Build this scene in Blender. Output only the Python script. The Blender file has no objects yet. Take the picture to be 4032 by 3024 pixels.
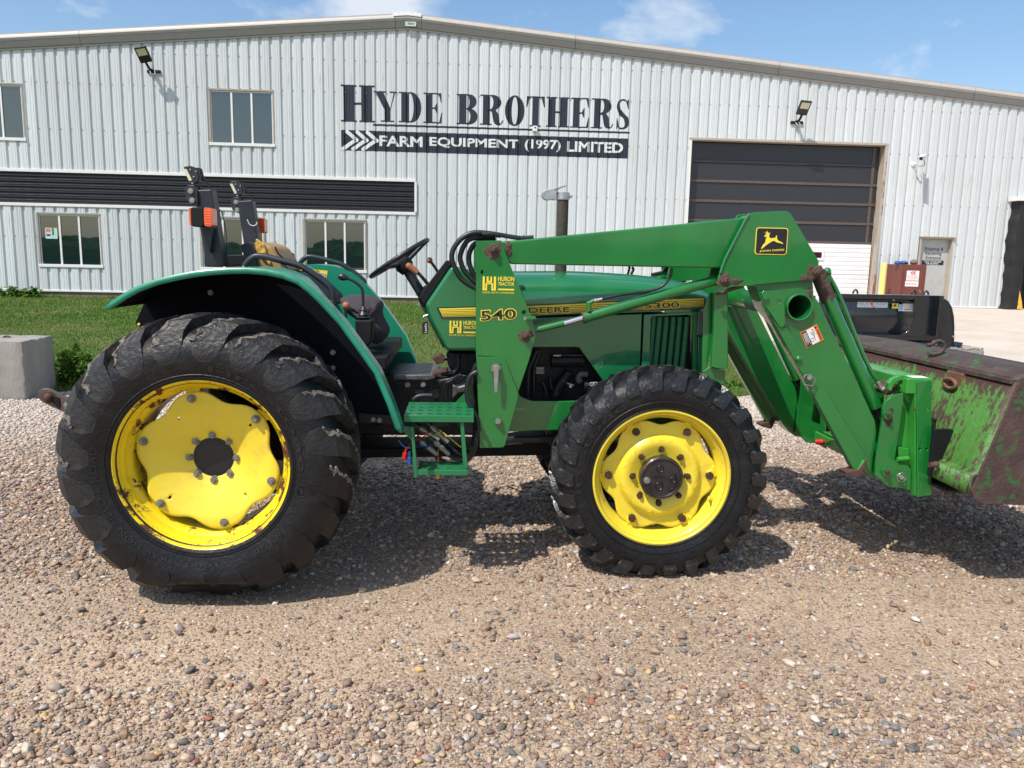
import bpy, bmesh, math, random
import numpy as np
from mathutils import Vector, Matrix
from mathutils.geometry import tessellate_polygon
R = math.radians; PI = math.pi
rng = random.Random(7); nrg = np.random.default_rng(5)
sc = bpy.context.scene
COL = sc.collection
# ------------------------------------------------------------ camera, sky, sun, exposure
cam_d = bpy.data.cameras.new('camera'); cam = bpy.data.objects.new('camera', cam_d); COL.objects.link(cam)
cam_d.sensor_width = 36; cam_d.lens = 27.679; cam_d.clip_start = .05; cam_d.clip_end = 3000
_m = Matrix([[0.998116, -0.011355, -0.060297], [-0.057765, 0.157387, -0.985846], [0.020685, 0.987472, 0.156434]]).to_4x4(); _m.translation = (0, 0, 1.52); cam.matrix_world = _m
sc.camera = cam
SUNV = Vector((.50, .475, -1.0)).normalized()
world = bpy.data.worlds.new('World'); sc.world = world; world.use_nodes = True
nt = world.node_tree; nt.nodes.clear()
def N(nt, t, **k):
    n = nt.nodes.new(t)
    for a, v in k.items():
        if a == 'inp':
            for i, x in v.items(): n.inputs[i].default_value = x
        else: setattr(n, a, v)
    return n
out = N(nt, 'ShaderNodeOutputWorld'); bg = N(nt, 'ShaderNodeBackground')
sky = N(nt, 'ShaderNodeTexSky'); sky.sky_type = 'NISHITA'; sky.sun_disc = False
sky.sun_elevation = R(55.4); sky.sun_rotation = R(226.5); sky.air_density = 1.1; sky.dust_density = 1.3; sky.ozone_density = 2.0
tc = N(nt, 'ShaderNodeTexCoord'); mp = N(nt, 'ShaderNodeMapping'); mp.inputs['Scale'].default_value = (1.0, 1.0, 1.9)
mp.inputs['Location'].default_value = (3.3, .7, .2)
ns = N(nt, 'ShaderNodeTexNoise', inp={'Scale': 4.2, 'Detail': 8.0, 'Roughness': .56, 'Distortion': .2})
rp = N(nt, 'ShaderNodeValToRGB'); rp.color_ramp.elements[0].position = .50; rp.color_ramp.elements[1].position = .64
mx = N(nt, 'ShaderNodeMix', data_type='RGBA'); mx.inputs['B'].default_value = (6.2, 6.4, 6.6, 1)
mm = N(nt, 'ShaderNodeMath', operation='MULTIPLY'); mm.inputs[1].default_value = .75
L = nt.links.new
L(tc.outputs['Generated'], mp.inputs['Vector']); L(mp.outputs[0], ns.inputs['Vector']); L(ns.outputs['Fac'], rp.inputs[0])
L(rp.outputs[0], mm.inputs[0]); hs = N(nt, 'ShaderNodeHueSaturation', inp={'Saturation': 1.12, 'Value': 1.12}); L(sky.outputs[0], hs.inputs['Color']); L(mm.outputs[0], mx.inputs['Factor']); L(hs.outputs[0], mx.inputs['A'])
L(mx.outputs['Result'], bg.inputs['Color']); bg.inputs['Strength'].default_value = .145
L(bg.outputs[0], out.inputs[0])
sun_d = bpy.data.lights.new('sun', 'SUN'); sun_d.energy = 5.0; sun_d.angle = R(.55); sun_d.color = (1, .935, .845)
sun = bpy.data.objects.new('sun', sun_d); COL.objects.link(sun)
sun.rotation_euler = SUNV.to_track_quat('-Z', 'Y').to_euler(); sun.location = (-15, -14, 30)
sc.view_settings.view_transform = 'Standard'; sc.view_settings.look = 'None'; sc.view_settings.gamma = 1
sc.view_settings.use_curve_mapping = False; sc.view_settings.exposure = 0.06
sc.render.engine = 'CYCLES'
sc.cycles.max_bounces = 6; sc.cycles.diffuse_bounces = 3; sc.cycles.glossy_bounces = 3; sc.cycles.use_denoising = True

# ------------------------------------------------------------ helpers
ORG = {}
def tag(o, label=None, cat=None, group=None, kind=None):
    if label: o['label'] = label
    if cat: o['category'] = cat
    if group: o['group'] = group
    if kind: o['kind'] = kind
    return o
def empty(name, loc, label=None, cat=None, group=None, parent=None):
    o = bpy.data.objects.new(name, None); COL.objects.link(o); loc = Vector(loc)
    if parent: o.parent = parent; o.location = loc - ORG[parent]
    else: o.location = loc
    o.empty_display_size = .1
    ORG[o] = loc; return tag(o, label, cat, group)
def obj(name, V, F, mat, parent=None, smooth=None, bevel=0, mats=None, midx=None, org=None, bseg=2):
    """link one mesh; V in world metres"""
    V = np.asarray(V, float).reshape(-1, 3)
    if org is None: org = (V.min(0) + V.max(0)) / 2
    org = Vector(org)
    me = bpy.data.meshes.new(name)
    me.from_pydata([tuple(v) for v in (V - np.array(org))], [], F); me.update()
    for m in (mats or [mat]): me.materials.append(m)
    if midx is not None: me.polygons.foreach_set('material_index', midx)
    o = bpy.data.objects.new(name, me); COL.objects.link(o)
    if parent: o.parent = parent; o.location = org - ORG[parent]
    else: o.location = org
    ORG[o] = org
    if smooth is not None:
        me.polygons.foreach_set('use_smooth', [True] * len(me.polygons))
        if smooth < 180: me.set_sharp_from_angle(angle=R(smooth))
    if bevel:
        b = o.modifiers.new('bevel', 'BEVEL'); b.width = bevel; b.segments = bseg; b.limit_method = 'ANGLE'; b.angle_limit = R(35)
        b.harden_normals = True
        if smooth is None: me.polygons.foreach_set('use_smooth', [True] * len(me.polygons)); me.set_sharp_from_angle(angle=R(30))
    return o
def fixn(o):
    bm = bmesh.new(); bm.from_mesh(o.data); bmesh.ops.recalc_face_normals(bm, faces=bm.faces); bm.to_mesh(o.data); bm.free(); return o
class MB:
    def __init__(s): s.v = []; s.f = []; s.m = []
    def add(s, V, F, m=0):
        b = len(s.v); s.v += [tuple(p) for p in V]; s.f += [tuple(i + b for i in f) for f in F]; s.m += [m] * len(F); return s
    def box(s, a, b, m=0, rot=0, piv=None, ax='Z'):
        (x0, y0, z0), (x1, y1, z1) = a, b
        V = [(x, y, z) for x in (x0, x1) for y in (y0, y1) for z in (z0, z1)]
        if rot:
            c = Vector(piv) if piv else Vector(((x0+x1)/2, (y0+y1)/2, (z0+z1)/2))
            M = Matrix.Rotation(rot, 3, ax); V = [tuple(M @ (Vector(v) - c) + c) for v in V]
        return s.add(V, [(0,1,3,2),(4,6,7,5),(0,4,5,1),(2,3,7,6),(0,2,6,4),(1,5,7,3)], m)
    def tube(s, pts, r, n=10, m=0, cap=True, closed=False):
        P = [Vector(p) for p in pts]; k = len(P); rr = r if hasattr(r, '__len__') else [r] * k
        V = []; up = None
        for i, p in enumerate(P):
            a = P[(i - 1) % k] if (i or closed) else P[i]; b = P[(i + 1) % k] if (i < k - 1 or closed) else P[i]
            t = (b - a).normalized()
            if up is None:
                up = Vector((0, 0, 1)) if abs(t.z) < .9 else Vector((0, 1, 0))
            u = (up - t * up.dot(t))
            if u.length < 1e-5: u = t.orthogonal()
            u.normalize(); w = t.cross(u); up = u
            for j in range(n):
                q = 2 * PI * j / n; V.append(p + (u * math.cos(q) + w * math.sin(q)) * rr[i])
        F = []
        for i in range(k - (0 if closed else 1)):
            for j in range(n):
                a, b = i * n + j, i * n + (j + 1) % n; c, d = ((i + 1) % k) * n + (j + 1) % n, ((i + 1) % k) * n + j
                F.append((a, b, c, d))
        if cap and not closed: F += [tuple(range(n))[::-1], tuple(range((k - 1) * n, k * n))]
        return s.add(V, F, m)
    def cyl(s, c, ax, r, h, n=20, m=0, r2=None):
        c = Vector(c); d = {'X': Vector((1,0,0)), 'Y': Vector((0,1,0)), 'Z': Vector((0,0,1))}.get(ax, None) if isinstance(ax, str) else Vector(ax).normalized()
        return s.tube([c - d * h / 2, c + d * h / 2], [r, r if r2 is None else r2], n, m)
    def lathe(s, prof, c=(0,0,0), ax='Y', n=48, m=0, closed=False, seg=(0, 2 * PI)):
        """prof: (axial, radius)"""
        V = []; full = abs(seg[1] - seg[0] - 2 * PI) < 1e-6; k = len(prof)
        nn = n if full else n + 1
        for i in range(nn):
            q = seg[0] + (seg[1] - seg[0]) * i / n
            for a, r in prof:
                x, z = r * math.sin(q), r * math.cos(q)
                V.append((c[0]+x, c[1]+a, c[2]+z) if ax == 'Y' else ((c[0]+x, c[1]+z, c[2]+a) if ax == 'Z' else (c[0]+a, c[1]+x, c[2]+z)))
        F = []
        for i in range(n):
            j = (i + 1) % nn
            for t in range(k if closed else k - 1):
                u = (t + 1) % k
                F.append((i*k+t, i*k+u, j*k+u, j*k+t))
        return s.add(V, F, m)
    def sphere(s, c, r, n=12, m=0, sc_=(1,1,1)):
        pr = [(-math.cos(PI*i/n)*r*sc_[2], max(math.sin(PI*i/n)*r, 1e-4)) for i in range(n+1)]
        b = len(s.v); s.lathe(pr, (0,0,0), 'Z', n*2, m)
        for i in range(b, len(s.v)):
            v = s.v[i]; s.v[i] = (c[0]+v[0]*sc_[0], c[1]+v[1]*sc_[1], c[2]+v[2])
        return s
    def plate(s, poly, y0, y1, holes=(), m=0, mapf=None):
        """prism of an XZ outline between two depths, with holes; mapf (x,y,z)->point"""
        mapf = mapf or (lambda x, y, z: (x, y, z))
        loops = [poly] + [list(h) for h in holes]
        if not holes:
            n = len(poly); ar = sum(poly[i][0]*poly[(i+1) % n][1] - poly[(i+1) % n][0]*poly[i][1] for i in range(n))
            if ar < 0: poly = poly[::-1]
            V = [mapf(x, y0, z) for x, z in poly] + [mapf(x, y1, z) for x, z in poly]
            F = [tuple(range(n)), tuple(range(2*n-1, n-1, -1))] + [(i, i+n, (i+1) % n + n, (i+1) % n) for i in range(n)]
            return s.add(V, F, m)
        tri = tessellate_polygon([[Vector((x, z, 0)) for x, z in l] for l in loops])
        flat = [p for l in loops for p in l]; n = len(flat)
        V = [mapf(x, y0, z) for x, z in flat] + [mapf(x, y1, z) for x, z in flat]
        F = []
        for t in tri:
            a, b, c = (flat[i] for i in t)
            cr = (b[0]-a[0])*(c[1]-a[1]) - (b[1]-a[1])*(c[0]-a[0])
            if abs(cr) < 1e-12: continue
            t = t if cr > 0 else t[::-1]           # facing -Y
            F.append(tuple(t)); F.append(tuple(i + n for i in t[::-1]))
        b = 0
        for li, l in enumerate(loops):
            ar = sum(l[i][0]*l[(i+1) % len(l)][1] - l[(i+1) % len(l)][0]*l[i][1] for i in range(len(l)))
            for i in range(len(l)):
                j = (i + 1) % len(l); q = (b+i, b+j, b+j+n, b+i+n)
                out_ = (ar > 0) == (li == 0)
                F.append(q[::-1] if out_ else q)
            b += len(l)
        return s.add(V, F, m)
    def build(s, name, mat, parent=None, **k):
        if isinstance(mat, (list, tuple)): return obj(name, s.v, s.f, None, parent, mats=list(mat), midx=s.m, **k)
        return obj(name, s.v, s.f, mat, parent, **k)
def rect(x0, z0, x1, z1): return [(x0, z0), (x1, z0), (x1, z1), (x0, z1)]
def circ(c, r, n=20, rz=None): return [(c[0] + r*math.cos(2*PI*i/n), c[1] + (rz or r)*math.sin(2*PI*i/n)) for i in range(n)]
def rrect(x0, z0, x1, z1, r, n=5):
    o = []
    for cx, cz, q in ((x1-r, z1-r, 0), (x0+r, z1-r, 90), (x0+r, z0+r, 180), (x1-r, z0+r, 270)):
        for i in range(n+1): a = R(q + 90*i/n); o.append((cx + r*math.cos(a), cz + r*math.sin(a)))
    return o
def smooth_path(P, k=6):
    P = [Vector(p) for p in P]; o = []
    for i in range(len(P) - 1):
        a = P[i-1] if i else P[i]*2 - P[i+1]; b, c = P[i], P[i+1]; d = P[i+2] if i + 2 < len(P) else c*2 - b
        for j in range(k):
            t = j / k
            o.append(.5*((2*b) + (c-a)*t + (2*a-5*b+4*c-d)*t*t + (3*b-a-3*c+d)*t**3))
    o.append(P[-1]); return o
def hexbolt(mb, c, ax, r, h, m=0):
    mb.cyl(c, ax, r, h, 6, m)
    d = Vector(ax) if not isinstance(ax, str) else {'X': Vector((1,0,0)), 'Y': Vector((0,1,0)), 'Z': Vector((0,0,1))}[ax]
    return mb
def text_geo(s, bold=0., font_w=1):
    cu = bpy.data.curves.new('t', 'FONT'); cu.body = s; cu.offset = bold; cu.resolution_u = 3; cu.align_x = 'LEFT'
    o = bpy.data.objects.new('t', cu); COL.objects.link(o)
    dg = bpy.context.evaluated_depsgraph_get(); me = bpy.data.meshes.new_from_object(o.evaluated_get(dg))
    V = np.array([v.co[:2] for v in me.vertices]); F = [tuple(p.vertices) for p in me.polygons]
    bpy.data.objects.remove(o); bpy.data.curves.remove(cu); bpy.data.meshes.remove(me)
    V = (V - V.min(0)) / (V.max(0) - V.min(0)); return V, F
def text(mb, s, p0, p1, h, y, bold=.012, m=0, mapf=None, slant=0):
    """lettering whose baseline runs p0->p1 (XZ), letter height h, on the plane at depth y"""
    V, F = text_geo(s, bold); d = Vector((p1[0]-p0[0], p1[1]-p0[1])); u = d.normalized(); n = Vector((-u.y, u.x))
    P = []
    for a, b in V:
        q = Vector(p0) + d*a + n*(h*b) + u*(slant*b*h)
        P.append((q.x, y, q.y) if mapf is None else mapf(q.x, q.y))
    F2 = []
    for f in F:
        a, b, c = (V[i] for i in f[:3]); cr = (b[0]-a[0])*(c[1]-a[1]) - (b[1]-a[1])*(c[0]-a[0])
        F2.append(f if cr > 0 else f[::-1])
    mb.add(P, F2, m); return mb
# ------------------------------------------------------------ materials
def pbr(name, col, rough=.5, metal=0., objvar=0., coat=0., var=.12, vs=6., col2=None, c2s=4., c2t=.6, c2w=.05, bump=0., bs=80., rvar=.1, spec=.5, stretch=None, rust=None, coatr=.08):
    m = bpy.data.materials.new(name); m.use_nodes = True; t = m.node_tree; b = t.nodes['Principled BSDF']; L = t.links.new
    b.inputs['Roughness'].default_value = rough; b.inputs['Metallic'].default_value = metal
    b.inputs['Coat Weight'].default_value = coat; b.inputs['Coat Roughness'].default_value = coatr; b.inputs['Specular IOR Level'].default_value = spec
    tc = N(t, 'ShaderNodeTexCoord'); v = tc.outputs['Object']
    if stretch:
        mp = N(t, 'ShaderNodeMapping'); mp.inputs['Scale'].default_value = stretch; L(v, mp.inputs[0]); v = mp.outputs[0]
    n1 = N(t, 'ShaderNodeTexNoise', inp={'Scale': vs, 'Detail': 5., 'Roughness': .6}); L(v, n1.inputs['Vector'])
    mr = N(t, 'ShaderNodeMapRange', inp={1: .3, 2: .7, 3: 1 - var, 4: 1 + var}); L(n1.outputs['Fac'], mr.inputs[0])
    c = N(t, 'ShaderNodeVectorMath', operation='SCALE'); c.inputs[0].default_value = col; L(mr.outputs[0], c.inputs['Scale']); cur = c.outputs[0]
    rr = N(t, 'ShaderNodeMapRange', inp={1: .3, 2: .7, 3: rough - rvar*rough, 4: rough + rvar}); L(n1.outputs['Fac'], rr.inputs[0]); rout = rr.outputs[0]
    for k, spc in enumerate([(col2, c2s, c2t, c2w)] + ([rust] if rust else [])):
        if spc and spc[0]:
            n2 = N(t, 'ShaderNodeTexNoise', inp={'Scale': spc[1], 'Detail': 9., 'Roughness': .68}); L(v, n2.inputs['Vector'])
            m2 = N(t, 'ShaderNodeMapRange', inp={1: spc[2], 2: spc[2] + spc[3], 3: 0., 4: 1.}); L(n2.outputs['Fac'], m2.inputs[0])
            mi = N(t, 'ShaderNodeMix', data_type='RGBA'); L(m2.outputs[0], mi.inputs['Factor']); L(cur, mi.inputs['A']); mi.inputs['B'].default_value = (*spc[0], 1); cur = mi.outputs['Result']
            ra = N(t, 'ShaderNodeMix', data_type='FLOAT'); L(m2.outputs[0], ra.inputs['Factor']); L(rout, ra.inputs['A']); ra.inputs['B'].default_value = .85; rout = ra.outputs['Result']
            if coat:
                cm = N(t, 'ShaderNodeMath', operation='MULTIPLY_ADD', inp={1: -coat, 2: coat}); L(m2.outputs[0], cm.inputs[0]); L(cm.outputs[0], b.inputs['Coat Weight'])
    if objvar:
        oi = N(t, 'ShaderNodeObjectInfo'); om = N(t, 'ShaderNodeMapRange', inp={3: 1-objvar, 4: 1+objvar*.6}); L(oi.outputs['Random'], om.inputs[0]); os_ = N(t, 'ShaderNodeVectorMath', operation='SCALE'); L(cur, os_.inputs[0]); L(om.outputs[0], os_.inputs['Scale']); cur = os_.outputs[0]
    L(cur, b.inputs['Base Color']); L(rout, b.inputs['Roughness'])
    if bump:
        n3 = N(t, 'ShaderNodeTexNoise', inp={'Scale': bs, 'Detail': 4.}); L(v, n3.inputs['Vector'])
        bp = N(t, 'ShaderNodeBump', inp={'Strength': bump, 'Distance': .01}); L(n3.outputs['Fac'], bp.inputs['Height']); L(bp.outputs[0], b.inputs['Normal'])
    return m
RUST = (.09, .028, .012); MUDC = (.085, .055, .04)
M_green = pbr('green_paint', (.004, .150, .022), .34, coat=1., coatr=.05, var=.15, vs=5, stretch=(1, 1, .45), col2=(.05, .13, .05), c2s=30, c2t=.665, c2w=.05, rust=(RUST, 16., .70, .01))
M_teal = pbr('faded_teal_green', (.004, .215, .125), .38, coat=.6, var=.07, vs=4, coatr=.2)
M_hood = pbr('hood_green', (.004, .150, .046), .30, coat=1., coatr=.05, var=.10, vs=3)
M_greenb = pbr('bright_worn_green', (.028, .25, .030), .42, coat=.3, var=.18, vs=5, rust=(RUST, 13., .62, .02), col2=(.30, .36, .12), c2s=26., c2t=.71, c2w=.02)
M_gdark = pbr('grille_green', (.010, .11, .04), .5, var=.2, vs=20, col2=(.08, .2, .1), c2s=60, c2t=.62)
M_yel = pbr('yellow_wheel_paint', (.80, .63, .040), .36, coat=.4, var=.06, vs=5, col2=(.60, .42, .05), c2s=3.2, c2t=.54, c2w=.14, rust=((.22, .11, .03), 24., .70, .03))
M_yelr = pbr('rusty_yellow_rim', (.83, .62, .010), .38, coat=.3, var=.06, vs=5, col2=(.50, .24, .02), c2s=6, c2t=.60, c2w=.10, rust=((.10, .03, .01), 8., .525, .05))
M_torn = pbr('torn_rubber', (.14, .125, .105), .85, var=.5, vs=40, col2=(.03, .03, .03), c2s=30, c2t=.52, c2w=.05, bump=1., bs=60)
M_tyre = pbr('tyre_rubber', (.006, .0065, .008), .38, spec=.4, var=.35, vs=7, col2=(.028, .026, .023), c2s=5, c2t=.53, c2w=.30, bump=.35, bs=60, rvar=.2)
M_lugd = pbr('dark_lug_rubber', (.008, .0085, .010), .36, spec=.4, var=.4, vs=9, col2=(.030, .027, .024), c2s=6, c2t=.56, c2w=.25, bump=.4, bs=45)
M_lug = pbr('muddy_lug_rubber', (.013, .013, .014), .42, var=.4, vs=9, col2=(.075, .066, .056), c2s=6, c2t=.49, c2w=.30, bump=.6, bs=45, rvar=.2)
M_flug = pbr('worn_lug_rubber', (.016, .017, .019), .18, var=.4, vs=11, col2=(.12, .11, .095), c2s=22, c2t=.55, c2w=.14, bump=.5, bs=45, rvar=.25)
M_blk = pbr('black_paint', (.010, .011, .013), .36, var=.3, vs=10, coat=.2)
M_blkm = pbr('matte_black', (.007, .008, .010), .62, var=.25, vs=12, spec=.25)
M_rops = pbr('blue_black_steel', (.016, .021, .030), .42, var=.25, vs=8, rust=((.10, .05, .035), 9., .66, .03))
M_eng = pbr('engine_black', (.008, .009, .010), .40, spec=.3, var=.6, vs=16, col2=(.11, .09, .07), c2s=18, c2t=.66, c2w=.05, bump=.3)
M_rub = pbr('hose_rubber', (.012, .013, .015), .36, var=.2, vs=20)
M_steel = pbr('bare_steel', (.42, .42, .42), .35, metal=.9, var=.2, vs=20)
M_chrome = pbr('chrome_rod', (.75, .76, .78), .12, metal=1., var=.05)
M_zinc = pbr('zinc_steel', (.38, .37, .34), .42, metal=.7, var=.25, vs=30)
M_bolt = pbr('rusty_bolt', (.075, .035, .022), .7, metal=.2, var=.4, vs=60)
M_nut = pbr('grey_nut', (.26, .25, .22), .5, metal=.5, var=.3, vs=60)
M_mud = pbr('dried_mud_grease', MUDC, .9, var=.45, vs=26, bump=1., bs=55)
M_rust = pbr('brown_rust', (.075, .035, .026), .75, var=.45, vs=14, bump=.3, bs=70)
M_brown = pbr('brown_plastic', (.30, .115, .055), .5, var=.1)
M_amber = pbr('amber_lens', (.80, .095, .012), .25, coat=.6, var=.2, vs=30)
M_tan = pbr('torn_tan_vinyl', (.34, .21, .085), .6, var=.15, vs=9, col2=(.13, .07, .03), c2s=9, c2t=.62)
M_foam = pbr('torn_foam', (.62, .36, .07), .9, var=.35, vs=40, bump=1., bs=60)
M_cloth = pbr('grey_cloth', (.050, .043, .050), .95, var=.2, vs=9, bump=.4, bs=150)
M_dyel = pbr('decal_yellow', (.85, .66, .05), .4, var=.02); M_dblk = pbr('decal_black', (.012, .012, .014), .4, var=.02)
M_white = pbr('white_print', (.75, .75, .73), .5, var=.04); M_org = pbr('orange_print', (.75, .19, .03), .5, var=.04)
M_red = pbr('red_plastic', (.50, .02, .015), .4, var=.1); M_blue = pbr('blue_plastic', (.02, .08, .32), .4, var=.1)
M_redp = pbr('faded_red_print', (.70, .14, .16), .6, var=.2, vs=60)
M_lbl = pbr('light_blue_print', (.35, .60, .78), .5, var=.04)
M_lens = pbr('lamp_lens', (.62, .58, .42), .15, coat=1., var=.15, vs=60)
M_silver = pbr('galvanised_sheet', (.46, .47, .48), .38, metal=.75, var=.2, vs=25)
M_pipe = pbr('exhaust_pipe', (.075, .060, .048), .65, metal=.4, var=.4, vs=30)
# ------------------------------------------------------------ ground
WY = 24.6
def gz(x, y):
    t = min(max((y - 7.5) / 17., 0), 1); s = min(max((x - 2) / 5., 0), 1); s = s*s*(3-2*s)
    return t * (.09 + .17 * s)
def sheet(name, poly_fn, xs, ys, dz, mat, **k):
    V = []; F = []; nx, ny = len(xs), len(ys)
    for y in ys:
        for x in xs:
            xx, yy = poly_fn(x, y); V.append((xx, yy, gz(xx, yy) + dz))
    for j in range(ny-1):
        for i in range(nx-1): a = j*nx+i; F.append((a, a+1, a+nx+1, a+nx))
    o = obj(name, V, F, mat, smooth=180); return tag(o, kind='structure')
def ground_mat(name, stops, scale, matrix, rough=.9, bump=.6, patch=None, fine=260.):
    """pebbles set in a matrix: voronoi cells coloured by cell"""
    m = bpy.data.materials.new(name); m.use_nodes = True; t = m.node_tree; b = t.nodes['Principled BSDF']; L = t.links.new
    tc = N(t, 'ShaderNodeTexCoord'); mp = N(t, 'ShaderNodeMapping'); L(tc.outputs['Object'], mp.inputs[0])
    n0 = N(t, 'ShaderNodeTexNoise', inp={'Scale': 40., 'Detail': 2.}); L(mp.outputs[0], n0.inputs['Vector'])
    mixv = N(t, 'ShaderNodeMix', data_type='VECTOR'); mixv.inputs['Factor'].default_value = .012
    L(mp.outputs[0], mixv.inputs[4]); L(n0.outputs['Color'], mixv.inputs[5])
    vo = N(t, 'ShaderNodeTexVoronoi', inp={'Scale': scale}); L(mixv.outputs[1], vo.inputs['Vector'])
    wn = N(t, 'ShaderNodeTexWhiteNoise'); wn.noise_dimensions = '3D'; L(vo.outputs['Color'], wn.inputs['Vector'])
    cr = N(t, 'ShaderNodeValToRGB'); e = cr.color_ramp.elements; cr.color_ramp.interpolation = 'CONSTANT'
    while len(e) > 1: e.remove(e[-1])
    for i, (p, c) in enumerate(stops):
        el = e[0] if i == 0 else e.new(p); el.position = p; el.color = (*c, 1)
    L(wn.outputs['Value'], cr.inputs[0])
    n1 = N(t, 'ShaderNodeTexNoise', inp={'Scale': fine, 'Detail': 3.}); L(tc.outputs['Object'], n1.inputs['Vector'])
    edge = N(t, 'ShaderNodeMapRange', inp={1: .40, 2: .62, 3: 0., 4: 1.}); 
    vd = N(t, 'ShaderNodeMath', operation='MULTIPLY', inp={1: 1.}); L(vo.outputs['Distance'], vd.inputs[0]); L(vd.outputs[0], edge.inputs[0])
    mi = N(t, 'ShaderNodeMix', data_type='RGBA'); L(edge.outputs[0], mi.inputs['Factor']); L(cr.outputs[0], mi.inputs['A']); mi.inputs['B'].default_value = (*matrix, 1)
    n2 = N(t, 'ShaderNodeTexNoise', inp={'Scale': .9, 'Detail': 6., 'Roughness': .6}); L(tc.outputs['Object'], n2.inputs['Vector'])
    mr = N(t, 'ShaderNodeMapRange', inp={1: .3, 2: .7, 3: .84, 4: 1.14}); L(n2.outputs['Fac'], mr.inputs[0])
    m3 = N(t, 'ShaderNodeMapRange', inp={1: .3, 2: .7, 3: .8, 4: 1.2}); L(n1.outputs['Fac'], m3.inputs[0])
    mm = N(t, 'ShaderNodeMath', operation='MULTIPLY'); L(mr.outputs[0], mm.inputs[0]); L(m3.outputs[0], mm.inputs[1])
    sv = N(t, 'ShaderNodeVectorMath', operation='SCALE'); L(mi.outputs['Result'], sv.inputs[0]); L(mm.outputs[0], sv.inputs['Scale'])
    sy = N(t, 'ShaderNodeSeparateXYZ'); gm = N(t, 'ShaderNodeNewGeometry'); L(gm.outputs['Position'], sy.inputs[0]); py_ = N(t, 'ShaderNodeMath', operation='MULTIPLY_ADD', inp={1: 2.2}); L(n2.outputs['Fac'], py_.inputs[0]); L(sy.outputs['Y'], py_.inputs[2])
    pf = N(t, 'ShaderNodeMapRange', inp={1: 7.0, 2: 9.0, 3: 0., 4: .60}); L(py_.outputs[0], pf.inputs[0]); pm = N(t, 'ShaderNodeMix', data_type='RGBA'); L(pf.outputs[0], pm.inputs['Factor']); L(sv.outputs[0], pm.inputs['A']); pm.inputs['B'].default_value = (.50, .45, .40, 1)
    L(pm.outputs['Result'], b.inputs['Base Color']); b.inputs['Roughness'].default_value = rough
    h = N(t, 'ShaderNodeMath', operation='SUBTRACT', inp={0: 1.}); L(edge.outputs[0], h.inputs[1])
    h2 = N(t, 'ShaderNodeMath', operation='MULTIPLY_ADD', inp={1: .5}); L(n1.outputs['Fac'], h2.inputs[0]); L(h.outputs[0], h2.inputs[2])
    bp = N(t, 'ShaderNodeBump', inp={'Strength': bump, 'Distance': .006}); L(h2.outputs[0], bp.inputs['Height']); L(bp.outputs[0], b.inputs['Normal'])
    return m
ST = [(0, (.32, .25, .18)), (.20, (.38, .30, .215)), (.38, (.26, .205, .155)), (.52, (.43, .35, .255)), (.68, (.30, .245, .20)), (.84, (.19, .17, .155)), (.90, (.50, .43, .34)), (.97, (.32, .16, .10))]
M_gravel = ground_mat('packed_gravel', [(p, (c[0]*.98, c[1]*.92, c[2]*.86)) for p, c in ST], 82., (.40, .305, .22))
M_conc = pbr('pale_concrete', (.53, .46, .385), .85, var=.10, vs=.8, bump=.3, bs=200, col2=(.40, .33, .25), c2s=.7, c2t=.52, c2w=.25)
M_block = pbr('concrete_block', (.27, .255, .23), .9, var=.18, vs=3, bump=.5, bs=60, col2=(.16, .15, .14), c2s=4, c2t=.60, c2w=.15, stretch=(1, 1, .35))
M_found = pbr('foundation_concrete', (.19, .145, .105), .9, var=.2, vs=5, bump=.4)
def lin(a, b, n): return [a + (b-a)*i/(n-1) for i in range(n)]
M_soil = pbr('field_soil', (.16, .13, .08), .95, var=.2, vs=2)
sheet('ground', lambda x, y: (x, y), lin(-900, 900, 13), [-900, -300, -60, 0, 7.5, 16, 24.5, 60, 300, 900], -.03, M_soil)
sheet('gravel_lot', lambda x, y: (x, y), lin(-60, 45, 60), lin(-50, 14, 40), -.002, M_gravel)
# the lawn ends on a line from left to the concrete apron
def edgeY(x): return 8.75 + .12*math.sin(x*1.7) + .06*math.sin(x*4.1) + (.5 if x > 3 else 0)*min((x-3), 1)
def apronX(y): return 4.2 + (24.5 - y) * .085
def lawnXY(u, v):
    y0 = 8.7; x1 = apronX(8 + 16.5*v); x = -40 + (x1 + 40)*u; y = edgeY(x) + (24.55 - edgeY(x))*v
    return (min(x, apronX(y)), y)
M_lawn = pbr('lawn_turf', (.085, .115, .028), .95, var=.35, vs=1.3, col2=(.15, .14, .055), c2s=2.2, c2t=.50, c2w=.15, bump=1., bs=90)
sheet('lawn', lawnXY, lin(0, 1, 60), lin(0, 1, 24), .008, M_lawn)
def apXY(u, v):
    y = 10.2 + 14.35*v; x0 = apronX(y); return (x0 + (45 - x0)*u, y)
sheet('concrete_apron', apXY, lin(0, 1, 24), lin(0, 1, 14), .012, M_conc)

# ------------------------------------------------------------ treeline behind the photographer (mirrored in the panes and the paint)
M_leafd = pbr('far_foliage', (.030, .055, .016), .95, var=.5, vs=3.5, spec=.1)
mb = MB()
for i in range(150):
    a = R(-170 + 160*i/150 + rng.uniform(-1, 1)); d = rng.uniform(60, 74); h = rng.uniform(1.9, 3.1)*(1.25 if rng.random() < .2 else 1)
    c = (math.cos(a)*d, math.sin(a)*d, h*.45)
    rs_ = rng.uniform(2.4, 4.2); b = len(mb.v); mb.sphere(c, rs_, 11, sc_=(1.2, 1.2, .55*h/rs_))
    for k in range(b, len(mb.v)): v = mb.v[k]; mb.v[k] = tuple(v[q] + rng.uniform(-.38, .38) for q in range(3))
tag(mb.build('treeline', M_leafd), 'dark row of trees across the road behind the lot', 'trees', kind='stuff')

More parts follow.
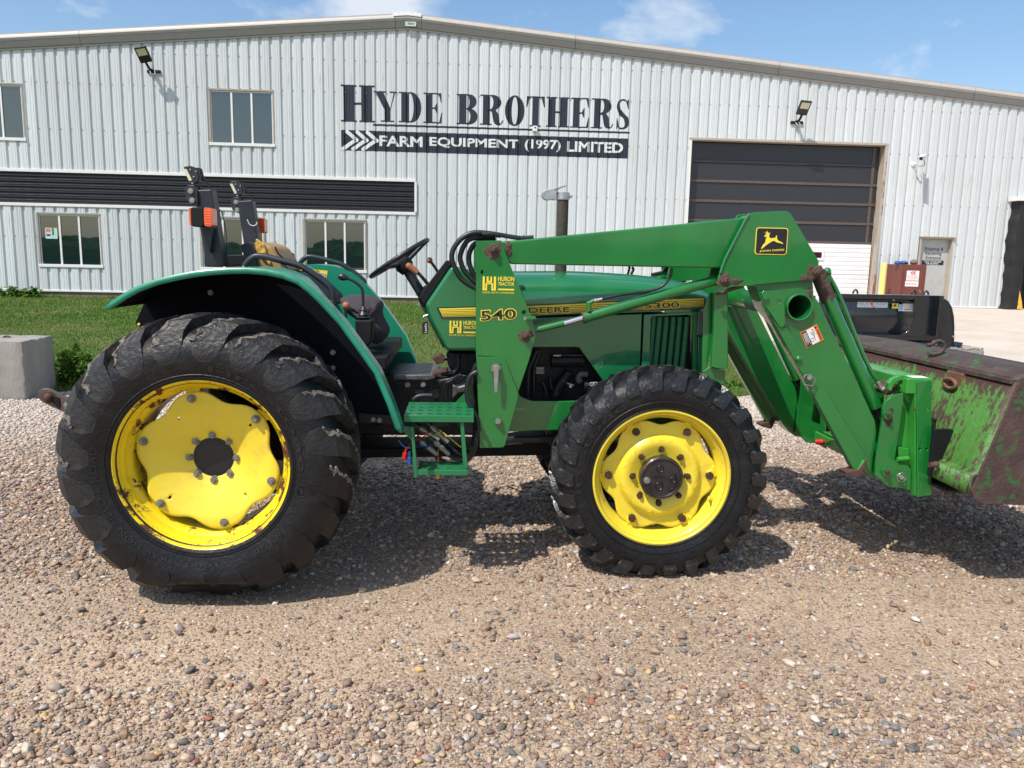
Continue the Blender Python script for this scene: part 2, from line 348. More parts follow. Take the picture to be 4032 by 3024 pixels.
# ------------------------------------------------------------ warehouse
BLD = empty('warehouse', (0, WY, .28), 'long white ribbed metal warehouse with low gable roof and painted dealership sign', 'building')
M_side = pbr('white_siding', (.575, .61, .62), .42, objvar=.08, var=.07, vs=.7, coat=.1, col2=(.45, .46, .43), c2s=1.5, c2t=.56, c2w=.12, stretch=(6, 1, .5))
M_trim = pbr('white_trim', (.72, .72, .70), .45, var=.05); M_tant = pbr('tan_trim', (.42, .37, .30), .55, var=.08)
M_fas1 = pbr('grey_eave_trim', (.42, .40, .37), .5, var=.05); M_fas2 = pbr('shaded_fascia_grey', (.20, .20, .19), .55, var=.06)  # eave trim paler, fascia darker: light on their slopes put into the colours
M_band = pbr('black_cladding', (.018, .021, .027), .38, var=.15); M_navy = pbr('navy_sign_paint', (.017, .022, .036), .45, var=.12, vs=3)
PER = .3048
PROF = [(0, 0), (.046, 0), (.072, -.044), (.118, -.044), (.126, -.049), (.144, -.049), (.152, -.044), (.196, -.044), (.204, -.049), (.222, -.049), (.230, -.044), (.274, -.044), (.3048, 0)]
X0P = -19.812 + .02
def prof(x):
    u = (x - X0P) % PER
    for (a, ya), (b, yb) in zip(PROF, PROF[1:]):
        if u <= b + 1e-9: return ya + (yb-ya)*(u-a)/max(b-a, 1e-9)
    return 0
AP = -1.75
def roofz(x): return 8.50 - .0858*abs(x - AP)
wnd = []   # (x0,x1,z0,z1)
def wbox(a, b): return (a[0], b[0], b[1], a[1])
W_up = [wbox((-14.650,6.208), (-12.838,4.660)), wbox((-7.564,6.249), (-5.702,4.692))]
W_lo = [wbox((-12.685,2.588), (-10.868,1.047)), wbox((-7.951,2.597), (-6.077,1.051)), wbox((-4.896,2.564), (-3.038,1.019))]
za = (W_lo[0][2]+W_lo[1][2]+W_lo[2][2])/3; zb = (W_lo[0][3]+W_lo[1][3]+W_lo[2][3])/3
W_lo = [(a, b, za, zb) for a, b, _, _ in W_lo]; W_all = W_up + W_lo
_a, _b = (6.826,5.209), (12.958,5.269)
OD = (_a[0], _b[0], .28, (_a[1]+_b[1])/2)
_a, _b = (14.360,2.472), (15.455,2.485)
ED = (_a[0], _b[0], .28, (_a[1]+_b[1])/2)
_a, _b = (-13.658,3.772), (-13.729,2.860)
BX = (-1.538,3.766)[0]; BAND = (-21, BX, _b[1], _a[1])
_a = (17.251,3.746); DK = (_a[0], 21.0, .28, _a[1])
OPEN = W_all + [OD, ED, BAND, DK]
ZB = .30
def siding(x0, n):
    V = []; F = []
    for r in range(n):
        for (a, ya), (b, yb) in zip(PROF, PROF[1:]):
            xa, xb = x0 + r*PER + a, x0 + r*PER + b; mid = (xa+xb)/2
            cuts = sorted((z0, z1) for X0, X1, z0, z1 in OPEN if X0 < mid < X1)
            z = ZB; segs = []
            for z0, z1 in cuts:
                if z0 > z + .01: segs.append((z, z0))
                z = max(z, z1)
            segs.append((z, None))
            for s0, s1 in segs:
                ta, tb = (roofz(xa)-.36, roofz(xb)-.36) if s1 is None else (s1, s1)
                k = len(V); V += [(xa, WY+ya, s0), (xb, WY+yb, s0), (xb, WY+yb, tb), (xa, WY+ya, ta)]; F.append((k, k+1, k+2, k+3))
    return V, F
for i in range(46):
    x = X0P + i*3*PER
    if x > 23: break
    V, F = siding(x, 3)
    par = list(range(len(F)))          # a panel cut by a window is two sheets
    def root(a):
        while par[a] != a: a = par[a]
        return a
    for a in range(len(F)):
        for b in range(a):
            va, vb = [V[k] for k in F[a]], [V[k] for k in F[b]]
            if abs(va[0][0]-vb[1][0]) < 1e-4 and min(va[2][2], vb[2][2]) > max(va[0][2], vb[0][2]) + .01: par[root(a)] = root(b)
    for g in sorted({root(a) for a in range(len(F))}):
        fs = [F[a] for a in range(len(F)) if root(a) == g]; ids = [k for f in fs for k in f]; mp_ = {k: i for i, k in enumerate(ids)}
        obj('siding_panel', [V[k] for k in ids], [tuple(mp_[k] for k in f) for f in fs], M_side, BLD)
# screws along the girts: one joined strip of tiny heads
mb = MB()
for i in range(140):
    x = X0P + i*PER + .028
    if x < -14.5 or x > 18.5: continue
    for z in (1.9, 3.45, 5.0, 6.3, 7.2):
        if z > roofz(x) - .5 or any(a-.05 < x < b+.05 and c-.05 < z < d+.05 for a, b, c, d in OPEN): continue
        mb.cyl((x, WY-.004, z), 'Y', .015, .012, 6)
tag(mb.build('siding_screw', M_fas2, BLD), kind='stuff')
# inner sheathing, side and roof volume
mb = MB(); mb.box((-19.8, WY+.35, .0), (23, WY+.40, 6.5)); mb.box((-19.8, WY+.4, 0), (-19.6, WY+30, 6.6)); mb.box((22.8, WY+.4, 0), (23, WY+30, 6.2))
mb.build('back_wall', M_blkm, BLD)
mb = MB(); mb.box((-20, WY-.02, -.3), (OD[0]-.02, WY+.3, ZB)); mb.box((OD[1]+.02, WY-.02, -.3), (ED[0]-.02, WY+.3, ZB)); mb.box((ED[1]+.02, WY-.02, -.3), (23, WY+.3, ZB)); mb.build('foundation', M_found, BLD)
mb = MB()
for a, b in ((-20, OD[0]-.06), (OD[1]+.06, ED[0]-.06), (ED[1]+.06, DK[0]-.1)): mb.box((a, WY-.065, ZB-.02), (b, WY-.03, ZB+.035))
mb.build('base_trim', M_trim, BLD, bevel=.004)
def slab(name, pr, mat, xa, xb, n=None):
    """extrude a (y,z) profile that hangs below the roofline between two x"""
    V = [(x, WY + y, roofz(x) + z) for x in (xa, xb) for y, z in pr]; k = len(pr)
    F = [(i, (i+1) % k, k+(i+1) % k, k+i) for i in range(k)] + [tuple(range(k))[::-1], tuple(range(k, 2*k))]
    o = obj(name, V, F, mat, BLD); return fixn(o)
cuts = [-20.5, -7.6, AP-.38, AP+.38, 4.45, 10.9, 17.2, 23.5]
cuts[1] = (-11.082,7.645)[0]; cuts[4] = (3.166,8.004)[0]; cuts[5] = (9.367,7.465)[0]; cuts[6] = (15.549,6.925)[0]
for a, b in zip(cuts, cuts[1:]):
    for c, d in (((a, AP), (AP, b)) if a < AP < b else ((a, b),)):
        a2, b2 = c + .006, d - (.006 if d != AP else 0); a2 = c if c == AP else a2
        slab('eave_trim', [(-.19, -.06), (-.20, -.10), (-.165, -.17), (-.06, -.17), (-.06, 0), (-.16, 0)], M_fas1, a2, b2)
        slab('fascia', [(-.165, -.178), (-.115, -.345), (-.05, -.345), (-.05, -.178)], M_fas2, a2, b2)
        slab('soffit_trim', [(-.085, -.352), (-.075, -.40), (-.03, -.40), (-.03, -.352)], M_fas1, a2, b2)
for a, b in ((-20.5, AP), (AP, 23.5)):
    V = [(x, WY + y, roofz(x) + z) for x in (a, b) for y, z in ((-.14, .004), (30, .004), (30, .04), (-.14, .04))]
    fixn(obj('roof', V, [(0,1,5,4),(1,2,6,5),(2,3,7,6),(3,0,4,7),(3,2,1,0),(4,5,6,7)], M_fas1, BLD))
# ridge cap flashing and maker's plate
for a, b in (((AP-.43), AP), (AP, (AP+.38))):
    V = [(x, WY + y, roofz(x) + z) for x in (a, b) for y, z in ((-.215, -.045), (-.215, .05), (.3, .05), (.3, -.045))]
    fixn(obj('ridge_cap', V, [(0,1,5,4),(1,2,6,5),(2,3,7,6),(3,0,4,7),(3,2,1,0),(4,5,6,7)], pbr('white_flashing', (.8, .8, .79), .5), BLD))
mb = MB(); mb.box((AP-.21, WY+.3, roofz(AP)+.03), (AP+.17, WY+1.2, roofz(AP)+.14)); mb.build('ridge_vent', M_fas1, BLD, bevel=.01)
_p = [(-1.838,8.232),(-1.524,8.235)]; pl = MB(); pl.plate([(_p[0][0], roofz(AP)-.335), (_p[1][0], roofz(AP)-.335), (_p[1][0], roofz(AP)-.215), (_p[0][0], roofz(AP)-.215)], WY-.185, WY-.150)
NP = pl.build('name_plate', pbr('pale_plate', (.50, .58, .55), .5), BLD)
mb = MB(); text(mb, 'STEELWAY', (_p[0][0]+.07, roofz(AP)-.30), (_p[1][0]-.05, roofz(AP)-.30), .06, WY-.187, .02); mb.build('lettering', M_navy, NP)

# windows
M_glass = bpy.data.materials.new('window_glass'); M_glass.use_nodes = True; _b = M_glass.node_tree.nodes['Principled BSDF']
_b.inputs['Base Color'].default_value = (.010, .024, .022, 1); _b.inputs['Roughness'].default_value = .015; _b.inputs['Specular IOR Level'].default_value = .9; _b.inputs['IOR'].default_value = 1.75
_n = N(M_glass.node_tree, 'ShaderNodeTexNoise', inp={'Scale': .8, 'Detail': 1.}); _t = N(M_glass.node_tree, 'ShaderNodeTexCoord'); _bp = N(M_glass.node_tree, 'ShaderNodeBump', inp={'Strength': .05, 'Distance': .03})
M_glass.node_tree.links.new(_t.outputs['Object'], _n.inputs['Vector']); M_glass.node_tree.links.new(_n.outputs['Fac'], _bp.inputs['Height']); M_glass.node_tree.links.new(_bp.outputs[0], _b.inputs['Normal'])
M_wtrim = pbr('window_trim', (.34, .30, .26), .5, var=.1)
def window(w, notice=False):
    x0, x1, z0, z1 = w
    mb = MB(); t = .055
    mb.box((x0-.01, WY-.062, z1-.02), (x1+.01, WY+.12, z1+.03)); mb.box((x0-.03, WY-.055, z0-.02), (x0+t*.6, WY+.12, z1-.022))
    mb.box((x1-t*.6, WY-.055, z0-.02), (x1+.012, WY+.12, z1-.022))
    fr = mb.build('window', M_wtrim, BLD, bevel=.004)
    mb = MB(); mb.box((x0+.035, WY-.02, z1-.062), (x1-.035, WY+.05, z1-.022)); mb.box((x0+.035, WY-.02, z0+.06), (x0+.065, WY+.05, z1-.064)); mb.box((x1-.065, WY-.02, z0+.06), (x1-.035, WY+.05, z1-.064))
    mb.build('sash', M_trim, fr)
    mb = MB(); mb.box((x0-.035, WY-.075, z0-.03), (x1+.02, WY+.05, z0+.055)); mb.build('sill', M_trim, fr, bevel=.005)
    ws = (x1-x0-.13)/3
    for k in range(3):
        a = x0 + .065 + ws*k
        mb = MB(); mb.box((a+.001, WY+.0, z0+.056), (a+ws-.001, WY+.012, z1-.062)); mb.build('pane', M_glass, fr)
        if k: mb = MB(); mb.box((a-.028, WY-.03, z0+.056), (a+.028, WY-.001, z1-.062)); mb.build('mullion', M_trim, fr, bevel=.003)
    return fr
wins = [window(w) for w in W_all]
# paper notice taped inside the lower left window
_p = [(-12.496,1.842),(-12.148,2.161)]
mb = MB(); mb.plate(rrect(_p[0][0], _p[0][1], _p[1][0], _p[1][1], .02), WY-.004, WY-.001); o = mb.build('notice', pbr('paper', (.42, .60, .58), .7), wins[2])
mb = MB(); cx = _p[0][0]; mb.box((cx+.03, WY-.0065, _p[0][1]+.20), (cx+.16, WY-.0045, _p[0][1]+.30), 0); mb.box((cx+.03, WY-.0065, _p[0][1]+.08), (cx+.15, WY-.0045, _p[0][1]+.13), 1); mb.box((cx+.20, WY-.0065, _p[0][1]+.10), (cx+.25, WY-.0045, _p[0][1]+.32), 2)
mb.build('notice_print', [M_redp, M_navy, M_green], wins[2])

# black cladding band: horizontal ribs
x0, x1, z0, z1 = BAND; h = (z1-z0)/6
for k in range(6):
    a = z0 + h*k
    pr = [(0, a+.002), (-.03, a+.03), (-.03, a+h*.42), (-.015, a+h*.46), (-.015, a+h*.54), (-.03, a+h*.58), (-.03, a+h-.055), (0, a+h-.03), (0, a+h-.002)]
    V = [(x, WY+y, z) for x in (x0, x1-.03) for y, z in pr]; n = len(pr)
    obj('cladding_panel', V, [(i+n, i, i+1, i+n+1) for i in range(n-1)][::1], M_band, BLD)
mb = MB()
mb.box((x0, WY-.07, z1-.01), (x1+.0, WY+.02, z1+.075)); mb.box((x0, WY-.07, z0-.075), (x1+.0, WY+.02, z0+.01)); mb.box((x1-.035, WY-.07, z0+.011), (x1+.035, WY+.02, z1-.011))
mb.build('band_trim', M_trim, BLD, bevel=.004)

# ---- painted sign (follows the ribs)
def conform(mb, lift):
    """cut a flat XZ mesh along the siding's folds and lay it on the ribs"""
    bm = bmesh.new(); vs = [bm.verts.new(v) for v in mb.v]
    for f, k in zip(mb.f, mb.m):
        try: bm.faces.new([vs[i] for i in f]).material_index = k
        except ValueError: pass
    xs = [v[0] for v in mb.v]; k0 = int((min(xs)-X0P)//PER); k1 = int((max(xs)-X0P)//PER)
    for k in range(k0, k1+1):
        for a, _ in PROF[:-1]:
            x = X0P + k*PER + a
            if min(xs) < x < max(xs):
                bmesh.ops.bisect_plane(bm, geom=bm.verts[:]+bm.edges[:]+bm.faces[:], plane_co=(x, 0, 0), plane_no=(1, 0, 0), dist=1e-6)
    bm.verts.index_update(); out = MB()
    out.v = [(v.co.x, WY + prof(v.co.x) + v.co.y - lift, v.co.z) for v in bm.verts]; out.f = [tuple(v.index for v in f.verts) for f in bm.faces]; out.m = [f.material_index for f in bm.faces]
    bm.free(); return out
def ell(cx, cy, rx, ry, a0, a1, n=10): return [(cx+rx*math.cos(R(a0+(a1-a0)*i/n)), cy+ry*math.sin(R(a0+(a1-a0)*i/n))) for i in range(n+1)]
HS = .045   # hairline
def bar(x0, y0, x1, y1): return ([(x0, y0), (x1, y0), (x1, y1), (x0, y1)], [])
GL = {
 'H': [bar(.08,HS,.40,1-HS), bar(.60,HS,.92,1-HS), bar(0,0,.46,HS), bar(.54,0,1,HS), bar(0,1-HS,.46,1), bar(.54,1-HS,1,1), bar(.40,.47,.60,.53)],
 'Y': [([(.08,1-HS),(.46,.40),(.46,HS),(.72,HS),(.72,.44),(.42,1-HS)], []), ([(.72,.46),(.72,.38),(.92,1-HS),(.86,1-HS)], []), bar(.30,0,.88,HS), bar(0,1-HS,.54,1), bar(.68,1-HS,1,1)],
 'D': [([(0,0),(.55,0)]+ell(.55,.5,.45,.5,-90,90,14)+[(0,1),(0,1-HS),(.12,1-HS),(.12,HS),(0,HS)], [[(.46,HS),(.46,1-HS)]+ell(.50,.5,.16,.455,90,-90,10)])],
 'E': [([(0,0),(.97,0),(1,.36),(.96,.36),(.84,HS),(.48,HS),(.48,.475),(.60,.475),(.70,.34),(.74,.34),(.74,.66),(.70,.66),(.60,.525),(.48,.525),(.48,1-HS),(.82,1-HS),(.93,.68),(.97,.68),(.95,1),(0,1),(0,1-HS),(.13,1-HS),(.13,HS),(0,HS)], [])],
 'B': [([(0,0),(.58,0)]+ell(.58,.265,.42,.265,-90,70,10)+ell(.56,.755,.38,.245,-60,90,10)+[(0,1),(0,1-HS),(.12,1-HS),(.12,HS),(0,HS)], [[(.46,HS),(.46,.49)]+ell(.50,.268,.15,.22,90,-90,8), [(.46,.535),(.46,1-HS)]+ell(.49,.745,.12,.21,90,-90,8)])],
 'R': [([(0,0),(.50,0),(.50,HS),(.42,HS),(.42,.47),(.50,.44),(.56,.16)]+ell(.78,.14,.20,.14,190,350,8)+[(1,.17),(.96,.17),(.88,.05),(.84,.10),(.80,.36),(.66,.50)]+ell(.54,.755,.36,.245,-40,90,10)+[(0,1),(0,1-HS),(.12,1-HS),(.12,HS),(0,HS)], [[(.42,.535),(.42,1-HS)]+ell(.44,.745,.12,.21,90,-90,8)])],
 'O': [(ell(.5,.5,.5,.51,0,345,23), [ell(.5,.5,.155,.46,0,345,23)])],
 'T': [([(.20,0),(.80,0),(.80,HS),(.67,HS),(.67,1-HS),(.80,1-HS),(.95,.64),(1,.64),(.97,1),(.03,1),(0,.64),(.05,.64),(.20,1-HS),(.33,1-HS),(.33,HS),(.20,HS)], [])],
 'S': [([(.05,0),(.10,0),(.17,.07)]+ell(.50,.24,.50,.25,-110,40,10)+[(.60,.52),(.36,.66)]+ell(.46,.83,.22,.12,200,80,6)[0:]+[(.70,.93),(.86,.68),(.91,.68),(.91,1),(.86,1),(.80,.94)]+ell(.47,.76,.44,.25,70,205,10)+[(.22,.50),(.58,.34)]+ell(.48,.17,.20,.12,20,-100,6)+[(.28,.08),(.10,.36),(.05,.36)], [])],
}
SG = empty('dealer_sign', (-1.0, WY-.05, 5.6), None, None, parent=BLD)
boxes = [('H', [(-3.743,5.369),(-2.745,6.503)]), ('Y', [(-2.777,5.480),(-2.095,6.353)]), ('D', [(-2.046,5.482),(-1.375,6.360)]), ('E', [(-1.313,5.487),(-0.754,6.351)]), ('B', [(-0.327,5.484),(0.306,6.353)]), ('R', [(0.374,5.484),(1.078,6.353)]),
 ('O', [(1.116,5.486),(1.707,6.356)]), ('T', [(1.753,5.484),(2.321,6.347)]), ('H', [(2.362,5.485),(3.058,6.346)]), ('E', [(3.099,5.487),(3.667,6.349)]), ('R', [(3.729,5.484),(4.409,6.356)]), ('S', [(4.480,5.486),(4.895,6.359)])]
zl = sum(b[0][1] for _, b in boxes[1:]) / 11; zt = sum(b[1][1] for _, b in boxes[1:]) / 11
for i, (c, b) in enumerate(boxes):
    (xa, z0_), (xb, z1_) = b
    z0_, z1_ = (zl-.03, z1_) if i == 0 else (zl, zt)
    mb = MB()
    for k, (o_, hs) in enumerate(GL[c]):
        f = lambda p: (xa + p[0]*(xb-xa), z0_ + p[1]*(z1_-z0_))
        loops = [[f(p) for p in o_]] + [[f(p) for p in h_] for h_ in hs]
        tri = tessellate_polygon([[Vector((x, z, 0)) for x, z in l] for l in loops]); flat = [p for l in loops for p in l]
        fs = []
        for t in tri:
            a, b_, c_ = (flat[q] for q in t); cr = (b_[0]-a[0])*(c_[1]-a[1])-(b_[1]-a[1])*(c_[0]-a[0])
            if abs(cr) > 1e-9: fs.append(t if cr > 0 else t[::-1])
        mb.add([(x, -.0004*k, z) for x, z in flat], fs)
    conform(mb, .003).build('letter', M_navy, SG)
_r = [(-3.747,4.376),(4.903,5.473)]; _q = [(-3.744,4.629),(4.915,5.213)]
RX0, RX1 = _r[0][0], _r[1][0]; RZ0, RZ1 = (_q[0][1] + (4.941,4.625)[1])/2, ((-3.736,5.217)[1] + _q[1][1])/2
mb = MB(); mb.add([(RX0, 0, RZ0), (RX1, 0, RZ0), (RX1, 0, RZ1), (RX0, 0, RZ1)], [(0,1,2,3)]); conform(mb, .003).build('sign_panel', M_navy, SG)
_u = [(-2.803,5.389),(4.925,5.386)]; zu = (_u[0][1]+_u[1][1])/2
mb = MB(); mb.add([(_u[0][0], 0, zu-.028), (_u[1][0], 0, zu-.028), (_u[1][0], 0, zu+.028), (_u[0][0], 0, zu+.028)], [(0,1,2,3)]); conform(mb, .003).build('underline', M_navy, SG)
M_swh = pbr('sign_white', (.66, .69, .68), .5, var=.05)
hz = (RZ1-RZ0)
for s, b in (('FARM', [(-2.616,4.724),(-1.333,5.122)]), ('EQUIPMENT', [(-1.130,4.703),(1.553,5.119)]), ('(1997)', [(1.737,4.688),(2.827,5.097)]), ('LIMITED', [(3.023,4.699),(4.734,5.102)])):
    mb = MB(); q = .265 if s != '(1997)' else .22
    text(mb, s, (b[0][0], RZ0+hz*q), (b[1][0], RZ0+hz*q), hz*(.52 if s != '(1997)' else .60), 0, .028); conform(mb, .007).build('lettering', M_swh, SG)
for k in range(3):
    cx = (-3.571,4.933)[0] + k*(-3.274,4.933)[0] - k*(-3.571,4.933)[0]
    mb = MB(); w = .052
    for (ax, az), (bx, bz) in (((0, .42), (.32, .02)), ((.24, -.02), (-.14, -.42))):
        a = Vector((cx+ax*.9, RZ0+hz*(.5+az))); b = Vector((cx+bx*.9, RZ0+hz*(.5+bz))); d = (b-a).normalized(); n = Vector((-d.y, d.x))
        P = [a + n*w*math.cos(R(t)) - d*w*math.sin(R(t)) for t in range(0, 181, 30)] + [b - n*w*math.cos(R(t)) + d*w*math.sin(R(t)) for t in range(0, 181, 30)]
        area = sum(P[i].x*P[(i+1) % len(P)].y - P[(i+1) % len(P)].x*P[i].y for i in range(len(P)))
        if area < 0: P = P[::-1]
        c0 = (a+b)/2; kk = len(P)
        mb.add([(p.x, 0, p.y) for p in P] + [(c0.x, 0, c0.y)], [(i, (i+1) % kk, kk) for i in range(kk)])
    conform(mb, .007).build('chevron', M_swh, SG)
_a = [(1.957,5.331),(2.096,5.486)]
JB = MB(); JB.box((_a[0][0], WY-.16, _a[0][1]), (_a[1][0], WY-.045, _a[1][1])); o = JB.build('junction_box', M_white, None, bevel=.008)
tag(o, 'small white electrical box under the big letter T of the wall sign', 'electrical box')
mb = MB(); mb.box((_a[0][0]+.05, WY-.172, _a[0][1]+.09), (_a[1][0]-.04, WY-.161, _a[0][1]+.12)); mb.build('cover_slot', M_blkm, o)

# ---- overhead door
x0, x1, z0, z1 = OD; DY = WY + .24
OH = empty('overhead_door', ((x0+x1)/2, DY, z0), parent=BLD)
M_mesh = pbr('dark_door_mesh', (.024, .026, .032), .35, var=.25, vs=3, stretch=(.2, 1, 60), coat=.15); M_rail = pbr('brown_rail', (.10, .075, .065), .5, var=.15)
M_wdoor = pbr('white_door_panel', (.74, .75, .76), .45, var=.04)
zt = z1 - .02; zs = [(12.991,2.215)[1]]
hh = (zt - zs[0]) / 5
for k in range(5):
    a = zs[0] + hh*k
    mb = MB(); mb.box((x0+.03, DY, a+.085), (x1-.05, DY+.03, a+hh-.01)); mb.build('screen_panel', M_mesh, OH)
    mb = MB(); mb.box((x0+.03, DY-.03, a-.0), (x1-.05, DY+.03, a+.08)); mb.build('rail', M_rail if k < 4 else M_mesh, OH, bevel=.004)
mb = MB(); mb.box((x1-.25, DY-.018, zs[0]+.08), (x1-.16, DY-.001, zt)); mb.build('stile', M_rail, OH)
a = z0
nrow = 2
for k in range(nrow):
    b0 = z0 + (zs[0]-z0)*k/nrow; b1 = z0 + (zs[0]-z0)*(k+1)/nrow; V = []; F = []
    wx = [x0+.03, x1-.05]; nst = 7; zz = []
    for j in range(nst):
        q0 = b0 + (b1-b0)*j/nst; q1 = b0 + (b1-b0)*(j+1)/nst; zz += [(q0+.004, 0), (q0+.016, -.012), (q1-.016, -.012), (q1-.004, 0)]
    for z, y in zz:
        V += [(wx[0], DY-.03+y, z), (wx[1], DY-.03+y, z)]
    F = [(2*i, 2*i+1, 2*i+3, 2*i+2) for i in range(len(zz)-1)]
    obj('door_section', V, F, M_wdoor, OH)
_a = [(10.772,1.692),(11.378,2.015)]
mb = MB(); mb.plate(rect(_a[0][0], _a[0][1], _a[1][0], _a[1][1]), DY-.065, DY-.04, [rect(_a[0][0]+.07, _a[0][1]+.07, _a[1][0]-.07, _a[1][1]-.07)[::-1]]); mb.build('vision_frame', M_wdoor, OH, bevel=.004)
mb = MB(); mb.box((_a[0][0]+.07, DY-.050, _a[0][1]+.07), (_a[1][0]-.07, DY-.046, _a[1][1]-.07)); mb.build('vision_pane', pbr('dark_red_glass', (.05, .008, .008), .05), OH)
mb = MB(); mb.box((x0-.05, WY-.06, z0), (x0+.03, WY+.23, z1)); mb.build('door_jamb', M_trim, OH, bevel=.005)
M_jamb = pbr('rust_streaked_jamb', (.40, .36, .31), .6, var=.1, vs=3, col2=(.28, .11, .05), c2s=3.5, c2t=.545, c2w=.05, stretch=(1, 3.2, .25))
mb = MB(); mb.box((x1-.01, WY-.06, z0), (x1+.08, WY+.35, z1)); mb.build('door_jamb', M_jamb, OH, bevel=.005)
mb = MB(); mb.box((x0-.05, WY-.065, z1+.001), (x1+.08, WY+.35, z1+.07)); mb.build('door_header', M_tant, OH, bevel=.005)

# ---- entrance door
x0, x1, z0, z1 = ED
EN = empty('entrance_door', ((x0+x1)/2, WY, z0), parent=BLD)
mb = MB(); mb.box((x0, WY-.06, z0), (x0+.05, WY+.2, z1-.05)); mb.box((x1-.05, WY-.06, z0), (x1, WY+.2, z1-.05)); mb.box((x0, WY-.062, z1-.048), (x1, WY+.2, z1)); mb.build('door_frame', M_tant, EN, bevel=.004)
mb = MB(); mb.box((x0-.02, WY-.12, z1+.002), (x1+.05, WY-.0, z1+.03)); mb.build('drip_cap', M_tant, EN)
mb = MB(); mb.box((x0+.055, WY+.11, z0+.01), (x1-.055, WY+.15, z1-.055)); lf = mb.build('door_leaf', pbr('grey_door', (.42, .43, .42), .55, var=.08, vs=4), EN)
mb = MB(); Y5 = WY+.108
for s, a in (('Shipping &', [(14.612,2.068),(15.247,2.183)]), ('Receiving', [(14.663,1.917),(15.200,2.038)]), ('Entrance', [(14.686,1.790),(15.189,1.902)])):
    text(mb, s, (a[0][0], a[0][1]-(.022 if s[0] in 'SR' else 0)), (a[1][0], a[0][1]-(.022 if s[0] in 'SR' else 0)), a[1][1]-a[0][1]+(.022 if s[0] in 'SR' else 0), Y5, .012)
mb.build('lettering', M_navy, EN)
a = [(14.576,1.619),(15.290,1.760)]
mb = MB(); mb.plate(rect(a[0][0], a[0][1], a[1][0], a[1][1]), Y5-.002, Y5+.001); mb.build('phone_panel', M_dblk, EN)
mb = MB(); dz = (a[1][1]-a[0][1]); text(mb, 'CALL 519-263-2605', (a[0][0]+.08, a[0][1]+dz*.56), (a[1][0]-.08, a[0][1]+dz*.56), dz*.32, Y5-.004, .02); text(mb, 'FOR DELIVERIES', (a[0][0]+.14, a[0][1]+dz*.12), (a[1][0]-.17, a[0][1]+dz*.12), dz*.32, Y5-.004, .02); mb.build('lettering', M_white, EN)
mb = MB(); mb.cyl((x0+.13, WY+.07, z0+1.0), 'Y', .03, .07, 14); mb.build('door_knob', M_steel, EN, smooth=40)

# ---- black dock shelter at the right end
x0, x1, z0, z1 = DK
DS = empty('loading_dock', (x0+1, WY, z0), 'black padded dock shelter around the loading door at the right end of the wall', 'dock shelter')
M_tarp = pbr('black_tarp', (.013, .013, .014), .6, var=.4, vs=4, bump=1., bs=8)
V = []; F = []; nz = 22; pr = [(-.05, -.02), (-.06, -.30), (.0, -.42), (.30, -.45), (.36, -.40), (.36, 0)]
for k in range(nz+1):
    z = z0 + .01 + (z1-z0-.12)*k/nz
    for a, b in pr: j = .025*math.sin(k*1.7+a*9); V.append((x0 + a + j + .03*math.sin(k*.35), WY + b + j*.6, z))
for k in range(nz):
    for i in range(len(pr)-1): a = k*len(pr)+i; F.append((a, a+1, a+1+len(pr), a+len(pr)))
F += [tuple(range(6)), tuple(range(nz*6, nz*6+6))[::-1]]
obj('side_pad', V, F, M_tarp, DS, smooth=50)
mb = MB(); mb.box((x0-.15, WY-.5, z1-.10), (x1+.05, WY-.03, z1+.02)); mb.build('head_trim', M_trim, DS, bevel=.008)
mb = MB(); mb.box((x0+.36, WY+.0, z0), (x1, WY+.05, z1-.1)); mb.build('dock_door', M_blkm, DS)
a = [(17.524,24.120,0.346),(17.650,24.120,0.348),(17.517,24.120,0.870)]
mb = MB(); mb.plate([(a[0][0], .29), (a[1][0]+.05, .29), (a[1][0], a[2][2]*.6), (a[2][0]+.02, a[2][2])], WY-.462, WY-.452); mb.build('yellow_marker', pbr('worn_yellow', (.75, .42, .06), .6, var=.1), DS)

# ------------------------------------------------------------ wall fixtures
def flood(base, tilt, label, yaw=0):
    """LED flood light on a short arm: head tipped up, base on the wall"""
    bx, by, bz = base; o = empty('wall_light', base, label, 'wall light', 'LED wall lights')
    mb = MB(); mb.box((bx-.16, by-.06, bz-.05), (bx+.22, by-.0, bz+.03)); mb.cyl((bx, by-.08, bz), 'Y', .05, .12, 12); mb.build('mount', M_blkm, o, bevel=.006)
    mb = MB(); mb.tube([(bx, by-.10, bz), (bx+yaw*.02, by-.26, bz+.03), (bx+yaw*.04, by-.40, bz+.14)], .035, 8); mb.build('arm', M_blkm, o, smooth=60)
    c = Vector((bx+yaw*.08, by-.50, bz+.36))
    M = Matrix.Rotation(R(yaw*12), 3, 'Y') @ Matrix.Rotation(R(tilt), 3, 'X')
    def T(mb_):
        mb_.v = [tuple(c + M @ Vector(v)) for v in mb_.v]; return mb_
    mb = MB(); mb.box((-.17, -.02, -.25), (.17, .035, .20)); T(mb).build('head', M_blk, o, bevel=.012)
    mb = MB(); mb.box((-.13, -.026, -.04), (.13, -.021, .155)); T(mb).build('lens', M_lens, o)
    mb = MB()
    for k in range(8): mb.box((-.155+k*.042, .036, -.18), (-.147+k*.042, .065, .15))
    T(mb).build('heat_sink', M_blk, o)
    mb = MB(); mb.tube(smooth_path([(bx+.06, by-.05, bz+.02), (bx+.10, by-.16, bz-.10), (bx+.02, by-.2, bz-.12), (bx-.05, by-.12, bz-.02)], 5), .008, 6); mb.build('cable', M_white, o, smooth=80)
    return o
flood((-9.119,24.560,6.690), 38, 'black floodlight high on the left part of the wall above the black band', -1.0)
flood((10.041,24.560,5.842), 38, 'black floodlight on the wall above the overhead door', .35)
b = Vector((13.879,24.560,4.705))
